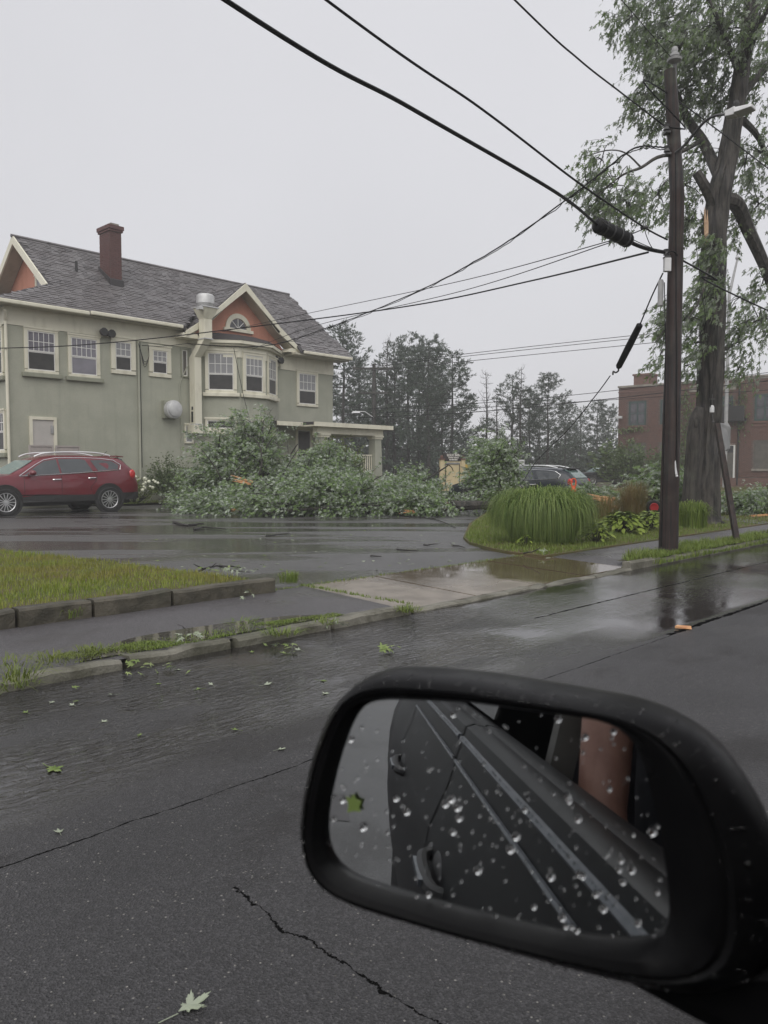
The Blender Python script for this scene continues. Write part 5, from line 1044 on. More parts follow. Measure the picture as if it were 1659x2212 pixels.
def text(name, s, size, m, parent, loc, rot, sx=1, bold=0):
    cu = bpy.data.curves.new(name+'_font', 'FONT'); cu.body = s; cu.size = size; cu.align_x = 'CENTER'; cu.align_y = 'CENTER'; cu.extrude = .003; cu.offset = bold; cu.materials.append(m)
    tmp = bpy.data.objects.new(name+'_font', cu); C.objects.link(tmp); bpy.context.view_layer.update(); me = bpy.data.meshes.new_from_object(tmp.evaluated_get(bpy.context.evaluated_depsgraph_get())); me.name = name; bpy.data.objects.remove(tmp); bpy.data.curves.remove(cu)
    if not me.materials: me.materials.append(m)
    return link(name, me, parent, loc, rot, (sx, 1, 1))
text('lettering', '" Best Price "', .17, M['letter'], dk, (-.35, .985, .96), (pi/2, 0, pi))
q = MB(); q.tube([(-2.56,-.6,.66),(-2.56,.6,.66)], .05, 6); q.build('reflector_strip', M['taillight'], dk)
fc = P(1306, 1034, 58); make_suv('far_car', (fc.x, fc.y, .1), rad(190), 'blackp', 'distant dark car beside the bushes at the brick building corner', 'car', scale=(.9,.9,.85))
# ================================================================ STORM-FELLED BRANCHES
def felled(name, label, c, rx, ry, h, nb, lean=(-.35,0), leafn=19, twn=11, size=(.065,.12), gaps=0, m='pile', limbs=(), up=.12):
    root = empty(name, (c[0], c[1], .06)); tag(root, label, 'fallen branch', 'storm felled branches')
    st_, LP, LA = MB(), [], []
    for k in range(nb):
        a = random.random()*6.28; r0 = random.random()**.5*.55
        p0 = Vector((rx*r0*cos(a), ry*r0*sin(a), random.uniform(.0,.25)*h))
        ph = random.uniform(.05, 1.0)**.8*pi/2; th = random.random()*6.28
        rr_ = random.uniform(.62,1.28)
        p2 = Vector((rx*cos(ph)*cos(th)*rr_, ry*cos(ph)*sin(th)*rr_, max(h*sin(ph)*rr_, .05)))
        p1 = (p0+p2)*.5+Vector((random.gauss(0,.2),random.gauss(0,.2),h*.22)); pts = [p0*(1-t)**2+p1*2*t*(1-t)+p2*t*t for t in (0,.2,.4,.6,.8,1)]
        bs = random.choice((.8,1,1.4,2.1)); st_.tube(pts, [.024*bs,.020*bs,.016*bs,.012*bs,.008*bs,.003], 5, False)
        for q_ in range(twn):
            t = .25+.78*q_/twn; i0 = min(int(t*5), 4); b0 = pts[i0].lerp(pts[i0+1], t*5-i0); out = (b0/Vector((rx,ry,h)).length); 
            d = Vector((random.gauss(lean[0],.6)+out.x*.5, random.gauss(lean[1],.55)-.1, random.gauss(.05,.45)+up*.3)).normalized(); ln = random.uniform(.3,.78); e = b0+d*ln+Vector((-.12*ln,0,-.22*ln)); e.z = max(e.z, .02)
            if q_ % 2 == 0: st_.tube([b0, e], [.006,.002], 3, False)
            for l_ in range(leafn):
                p = b0.lerp(e, .1+.95*l_/leafn)+Vector((random.gauss(0,.038),random.gauss(0,.038),random.gauss(0,.03))); p.z = max(p.z, .015)
                LP.append(p); LA.append(d*.6+Vector((random.gauss(-.45,.45),random.gauss(0,.45),random.gauss(-.35,.4))))
    st_.build('branches', M['twig'], root)
    for pts, r_ in limbs:
        q = MB(); pts = [Vector(p) for p in pts]; sp = spline(pts, 3) if len(pts) > 2 else pts; q.tube(sp, list(np.linspace(r_, r_*.35, len(sp))), 8); q.build('limb', M['bark'], root, smooth=True)
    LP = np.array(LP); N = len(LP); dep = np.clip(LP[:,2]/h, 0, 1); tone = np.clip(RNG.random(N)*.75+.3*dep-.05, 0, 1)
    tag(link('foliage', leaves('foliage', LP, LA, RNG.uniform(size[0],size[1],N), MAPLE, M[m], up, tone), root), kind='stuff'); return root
def gp(u, v, z=.06): g = G(u, v, z); return g
def splinter(root, p, d, L, r_, m='split', n=7):
    q = MB(); d = Vector(d).normalized()
    for i in range(n):
        o = Vector((random.gauss(0,r_*.5),random.gauss(0,r_*.5),random.gauss(0,r_*.45))); dd = (d+Vector((random.gauss(0,.12),random.gauss(0,.12),random.gauss(0,.12)))).normalized()
        ll = L*random.uniform(.4,1.0); q.tube([p+o, p+o+dd*ll*.6, p+o+dd*ll], [r_*.5, r_*.38, .004], 5)
    return q.build('torn_wood', M[m], root)
a = felled('fallen_branch', 'tallest mass of fallen branches against the green house beside the porch', (-4.3, 25.2), 2.3, 1.5, 2.65, 150, limbs=[([(-.6,-1.2,.6),(-.9,-1.35,1.3),(-1.35,-1.3,1.9)],.03),([(.2,-1.2,.7),(.5,-1.3,1.4),(.4,-1.2,2.1),(-.1,-1.0,2.45)],.035),([(-1.0,-1.2,.5),(-.3,-1.45,1.2),(.3,-1.4,1.9)],.03),([(.9,-1.2,.6),(1.3,-1.2,1.4),(1.6,-1.0,1.9)],.03),([(1.9,-1.2,.45),(1.0,-1.0,.7),(.2,-.6,1.2),(-.8,-.2,1.9)],.09),([(.5,.2,.2),(.9,.0,1.2),(1.5,-.2,2.1)],.05)])
splinter(a, Vector((.25,-1.65,.85)), (-1,-.1,.25), .75, .07)
q = MB(); q.tube([(.2,-1.6,.85),(.75,-1.55,.62),(1.1,-1.5,.55)], [.09,.11,.12], 8); q.build('limb', M['bark'], a)
b_ = felled('fallen_branch', 'leafy fallen limb in front of the porch railing', (-1.9, 24.8), 1.75, 1.4, 1.85, 105, limbs=[([(-1,-.5,.2),(.2,-.2,.8),(1.2,.2,1.5)],.06)])
c_ = felled('fallen_branch', 'low fallen branches spreading over the asphalt in front of the porch', (-1.7, 21.6), 2.55, 1.25, 1.05, 110, limbs=[([(-1.5,-.6,.1),(0,-.8,.25),(1.6,-.4,.3)],.05)])
d_ = felled('fallen_branch', 'fallen branches in front of the driving school sign', (1.0, 23.9), 1.5, 1.4, 1.0, 85, limbs=[([(-.9,0,.3),(.2,0,.9),(1.0,.2,1.4)],.05)])
e_ = felled('fallen_branch', 'upright fallen limb beside the dark wagon hiding its front', (3.42, 23.0), .88, .95, 2.0, 80, limbs=[([(-.9,-.7,.25),(-.3,-.4,.9),(.3,-.1,1.5),(.7,.1,2.0)],.06),([(-1.6,-1.3,.25),(-.6,-1.2,.28),(.6,-1.1,.25)],.17)])
splinter(e_, Vector((-1.6,-1.3,.27)), (-1,-.15,.0), .55, .12, 'split'); splinter(e_, Vector((-1.65,-1.35,.33)), (-1,-.1,.15), .45, .08, 'splitpale', 4)
f_ = felled('fallen_branch', 'branch tips at the foot of the bush by the house wall', (-6.0, 25.4), 1.1, 1.0, .9, 40)
g_ = felled('fallen_branch', 'leaf litter fringe of small branches along the asphalt edge', (-4.4, 22.6), 1.9, .7, .42, 45, size=(.08,.13), limbs=[([(-.3,-.4,.08),(.5,-.5,.1),(1.2,-.4,.08)],.03)])
splinter(g_, Vector((.2,-.55,.12)), (-1,0,.1), .35, .03); splinter(g_, Vector((1.75,-.4,.15)), (-.8,.1,.3), .35, .035)
h_ = felled('fallen_branch', 'pale leafed branch lying behind the utility pole', (8.1, 21.6), 1.35, 1.1, 1.15, 70, limbs=[([(-1.3,-.6,.7),(-.6,-.5,.45),(.1,-.5,.25),(1.3,-.4,.2)],.04)], size=(.10,.16))
i_ = felled('fallen_branch', 'torn branch with orange wood behind the ornamental grass', (6.3, 23.5), .95, .8, .65, 32, limbs=[([(-.2,-.9,.35),(.6,-1.0,.42),(1.1,-1.0,.5)],.05)])
splinter(i_, Vector((.35,-1.0,.30)), (-1,.1,.2), .75, .12); splinter(i_, Vector((.15,-1.0,.15)), (1,-.2,-.05), .6, .12, 'splitpale')
j_ = felled('fallen_branch', 'small leafy branch on the lawn behind the maple trunk', (10.3, 21.2), 1.0, .7, .55, 26)
k_ = felled('fallen_branch', 'branch tangle reaching from the sign towards the ornamental grass', (1.0, 21.6), 1.1, .7, .62, 40, limbs=[([(-.8,-.3,.1),(.2,-.4,.2),(.9,-.3,.15)],.05)])
splinter(k_, Vector((-.2,-.45,.12)), (-1,-.1,.1), .45, .05)
# ================================================================ PLANTS
def bush(name, label, c, rx, ry, h, n, m, size, cat='bush', stems=9, tm=DIAM, upb=.4, group=None, z=.1):
    root = empty(name, (c[0], c[1], z)); tag(root, label, cat, group); q = MB(); LP, LA = [], []
    for k in range(stems*4):
        a = random.random()*6.28; r_ = random.random()**.5; e = Vector((rx*r_*cos(a), ry*r_*sin(a), h*(1-.45*r_*r_)*random.uniform(.7,1.05))); b0 = Vector((e.x*.15, e.y*.15, 0)); mid = b0.lerp(e,.5)+Vector((e.x*.12,e.y*.12,.05))
        if k < stems*2: q.tube([b0, mid, e], [.018,.012,.004], 4, False)
        for l_ in range(int(n/(stems*4))):
            t = random.uniform(.3,1.05); p = (b0*(1-t)**2+mid*2*t*(1-t)+e*t*t)+Vector((random.gauss(0,.09),random.gauss(0,.09),random.gauss(0,.08))); p.z = max(p.z,.03); LP.append(p); LA.append((random.gauss(e.x,.6),random.gauss(e.y,.6),random.gauss(.3,.5)))
    q.build('stems', M['twig'], root); tag(link('foliage', leaves('foliage', LP, LA, RNG.uniform(*size,len(LP)), tm, M[m], upb), root), kind='stuff'); return root
w = hp(5.35,-1.0,0); bush('bush', 'round green bush against the green house wall', (w.x, w.y), 1.0, .8, 1.75, 3400, 'darkleaf', (.06,.11), z=.12)
w = hp(3.95,-.8,0); hy = bush('hydrangea', 'small flowering shrub with white blooms behind the maroon suv', (w.x, w.y), .75, .5, .95, 900, 'yellowgreen', (.07,.12), 'flowering shrub', 6, z=.12)
q = MB()
for i in range(26): q.ball((random.gauss(.25,.32), random.gauss(-.15,.25), random.uniform(.45,.98)), random.uniform(.04,.065), 7, 5)
tag(q.build('blooms', M['flower'], hy, smooth=True), kind='stuff')
w = hp(12.4,-2.6,0); bush('shrub', 'yellow green shrub climbing beside the porch column', (w.x, w.y), 1.15, .8, 2.75, 4200, 'yellowgreen', (.07,.12), 'shrub', 10)
w = hp(11.2,-2.5,0); bush('shrub', 'leafy shrub in front of the dark porch door', (w.x, w.y), .8, .7, 2.3, 2200, 'yellowgreen', (.07,.12), 'shrub', 8)
w = hp(13.1,-2.4,0); bush('shrub', 'ragged shrub partly hiding the porch railing', (w.x, w.y), .7, .6, 2.1, 1400, 'yellowgreen', (.07,.12), 'shrub', 8)
w = P(1345,1045,50); bush('bush', 'dark green bushes at the left foot of the brick building', (w.x+.2, w.y), 2.2, 1.6, 3.4, 2200, 'darkleaf', (.18,.32), stems=10)
w = P(1405,1045,52); bush('bush', 'broad bush under the boarded window of the brick building', (w.x, w.y), 3.0, 1.4, 2.6, 2200, 'darkleaf', (.18,.32), stems=10)
w = P(1500,1050,52); bush('bush', 'bush beneath the vine beside the maple trunk', (w.x-.8, w.y), 1.2, .9, 2.3, 800, 'vine', (.16,.28), stems=6)
# ornamental grass mound
gm_ = G(1175, 1128, .1); gmc = Vector(((1172-829.5)/1662*13.35, 13.35, .1)); gr = empty('ornamental_grass', gmc); tag(gr, 'large arching mound of bright ornamental grass on the planted island', 'ornamental grass')
def arching(name, n, bx, by, H_, reach, m, parent, wd=.014, seg=7, drop=(.55,1.0), xstretch=1.0, fountain=False):
    th = RNG.random(n)*2*pi; rr_ = RNG.random(n)**.5; base = np.stack([bx*rr_*np.cos(th), by*rr_*np.sin(th), np.zeros(n)], 1)
    th2 = th+RNG.normal(0,.6,n); d = np.stack([np.cos(th2)*xstretch, np.sin(th2)], 1); R_ = RNG.uniform(*reach, n)*(.6+.6*rr_); Hh = H_*RNG.uniform(.66,1.08,n)*(1-.22*rr_**3); dr = RNG.uniform(*drop, n)
    sd = np.stack([-d[:,1], d[:,0], np.zeros(n)], 1); sd /= np.linalg.norm(sd,axis=1,keepdims=True); rows = []
    for i in range(seg+1):
        t = i/seg; tt = t**1.15; zc = Hh*np.where(tt < .55, 1-(1-tt/.55)**2, 1-dr*((tt-.55)/.45)**1.7*.98)
        hz_ = tt**1.5
        if fountain:
            if i == 0: R_ = reach[0]+(reach[1]-reach[0])*RNG.random(n)**.5; Hh = H_*RNG.uniform(.74,1.06,n)*np.where(rr_ > .5, 1-.12*rr_**2, 1)
            hz_ = 1-(1-t)**2.2; q2 = (R_/reach[1])**2; zc = Hh*(1-.14*q2)*(1-(1-t/.42)**2 if t < .42 else 1-dr*((t-.42)/.58)**1.8)
        c = base+np.stack([d[:,0]*R_*hz_, d[:,1]*R_*hz_, np.maximum(zc,.02)],1); ww = wd*min(1, 1.35*(1-t)+.06); rows.append(np.stack([c-sd*ww/2, c+sd*ww/2],1))
    V = np.stack(rows,1).reshape(n,-1,3); nv = 2*(seg+1); qd = np.array([[2*i,2*i+1,2*i+3,2*i+2] for i in range(seg)]); idx = (np.arange(n)[:,None,None]*nv+qd[None]).reshape(-1)
    o = link(name, np_mesh(name, V.reshape(-1,3), 4, n*seg, m, idx=idx, tone=np.repeat(RNG.random(n), seg)), parent); tag(o, kind='stuff'); return o
arching('blades', 9500, .55, .34, .98, (.10,.52), M['mound'], gr, .0085, drop=(.30,1.02), seg=9, fountain=True)
arching('loose_blades', 700, .5, .3, 1.06, (.35,.78), M['mound'], gr, .008, drop=(.1,.8), seg=9, fountain=True)
def hosta(label, c, r_, h, n=70, group='hostas edging the planted island', z=.1):
    root = empty('hosta', (c[0], c[1], z)); tag(root, label, 'hosta', group); LP, LA, sz = [], [], []
    for i in range(n):
        a = random.random()*6.28; f = random.random(); rr_ = r_*f*.75; LP.append((rr_*cos(a), rr_*sin(a), h*(.25+.65*(1-f*f)*random.uniform(.7,1.1)))); LA.append((cos(a), sin(a), random.uniform(-.35,.35)-.3*f)); sz.append(random.uniform(.28,.48)*r_)
    tag(link('leaves', leaves('leaves', LP, LA, np.array(sz)*.8, HOST, M['hosta'], 2.2), root), kind='stuff'); q = MB()
    for p in LP[::4]: q.tube([(p[0]*.2,p[1]*.2,0),(p[0]*.8,p[1]*.8,p[2]*.8),p], .006, 3, False)
    q.build('stalks', M['twig'], root)
g0 = gp(1345,1152,.1); hosta('largest hosta clump between grass mound and utility pole', (g0.x,g0.y), .55, .44, 300)
g0 = gp(1405,1146,.1); hosta('hosta tucked against the left side of the utility pole', (g0.x,g0.y), .42, .42, 200)
g0 = gp(1288,1172,.1); hosta('dark hosta drooping at the right foot of the grass mound', (g0.x,g0.y), .36, .36, 130)
g0 = gp(1495,1140,.1)
ic = empty('iris_blades', (g0.x,g0.y,.1)); tag(ic, 'fan of narrow leaves growing beside the maple trunk', 'garden plant'); arching('blades', 420, .30, .26, .58, (.03,.30), M['grass2'], ic, .018, 5, (.0,.5))
g0 = gp(1135,1182,.1); hosta('small hosta peeping from the front of the grass mound', (g0.x,g0.y), .22, .2, 30)
g0 = gp(1368,1122,.1); fg = empty('feather_grass', (g0.x,g0.y,.1)); tag(fg, 'tall reddish feather grass behind the hostas', 'ornamental grass'); arching('blades', 650, .3, .25, .95, (.1,.5), M['feather'], fg, .007, 5, (.0,.35))
g0 = gp(1310,1122,.1); fg = empty('feather_grass', (g0.x,g0.y,.1)); tag(fg, 'lower tan feather grass right behind the grass mound', 'ornamental grass'); arching('blades', 420, .4, .25, .6, (.1,.4), M['feather'], fg, .007, 5, (.0,.35))
def turfmesh(name, pts, hgt, m, label, lean=.5, z=None, kind='stuff', wd=.009, seg=2):
    pts = np.asarray(pts, float); n = len(pts); th = RNG.random(n)*2*pi; d = np.stack([np.cos(th),np.sin(th)],1)*RNG.uniform(.1,lean,n)[:,None]
    o = link(name, blades(name, pts, d, hgt*RNG.uniform(.45,1.1,n)*(1+.45*np.sin(pts[:,0]*5.1+np.sin(pts[:,1]*3.3)*2)*np.sin(pts[:,1]*4.3+1)), wd, .25, m, seg)); tag(o, label, 'grass', None, kind); return o
def fill(poly, n, zf, s0=None, bias=None):
    xs = [p[0] for p in poly]; ys = [p[1] for p in poly]; out = []
    while len(out) < n:
        s_, t_ = random.uniform(min(xs),max(xs)), random.uniform(min(ys),max(ys))
        if not inpoly(s_, t_, poly): continue
        if bias and random.random() > bias(s_, t_): continue
        p = S(s_, t_, zf(s_, t_)); out.append((p.x, p.y, p.z))
    return out
def zl(s_, t_): return .215-(t_-6.7)/6.5*.105 if t_ > 6.7 else .215
lp = [(4.74,6.71),(4.57,9.5),(4.17,13.2),(-6,13.5),(-6,6.71)]
pts = fill(lp, 52000, zl, bias=lambda s_, t_: min(1, 1.1-.06*(t_-6.7))*(1 if s_ > .5 else .45)*(.55 if t_ < 7.15 and (math.sin(s_*5)+math.sin(s_*2.3+1)) > -.3 else 1))
turfmesh('grass', pts, .075, M['grass'], 'patchy lawn grass above the concrete kerb', wd=.008)
def zr(s_, t_): return .105
pts = fill([(p[0],p[1]) for p in [(9.66,6.32),(9.72,6.9),(9.96,7.5),(10.5,8.4),(11.2,9.05),(14,11.1),(18.2,13.8),(22,11.5),(22,6.33)]], 30000, zr, bias=lambda s_, t_: 1.2-.09*(s_-9.6)); turfmesh('grass', pts, .085, M['grass2'], 'bright grass of the planted island around the ornamental grasses', wd=.010)
pts = fill([(19,6.4),(19,14),(39,21.6),(52,28),(53.5,20),(53.5,6.4)], 16000, zr); turfmesh('grass', pts, .10, M['grassdry'], 'yellowing lawn in front of the brick building', wd=.03)
pts = fill([(9.95,5.14),(11.1,5.13),(13,5.13),(24,5.13),(24,5.5),(14,5.46),(12.3,5.5),(11,5.5),(10.2,5.38)], 9000, lambda s_, t_: .092); turfmesh('grass', pts, .14, M['grass2'], 'long wet verge grass around the utility pole', .7, wd=.010, seg=3)
pts = fill([(10.4,4.90),(24,4.92),(24,5.16),(10.4,5.14)], 5200, lambda s_, t_: .03 if t_ < 5 else .1); turfmesh('grass', pts, .12, M['grass2'], 'grass flopping over the kerb into the gutter by the pole', .9, wd=.010, seg=3)
pts = fill([(1.9,5.10),(4.6,5.10),(4.6,5.26),(4.0,5.34),(3.2,5.40),(2.6,5.5),(2.0,5.42)], 4200, lambda s_, t_: .073, bias=lambda s_, t_: .12+.88*(math.sin(s_*4+t_*9)+math.sin(s_*11+2)*.6 > .35)); turfmesh('grass', pts, .022, M['grass2'], 'mossy grass strip at the edge of the puddle', 1.2, wd=.007)
def tuft(s_, t_, z, h, n, r_, label, m='grass2'):
    p = S(s_, t_, z); root = empty('weed', p); tag(root, label, 'weed', 'weeds in the kerb joints'); arching('blades', n, r_*.9, r_*.7, h*.75, (r_*.2, r_*.9), M[m], root, .007, 4, (.0,.9))
for (u, v, z, h, n, r_, lab) in ((625,1262,.09,.22,90,.12,'grass tuft at the right end of the concrete kerb'),(150,1338,.09,.16,40,.12,'weed growing at the foot of the concrete kerb'),(245,1322,.09,.07,25,.07,'tiny weed under the second kerb block'),(510,1282,.09,.12,50,.16,'sprawling weed under the longest kerb block'),(560,1275,.09,.10,40,.14,'low weed near the end of the concrete kerb'),
        (110,1432,.09,.10,60,.16,'weed clump in the low kerb second from the left'),(30,1468,.09,.12,80,.2,'weed clump at the left edge of the footpath'),(40,1490,.02,.1,50,.16,'weed in the gutter at the left edge'),(15,1440,.09,.09,60,.2,'mossy clump on the footpath at the left edge'),(610,1375,.04,.10,80,.16,'weeds under the kerb joint left of the apron'),(880,1325,.04,.11,60,.14,'weeds where the low kerb meets the apron'),(700,1352,.06,.09,50,.14,'weeds along the middle kerb stone'),(200,1410,.09,.08,60,.14,'weed beside the broken kerb stone'),(530,1350,.09,.07,60,.2,'flat moss patch behind the kerb')):
    s_, t_ = st(G(u, v, z)); tuft(s_, t_, z, h, n, r_, lab)
pts = fill([(5.33,5.0),(5.40,5.0),(5.42,6.7),(5.35,6.7)], 420, lambda s_, t_: .085); turfmesh('grass', pts, .04, M['grass2'], 'thin moss line between footpath and concrete apron', .8)
pts = fill([(4.9,6.62),(9.7,6.66),(9.7,6.72),(4.9,6.72)], 700, lambda s_, t_: .075); turfmesh('grass', pts, .035, M['grass2'], 'moss line along the back of the apron', .8)
pts = [hp(random.uniform(3,13), random.uniform(-1.3,-.1), .14) for _ in range(3500)]; tag(sheet('planting_bed', [(2.6,-.9),(8,-1.4),(13,-1.9),(13,-.02),(2.6,-.02)], M['soil'], .13, HA), kind='structure').location = (HO.x, HO.y, 0)
turfmesh('grass', pts, .12, M['grass2'], 'rough grass along the foot of the house wall', .6, wd=.012)
# ================================================================ LITTER
lm = {}
def leaf_obj(p, size, label, m='litter', group='maple leaves on the wet road', name='fallen_leaf'):
    ang = random.random()*6.28; key = (m, random.randint(0,3))
    if key not in lm:
        rr_ = random.Random(key[1]+5); cu_ = rr_.uniform(.1,.5); V = [(x, y*(.75+.2*rr_.random()), .02+cu_*(y*y+.5*(x-.35)**2)+.04*rr_.random()) for x,y in MAPLE_HI]; b = MB(); n = len(V); b.add(V+[(x,y,z-.012) for x,y,z in V], [tuple(range(n)), tuple(range(2*n-1,n-1,-1))]+[(i,n+i,n+(i+1)%n,(i+1)%n) for i in range(n)]); b.bar((0,0,.01),(-.55,.05,.02),.025,.02); lm[key] = b.mesh('leaf', M[m])
    size *= .7; o = link(name, lm[key], None, p, (0,0,ang), (size,size,size)); o.rotation_euler = (random.gauss(0,.12), random.gauss(0,.12), ang); tag(o, label, 'leaf', group); return o
leaf_obj(G(385,2190,.004), .135, 'large pale maple leaf on the dry asphalt at the bottom edge', 'pale').rotation_euler = (.03, -.05, .75)
leaf_obj(G(105,1657,.004), .15, 'yellow green leaf on the wet road at the left', 'litter')
for (u, v) in ((515,1577),(220,1560),(435,1488),(110,1519),(160,1524),(165,1514),(460,1480),(650,1405),(545,1410),(700,1500),(390,1447),(815,1540),(620,1412),(335,1478),(570,1480),(690,1470),(250,1500),(60,1540),(300,1590),(130,1800),(600,1620)): leaf_obj(G(u,v,.004), random.uniform(.055,.10), 'pale maple leaf floating on the wet road', random.choice(('pale','pale','litter')))
for k in range(110):
    u, v = random.uniform(280,1010), random.uniform(1120,1238); s_, t_ = st(G(u,v,.064))
    if s_ > 4.8 and t_ > 6.8: leaf_obj(G(u,v,.064), random.uniform(.06,.11), 'pale leaf scattered on the wet car park', random.choice(('pale','litter')), 'leaves on the wet car park')
for (u, v) in ((940,1242),(1190,1205),(1100,1200)): leaf_obj(G(u,v,.06 if u<1100 else .11), .13, 'leaf lying near the concrete apron', 'pale', 'leaves near the apron')
def leafpile(p, n, r_, label, m='pale'):
    root = empty('leaf_cluster', p); tag(root, label, 'leaves', 'clusters of torn leaves'); L = [(random.gauss(0,r_), random.gauss(0,r_*.6), random.uniform(.01,.06)) for _ in range(n)]
    tag(link('leaves', leaves('leaves', L, RNG.normal(size=(n,3))*np.array([1,1,.25]), RNG.uniform(.05,.09,n), MAPLE, M[m], 1.5), root), kind='stuff')
for (u, v, z, n, r_, m, lab) in ((305,1450,.004,16,.12,'litter','leafy twig cluster in the gutter water left of centre'),(35,1482,.01,12,.12,'litter','leaf cluster caught at the left kerb edge'),(705,1357,.02,10,.09,'pale','pale leaf cluster below the middle kerb stone'),(395,1387,.10,10,.07,'pale','pale leaves by the puddle on the footpath'),(525,1238,.2,22,.14,'pale','white backed leaves at the corner of the lawn'),(835,1412,.004,12,.05,'litter','upright green sprig alone on the wet road'),(480,1236,.22,14,.1,'litter','green leaves beside the twig at the lawn corner'),(1175,1196,.11,8,.07,'pale','pale leaves on the island edge'),(530,1290,.09,4,.05,'pale','leaf scraps below the kerb block'),(575,1272,.09,3,.05,'litter','leaf scraps near the kerb end'),(600,1408,.004,9,.1,'litter','leaf strand in the gutter below the kerb joint')): leafpile(G(u,v,z), n, r_, lab, m)
def stick(pts, r_, label, fork=None):
    o = Vector(pts[0]); q = MB(); P_ = spline([Vector(p)-o for p in pts], 4); P_ = [p+Vector((random.gauss(0,.008),random.gauss(0,.008),random.gauss(0,.004))) for p in P_]; q.tube(P_, list(np.linspace(r_, r_*.4, len(P_))), 5)
    for f in fork or []: q.tube(spline([Vector(p)-o for p in f],4), list(np.linspace(r_*.6, r_*.2, 4*(len(f)-1)+1)), 4)
    tag(q.build('stick', M['twig'], None, smooth=True, loc=o), label, 'stick', 'broken sticks on the car park')
def g6(u, v, z=.085): return G(u, v, z)
stick([g6(375,1128),g6(400,1134),g6(425,1132),g6(440,1131)], .035, 'thick broken stick lying nearest the maroon suv')
stick([g6(420,1143),g6(445,1139),g6(490,1143)], .025, 'thin forked stick beside the thick broken one')
stick([g6(575,1158),g6(625,1152)], .018, 'straight stick lying before the low fallen branches')
stick([g6(412,1240,.14),g6(440,1228,.2),g6(470,1222,.2),g6(520,1226,.16)], .016, 'branching twig at the corner of the left lawn', [[g6(440,1228,.2),g6(425,1222,.26),g6(418,1218,.3)],[g6(455,1226,.2),g6(468,1216,.3)],[g6(470,1222,.2),g6(500,1232,.12),g6(540,1236,.12)]])
stick([g6(860,1113),g6(900,1117),g6(940,1122),g6(985,1140)], .022, 'long bent stick between pile and grass island', [[g6(930,1121),g6(955,1115),g6(975,1110)]])
stick([g6(980,1178),g6(995,1180),g6(1005,1185)], .014, 'short crooked twig at the tip of the island', [[g6(980,1178),g6(972,1173)]])
stick([g6(858,1187),g6(905,1191)], .016, 'dark stick in the middle of the driveway'); stick([g6(800,1200),g6(825,1202)], .014, 'short dark stick on the driveway'); stick([g6(915,1178),g6(945,1175)], .014, 'small stick left of the island tip')
stick([g6(340,1062,.3),g6(345,1085,.2),g6(352,1105,.1),g6(400,1104,.1)], .014, 'thin stick leaning by the bush at the house')
stick([G(1130,1195,.16),G(1155,1190,.2),G(1168,1182,.25)], .012, 'curved twig on the grass of the island')
stick([G(1640,1152,.12),G(1690,1150,.12)], .03, 'dark stick on the footpath at the right edge')
q = MB(); p0, p1 = G(1458,1357,.006), G(1493,1357,.006); d = p1-p0; q.hexa([Vector((0,0,0)),d*.2+Vector((0,.02,0)),d*1.0,d*.9-Vector((0,.05,0))],[Vector((0,0,.02)),d*.2+Vector((0,.02,.025)),d*1.0+Vector((0,0,.02)),d*.9+Vector((0,-.04,.015))]); tag(q.build('wood_splinter', M['split'], None, loc=p0), 'orange wood splinter lying on the road', 'splinter')
# ================================================================ SIGNS AND GARDEN OBJECTS
sg = P(977, 1015, 33); sgz = rad(12); sgn = empty('driving_school_sign', (sg.x, sg.y, .1), sgz); tag(sgn, 'cream sign board with black driving school panel behind the branches', 'sign')
k_ = 33/FPX; wS = 47*k_
def sz(v): return P(977, v, 33).z-.1
for sx in (-1, 1):
    q = MB(); q.box(sx*wS/2-.09,sx*wS/2+.09,-.09,.09,-.1,sz(993)); po = q.build('post', M['signcream'], sgn); q = MB(); q.box(sx*wS/2-.12,sx*wS/2+.12,-.12,.12,sz(993),sz(993)+.05); q.ball((sx*wS/2,0,sz(993)+.11), .08, 10, 6); q.build('finial', M['fbrick'], po)
MB().box(-wS/2+.09,wS/2-.09,-.04,.04,.3,sz(997)).build('board', M['signcream'], sgn)
q = MB(); e = wS/2-.16; q.tube([(-e,-.045,.5),(-e,-.045,sz(1001)),(e,-.045,sz(1001)),(e,-.045,.5)], .018, 4); q.tube([(-.3+.33*cos(a_),-.045,sz(1020)+.33*sin(a_)) for a_ in np.linspace(.2,pi,10)], .018, 4); q.build('line_ornament', M['signblack'], sgn)
MB().box(-.3,.3,-.07,-.041,sz(1003),sz(999)).build('name_plate', M['alu'], sgn)
bp = MB().box(-.43,.50,-.05,.05,sz(996),sz(979)).build('black_panel', M['signblack'], sgn)
zc = (sz(996)+sz(979))/2; hh = sz(979)-sz(996)
text('lettering', 'SOLID Skills', hh*.42, M['letter'], bp, (.03,-.055,zc+hh*.24), (pi/2,0,0), .82, .004); text('lettering', 'Driving School', hh*.28, M['letter'], bp, (.03,-.055,zc-hh*.06), (pi/2,0,0), .82, .003); text('lettering', '860-866-8626', hh*.24, M['letter'], bp, (.03,-.055,zc-hh*.33), (pi/2,0,0), .8, .003)
y_ = P(1008,1012,35); ys = empty('yellow_notice', (y_.x,y_.y,.1)); tag(ys, 'yellow notice board poking out right of the driving school sign', 'sign'); MB().box(-.3,.3,-.02,.02,.8,1.45).build('board', mat('yellow_board',(.55,.36,.06)), ys); MB().box(-.03,.03,-.02,.02,-.1,.8).build('post', M['alu'], ys); q = MB(); q.box(-.24,.24,-.03,-.021,1.0,1.06); q.box(-.24,.24,-.03,-.021,1.2,1.26); q.build('rule', M['signblack'], ys)
w_ = P(1054,985,33); ps = empty('parking_sign', (w_.x,w_.y,.1)); w_ = P(1135*1.0,985,34); ps.location = (P(1060,985,34).x*0+P(1054+0,985,34).x, 34, .1)
x_ = P(1954*.5486,1835*.5486,34)
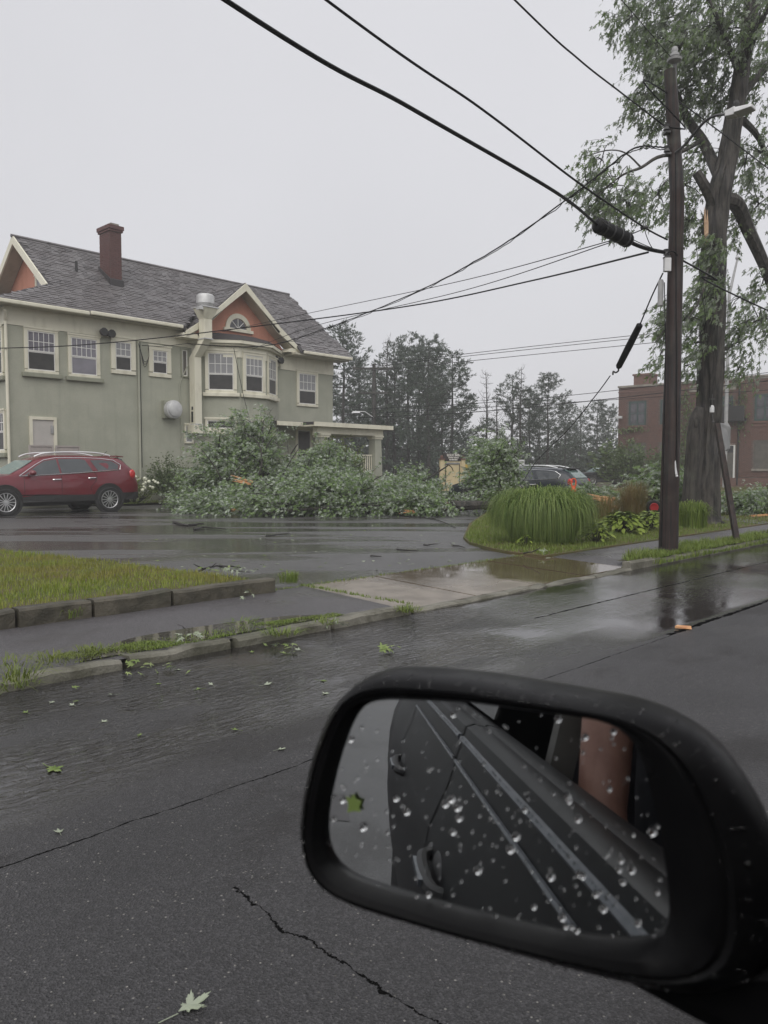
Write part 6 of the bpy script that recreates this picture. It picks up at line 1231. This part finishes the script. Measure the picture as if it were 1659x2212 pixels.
ps.location = (P(2053*.5486,1005,34).x, 34, .1); zz1, zz0 = P(1126,993,34).z-.1, P(1126,1009,34).z-.1
tag(ps, 'small white sign on a post above the dark wagon', 'sign'); MB().box(-.13,.13,-.015,.015,zz0,zz1).build('face', M['plasticw'], ps); q = MB(); q.box(-.09,.09,-.02,-.016,zz0+.18,zz0+.2); q.box(-.09,.09,-.02,-.016,zz0+.24,zz0+.26); q.box(-.04,.04,-.02,-.016,zz0+.05,zz0+.12); q.build('print', M['signblack'], ps); MB().box(-.02,.02,.0155,.04,-.1,zz1).build('post', M['alu'], ps)
r_ = P(1208,1031,46); rs = empty('red_sign', (r_.x,r_.y,.1)); tag(rs, 'small red square sign far across the car park', 'sign'); MB().box(-.25,.25,-.02,.02,.45,.95).build('face', M['signred'], rs); q = MB(); 
for a_, c in (((-.2,.5),(-.2,.9)),((-.2,.9),(.2,.9)),((.2,.9),(.2,.5)),((.2,.5),(-.2,.5))): q.bar((a_[0],-.025,a_[1]),(c[0],-.025,c[1]),.02,.02)
q.tube([(.08*cos(t_),-.025,.7+.08*sin(t_)) for t_ in np.linspace(0,6.28,12)], .012, 4); q.build('emblem', M['letter'], rs); MB().box(-.03,.03,-.02,.02,-.1,.45).build('post', M['alu'], rs)
cz = P(1239,1050,20); co = empty('traffic_channelizer', (cz.x,20,.06)); tag(co, 'orange channelizer cone sticking up behind the ornamental grass', 'traffic cone'); ht = P(1239,1034,20).z-.06
q = MB(); q.lathe([(.11,.06),(.10,.1),(.085,.5),(.07,ht-.3),(.055,ht-.28),(.05,ht-.18)], 14); q.build('cone', M['cone'], co, smooth=True); q = MB(); q.lathe([(.104,.32),(.101,.42)], 14); q.build('white_band', M['plasticw'], co); q = MB(); q.box(-.24,.24,-.24,.24,0,.06); q.build('base', M['rubber'], co)
q = MB(); q.tube([(-.05,0,ht-.2),(-.06,0,ht-.06),(-.03,0,ht),(.03,0,ht),(.06,0,ht-.06),(.05,0,ht-.2)], .018, 6); q.build('handle', M['cone'], co)
wr = gp(1410,1120,.1); ww = empty('garden_wheel', (wr.x, wr.y, .1)); tag(ww, 'black wheel with a red hub ring standing on a grey block by the pole', 'wheel'); wz = P(1411,1096,wr.y).z-.1
MB().box(-.20,.26,-.05,.16,.0,max(wz-.14,.05)).build('block', M['stone'], ww, bevel=.01); q = MB(); q.lathe([(.10,-.05),(.16,-.06),(.19,-.03),(.19,.05),(.10,.06)], 22, (.01,-.0,wz), 'y'); q.build('tyre', M['rubber'], ww, smooth=True)
q = MB(); q.lathe([(.075,-.07),(.10,-.075),(.115,-.06),(.115,.03),(.09,.03)], 20, (.01,0,wz), 'y'); q.lathe([(.01,.02),(.095,-.03),(.095,-.02),(.01,.03)], 20, (.01,.0,wz), 'y'); q.build('hub', M['redp'], ww, smooth=True)
lb, lt = G(1592,1171,.09), P(1549,916,14.3); ls = empty('leaning_sign', (lb.x,lb.y,.09)); tag(ls, 'leaning wooden post with two metal sign backs near the footpath', 'sign post'); dv = lt-lb
q = MB(); q.bar(-dv*.04, dv, .085, .085, (0,1,0)); q.build('post', M['pole'], ls)
def lq(u, v, y): return P(u, v, y)-lb
yb = lt.y
q = MB(); q.extr([lq(1543,917,yb+.1), lq(1554,915,yb+.07), lq(1567,968,yb+.07), lq(1555,972,yb+.1)], (0,.004,0)); q.build('sign_plate', M['alu'], ls)
q = MB(); q.extr([lq(1552,914,yb+.0), lq(1573,914,yb+.35), lq(1578,923,yb+.37), lq(1577,968,yb+.37), lq(1572,975,yb+.34), lq(1562,974,yb)], (.004,0,0)); q.build('sign_plate', M['alu'], ls)
q = MB(); q.extr([lq(1557,972,yb+.09), lq(1566,970,yb+.06), lq(1568,982,yb+.06), lq(1559,984,yb+.09)], (0,.004,0)); q.build('sticker', M['plasticw'], ls); q = MB(); q.tube([lq(1549,915,yb-.02), lq(1556,985,yb-.05), lq(1570,1060,yb-.08), lq(1583,1110,yb-.1)], .006, 4); q.build('cable', M['cable'], ls)
tm_ = empty('tree_meter', tp(1538,885,-.62)); tag(tm_, 'small grey meter hanging from a wire on the maple trunk', 'meter'); q = MB(); q.lathe([(.02,-.07),(.05,-.06),(.05,.05),(.035,.09),(.01,.1)], 10); q.build('housing', M['plasticw'], tm_, smooth=True); q = MB(); q.bar((-.06,0,.24),(.06,0,.24),.02,.02); q.tube([(0,0,.1),(0,0,.35)], .006, 4); q.tube([(.01,0,-.07),(.03,0,-.25)], .008, 4); q.ball((.03,0,-.27), .03, 6, 4); q.build('fittings', M['hard'], tm_)
for i, (u, v, d, lab) in enumerate([(1262,1045,52,'left concrete wheel stop far across the car park'),(1290,1043,52,'right concrete wheel stop far across the car park'),(1320,1043,54,'wheel stop nearest the brick building bushes')]):
    p = P(u, v, d); o = MB().hexa([(-.9,-.08,0),(.9,-.08,0),(.9,.08,0),(-.9,.08,0)],[(-.85,-.05,.14),(.85,-.05,.14),(.85,.05,.14),(-.85,.05,.14)]).build('wheel_stop', M['stone'], None, loc=(p.x,p.y,.06)); tag(o, lab, 'wheel stop', 'concrete wheel stops')
for (u, v, sz_, lab) in ((1583,0,0,''),):
    p = S(17.5, 8.6, .13); tag(MB().bar((0,0,0),(.5,.1,.03),.06,.05).build('stick', M['split'], None, loc=G(1620,1115,.12)), 'short broken stick on the lawn right of the leaning sign', 'stick')
# ================================================================ OWN CAR WITH DOOR MIRROR, DRIVER
car = empty('black_car', (0,0,.05), R45); tag(car, 'black car we look out of with its wet door mirror and open window', 'car')
SECT = [(.052,1.03),(.060,1.052),(.088,1.056),(.105,1.05),(.118,1.00),(.135,.93),(.17,.84),(.185,.74),(.185,.60),(.165,.46),(.13,.36),(.09,.30)]
def panel(nm, s0, s1, m='blackp', sect=SECT, taper=0.0, n=8):
    V, Fs = [], []; k = len(sect)
    for i in range(n+1):
        s_ = s0+(s1-s0)*i/n; V += [(s_, t_-taper*max(0,-s_-2.2)**2-.02*max(0,s_-.9)**2, z) for t_, z in sect]
    for i in range(n):
        for j in range(k-1): Fs.append((i*k+j,(i+1)*k+j,(i+1)*k+j+1,i*k+j+1))
    b = MB(); b.add(V, Fs); inn = [(t_-.03, z) for t_, z in sect]; V2 = [(s_, t_, z) for s_ in (s0, s1) for t_, z in inn]
    b.add(V2, [(j,k+j,k+j+1,j+1) for j in range(k-1)]); return b.build(nm, M[m], car, smooth=True)
fd = panel('front_door', -.86, .74); rd = panel('rear_door', -1.95, -.875); panel('rear_quarter', -3.1, -1.965, taper=.06); panel('front_wing', .755, 1.75)
for d_, s0, s1 in ((fd,-.86,.74),(rd,-1.95,-.875)):
    b = MB(); b.tube([(s0+.01,.114,1.026),(s1-.01,.114,1.026)], .0065, 6); b.build('waist_strip', M['strip'], d_, smooth=True)
    b = MB(); b.tube([(s0+.01,.126,.980),(s1-.01,.126,.980)], .0045, 6); b.build('side_moulding', M['strip'], d_, smooth=True)
    hx = s0+.20
    b = MB(); b.tube(spline([(hx-.11,.168,.815),(hx-.09,.192,.812),(hx,.198,.81),(hx+.09,.192,.808),(hx+.11,.168,.805)],4), .013, 8); b.ball((hx,.165,.80), .075, 12, 6, (1.2,.22,.62)); b.build('handle', M['clad'], d_, smooth=True)
    MB().box(hx-.07,hx+.07,.205,.213,.806,.818).build('handle_inlay', M['strip'], d_)
b = MB(); b.box(-1.95,.74,.03,.05,.90,1.03); b.box(-1.95,.74,-.01,.029,.86,.955); b.box(-.86,.72,-.04,-.011,.5,.92); b.box(-1.95,-.9,-.04,-.011,.5,.92); b.build('door_lining', M['trimgrey'], car)
b = MB(); b.bar((-.62,-.02,.95),(-.66,-.16,1.62),.045,.04,(1,0,0)); b.build('centre_pillar', M['trimgrey'], car)
b = MB(); b.bar((-2.0,.03,1.04),(-2.3,-.16,1.6),.2,.05,(1,0,0)); b.bar((.72,.02,1.04),(-.02,-.20,1.66),.09,.05,(0,1,0)); b.bar((-.02,-.2,1.655),(-2.35,-.18,1.63),.07,.05); b.build('window_frame', M['clad'], car)
b = MB(); b.hexa([(-2.4,-1.5,1.62),(0,-1.5,1.66),(0,-.16,1.66),(-2.4,-.16,1.62)],[(-2.4,-1.4,1.68),(0,-1.4,1.72),(0,-.24,1.72),(-2.4,-.24,1.68)]); b.build('roof', M['blackp'], car)
b = MB(); b.extr([(-.93,.035,1.062),(-.99,-.135,1.6),(-2.15,-.14,1.58),(-1.96,.03,1.062)], (0,-.006,0)); b.build('rear_side_window', M['screen'], car)
b = MB(); b.box(-3.1,1.75,-1.62,-.03,.26,.40); b.box(-3.1,1.75,-1.75,-1.62,.3,1.06); b.box(-2.6,-2.5,-1.6,-.1,.4,1.55); b.build('cabin_shell', M['clad'], car)
MB().box(.48,.78,-1.6,-.06,.55,1.06).build('dashboard_blocker', M['clad'], car, bevel=.03)  # unseen box, added to keep light out of the cabin
MB().hexa([(.80,-1.55,1.04),(.82,-1.55,1.05),(.82,-.06,1.05),(.80,-.06,1.04)],[(.02,-1.45,1.64),(.04,-1.45,1.66),(.04,-.22,1.66),(.02,-.22,1.64)]).build('windscreen', M['screen'], car)  # opaque panel out of view, added to block light from the front
MB().box(-2.4,.4,-1.62,-1.6,1.0,1.62).build('far_side_blocker', M['screen'], car)  # opaque unseen panel, added so the cabin stays dark
b = MB(); b.box(.55,1.75,-1.62,-.06,.4,1.0); b.build('bonnet', M['blackp'], car)
b = MB(); b.hexa([(-.95,-.62,.4),(-.3,-.62,.4),(-.3,-.12,.4),(-.95,-.12,.4)],[(-.95,-.6,.62),(-.28,-.6,.66),(-.28,-.14,.66),(-.95,-.14,.62)]); b.hexa([(-.98,-.6,.6),(-.78,-.6,.6),(-.78,-.14,.6),(-.98,-.14,.6)],[(-1.16,-.55,1.3),(-1.02,-.55,1.3),(-1.02,-.19,1.3),(-1.16,-.19,1.3)]); b.box(-1.2,-1.08,-.48,-.26,1.3,1.5); b.build('seat', M['cloth'], car, bevel=.03)
for s_ in (-2.45, 1.25):
    wh = empty('wheel', (s_,.02,.33), 0, car); MB().lathe([(.2,.1),(.3,.1),(.33,.06),(.33,-.1),(.2,-.1)], 28, (0,0,0), 'y').build('tyre', M['rubber'], wh, smooth=True); MB().lathe([(.0,.08),(.2,.09),(.2,.0),(0,.0)], 20, (0,0,0), 'y').build('rim', M['alloy'], wh)
# mirror: outline measured on the glass plane
MN = Vector((-.369,-.923,.109)).normalized(); MO = Vector((0,0,CAM_H))+ray(1075,1760)*.45
sm = empty('door_mirror', (0,0,-.05), 0, car); car_inv = Matrix.Rotation(-R45, 4, 'Z')
def mz(zx, zy, off=0.0): return on_plane(603.4+zx*.6362, 1426+zy*.6362, MO+MN*off, MN)
GLASS = [(300,138),(390,130),(640,140),(900,175),(1090,200),(1160,225),(1215,285),(1250,390),(1290,560),(1315,720),(1327,850),(1322,915),(1285,948),(1190,956),(1000,935),(800,895),(600,850),(400,790),(250,750),(192,717),(158,665),(150,590),(165,480),(195,350),(230,245),(262,172)]
OUTER = [(285,55),(380,44),(640,68),(900,112),(1200,165),(1330,205),(1450,265),(1560,395),(1670,575),(1720,760),(1725,930),(1700,1060),(1600,1130),(1420,1150),(1060,1062),(840,1000),(600,932),(390,872),(240,825),(150,780),(98,715),(73,590),(82,470),(108,340),(150,225),(200,120)]
def resamp(pl_, n):
    p = np.array([tuple(x) for x in pl_]); p = np.vstack([p, p[:1]]); s_ = np.concatenate([[0], np.cumsum(np.linalg.norm(np.diff(p,axis=0),axis=1))]); t_ = np.linspace(0, s_[-1], n, endpoint=False); return np.stack([np.interp(t_, s_, p[:,i]) for i in range(3)], 1)
gsm = lambda L_, off=0: [mz(x, y, off) for x, y in L_]
def smooth_ring(r_, it=3):
    for _ in range(it): r_ = .5*r_+.25*np.roll(r_,1,0)+.25*np.roll(r_,-1,0)
    return r_
ND = 96
def align(a, b):                     # index shift so that both rings start at the matching angle
    ca, cb = a.mean(0), b.mean(0); return a
u_ = MN.cross(Vector((0,0,1))).normalized(); v_ = u_.cross(MN)
def ring_polar(pts, n=ND):           # resample a ring by angle about the glass centre
    c = np.array(MO); P_ = resamp(pts, 600); x = (P_-c)@np.array(u_); y = (P_-c)@np.array(v_); a = np.arctan2(y, x); o = np.argsort(a); aa = np.concatenate([a[o]-2*pi, a[o], a[o]+2*pi]); rx = np.tile(x[o],3); ry = np.tile(y[o],3); t_ = np.linspace(-pi, pi, n, endpoint=False)
    return np.stack([np.interp(t_, aa, rx), np.interp(t_, aa, ry)], 1)
rg, ro = smooth_ring(ring_polar(gsm(GLASS)), 2), smooth_ring(ring_polar(gsm(OUTER)), 2)
def to3(r2, off): return [car_inv @ (MO + u_*float(x) + v_*float(y) + MN*off) for x, y in r2]
def midr(f): return rg*(1-f)+ro*f
rings = [to3(rg*1.0,-.006), to3(rg*1.004,.004), to3(midr(.22),.012), to3(midr(.45),.0135), to3(midr(.52),.011), to3(midr(.58),.0128), to3(midr(.82),.008), to3(ro,-.008), to3(ro*1.01,-.03), to3(ro*.96,-.06), to3(ro*.82,-.09), to3(ro*.5,-.108)]
V = [p for r_ in rings for p in r_]; Fs = []
for i in range(len(rings)-1):
    for k in range(ND): Fs.append((i*ND+k, i*ND+(k+1)%ND, (i+1)*ND+(k+1)%ND, (i+1)*ND+k))
Fs.append(tuple(range((len(rings)-1)*ND, len(rings)*ND)))
b = MB(); b.add(V, Fs); b.build('housing', M['mould'], sm, smooth=True)
b = MB(); b.add(to3(rg*1.006, -.001), [tuple(range(ND))]); b.build('mirror_glass', M['mirror'], sm)
# mount from housing to door
b = MB(); fa = [mz(x,y,o) for x,y,o in ((1030,1042,-.012),(1390,1242,-.012),(1800,1450,-.012),(1800,1000,-.012))]
fb_ = [p-MN*.07 for p in fa]; b.hexa([car_inv@p for p in fa], [car_inv@p for p in fb_]); b.hexa([(.25,.0,1.0),(.72,.0,1.0),(.72,.10,1.0),(.25,.10,1.0)],[(.34,.01,1.14),(.56,-.0,1.14),(.60,.09,1.12),(.34,.10,1.12)]); b.build('mount', M['mould'], sm, bevel=.012)
# rain drops on glass and housing
def drops(nm, pts, parent, m):
    b = MB()
    for p, r_, nrm in pts:
        vs, fs = sphere((0,0,0), r_, 9, 6, (1,1,1)); nn = Vector(nrm).normalized(); q = nn.to_track_quat('Z','Y'); b.add([car_inv @ (Vector(p)+q@Vector((v[0],v[1],v[2]*.42))) for v in vs], fs)
    o = b.build(nm, m, parent, smooth=True); tag(o, kind='stuff')
pts = []
while len(pts) < 300:
    x, y = random.uniform(150,1325), random.uniform(130,955)
    if inpoly(x, y, GLASS): pts.append((mz(x,y,.0002), random.choice((.0003,.0004,.0005,.0007,.0009)) if random.random() < .84 else random.uniform(.0011,.0025), MN))
drops('water_droplets', pts, sm, M['drop'])
lf = MB(); lf.extr([mz(x,y,.0012)-mz(250,490) for x,y in ((228,462),(245,470),(252,452),(262,472),(280,478),(272,500),(278,515),(255,512),(232,516),(236,492))], MN*.0006); tag(lf.build('fallen_leaf', M['litter'], None, loc=mz(250,490)), 'scrap of green leaf stuck to the left of the mirror glass', 'leaf')
pts = []
ro3 = [MO+u_*float(x)+v_*float(y)-MN*.005 for x,y in ro]
for k in range(420):
    i = random.randrange(ND); f = random.uniform(.5,1.0); p2 = rg[i]*(1-f)+ro[i]*f; pts.append((MO+u_*float(p2[0])+v_*float(p2[1])+MN*(float(np.interp(f,[.45,.52,.58,.82,1],[.0135,.011,.0128,.008,-.008]))), random.uniform(.0005,.0014), MN+v_*.4))
drops('housing_droplets', pts, sm, M['drop'])
pts = []
for k in range(300):                 # beads on our own door and its strips
    s_ = random.uniform(-1.9,.7); f = random.random()
    if f < .5: t_, z_, rr_ = .118, 1.03, random.uniform(.0012,.0026)
    elif f < .65: t_, z_, rr_ = .130, .983, random.uniform(.0012,.0028)
    else:
        z_ = random.uniform(.5,1.0); t_ = float(np.interp(z_, [q[1] for q in SECT[::-1]], [q[0] for q in SECT[::-1]]))+.0005; rr_ = random.uniform(.0007,.0016)
    pts.append((S(s_, t_, z_), rr_, S(0,1,.25)))
drops('door_droplets', pts, fd, M['drop'])
# driver: bare arm resting inside the open window
dr = empty('person', S(-.62,-.36,.62)); tag(dr, 'driver in dark shirt whose bare arm shows in the door mirror', 'person')
def dl(s_, t_, z): return S(s_, t_, z)-S(-.62,-.36,.62)
def skin_body(nm, joints, edges, m, parent):
    me = bpy.data.meshes.new(nm); me.from_pydata([tuple(j[0]) for j in joints], edges, []); o = link(nm, me, parent); me.materials.append(m)
    sk = o.modifiers.new('skin', 'SKIN'); me.skin_vertices.new() if not me.skin_vertices else None
    for v, j in zip(me.skin_vertices[0].data, joints): v.radius = (j[1], j[2] if len(j) > 2 else j[1])
    me.skin_vertices[0].data[0].use_root = True
    ss = o.modifiers.new('sub', 'SUBSURF'); ss.levels = ss.render_levels = 2
    for p in me.polygons: p.use_smooth = True
    sk.use_smooth_shade = True; return o
J = [(dl(-.62,-.36,.66),.16,.13),(dl(-.64,-.36,.96),.15,.12),(dl(-.66,-.36,1.22),.17,.12),(dl(-.66,-.36,1.34),.06,.06),(dl(-.63,-.36,1.42),.055,.055),(dl(-.60,-.36,1.50),.08,.075),(dl(-.60,-.36,1.57),.08,.075),
     (dl(-.64,-.17,1.34),.07,.07),(dl(-.55,-.10,1.26),.050,.050),(dl(-.46,-.062,1.0),.042,.042),(dl(-.40,-.13,.92),.042,.042),(dl(-.24,-.25,.86),.030,.030),(dl(-.17,-.29,.85),.036,.02),
     (dl(-.66,-.54,1.34),.07,.07),(dl(-.58,-.64,.98),.05,.05),(dl(-.34,-.56,.90),.042,.042),(dl(-.12,-.46,.96),.028,.028),(dl(-.05,-.44,.98),.036,.02),
     (dl(-.55,-.27,.66),.095,.095),(dl(-.12,-.26,.72),.075,.075),(dl(.12,-.26,.45),.05,.05),(dl(-.55,-.46,.66),.095,.095),(dl(-.12,-.46,.72),.075,.075),(dl(.12,-.46,.45),.05,.05)]
E = [(0,1),(1,2),(2,3),(3,4),(4,5),(5,6),(2,7),(7,8),(8,9),(9,10),(10,11),(11,12),(2,13),(13,14),(14,15),(15,16),(16,17),(0,18),(18,19),(19,20),(0,21),(21,22),(22,23)]
skin_body('body', J, E, M['skin'], dr)
for base_, dirv in ((dl(-.17,-.29,.85), Vector((.6,-.5,-.1))), (dl(-.05,-.44,.98), Vector((.6,.3,.1)))):
    b = MB(); dirv.normalize(); sdv = dirv.cross(Vector((0,0,1))).normalized()
    for i in range(4):
        o_ = base_+sdv*(i-1.5)*.019+dirv*.02; L_ = (.062,.072,.068,.052)[i]; b.tube([o_, o_+dirv*L_*.5, o_+dirv*L_*.8+Vector((0,0,-.02)), o_+dirv*L_*.85+Vector((0,0,-.045))], [.0095,.009,.0085,.006], 8)
    o_ = base_-sdv*.035; b.tube([o_, o_-sdv*.02+dirv*.03, o_-sdv*.015+dirv*.055], [.011,.010,.007], 8); b.build('fingers', M['skin'], dr, smooth=True)
J2 = [(j[0], j[1]+.016, (j[2] if len(j) > 2 else j[1])+.016) for j in J[:3]]+[(J[7][0].lerp(J[2][0],.3), .085,.085),(J[13][0].lerp(J[2][0],.3),.085,.085),(dl(-.55,-.27,.66),.11,.11),(dl(-.12,-.26,.72),.088,.088),(dl(-.55,-.46,.66),.11,.11),(dl(-.12,-.46,.72),.088,.088)]
skin_body('clothing', J2, [(0,1),(1,2),(2,3),(2,4),(0,5),(5,6),(0,7),(7,8)], M['cloth'], dr)
b = MB(); hc = dl(-.615,-.36,1.565); b.ball(hc+Vector((0,0,.03)), .108, 14, 9, (1,.92,1.0)); b.build('hair', M['hair'], dr, smooth=True)
fdir = Vector((S2*.6-S2*.8*.0, S2, 0)).normalized(); fs = Vector((-fdir.y, fdir.x, 0)); b = MB(); c0 = dl(-.60,-.36,1.525)
for sgn in (1,-1): b.ball(c0+fdir*.083+fs*.03*sgn+Vector((0,0,.01)), .012, 8, 6)
b.build('eyes', M['plasticw'], dr, smooth=True); b = MB(); b.ball(c0+fdir*.098+Vector((0,0,-.02)), .016, 8, 6, (1,1,1.5)); b.bar(c0+fdir*.088-fs*.025+Vector((0,0,-.062)), c0+fdir*.088+fs*.025+Vector((0,0,-.062)), .012, .012); b.build('nose_and_mouth', M['skin'], dr, smooth=True)
# ================================================================ RAINY AIR
hz = MB().box(-203,203,-203,203,-1.15,16).build('haze', None); tag(hz, 'thin grey rain haze filling the air', 'haze', None, 'stuff')
hm = bpy.data.materials.new('rain_haze'); hm.use_nodes = True; hm.node_tree.nodes.clear()
pv = hm.node_tree.nodes.new('ShaderNodeVolumePrincipled'); pv.inputs['Color'].default_value = (.985,.985,.99,1); pv.inputs['Density'].default_value = .0020; pv.inputs['Anisotropy'].default_value = .2
ho = hm.node_tree.nodes.new('ShaderNodeOutputMaterial'); hm.node_tree.links.new(pv.outputs[0], ho.inputs['Volume']); hz.data.materials.append(hm)
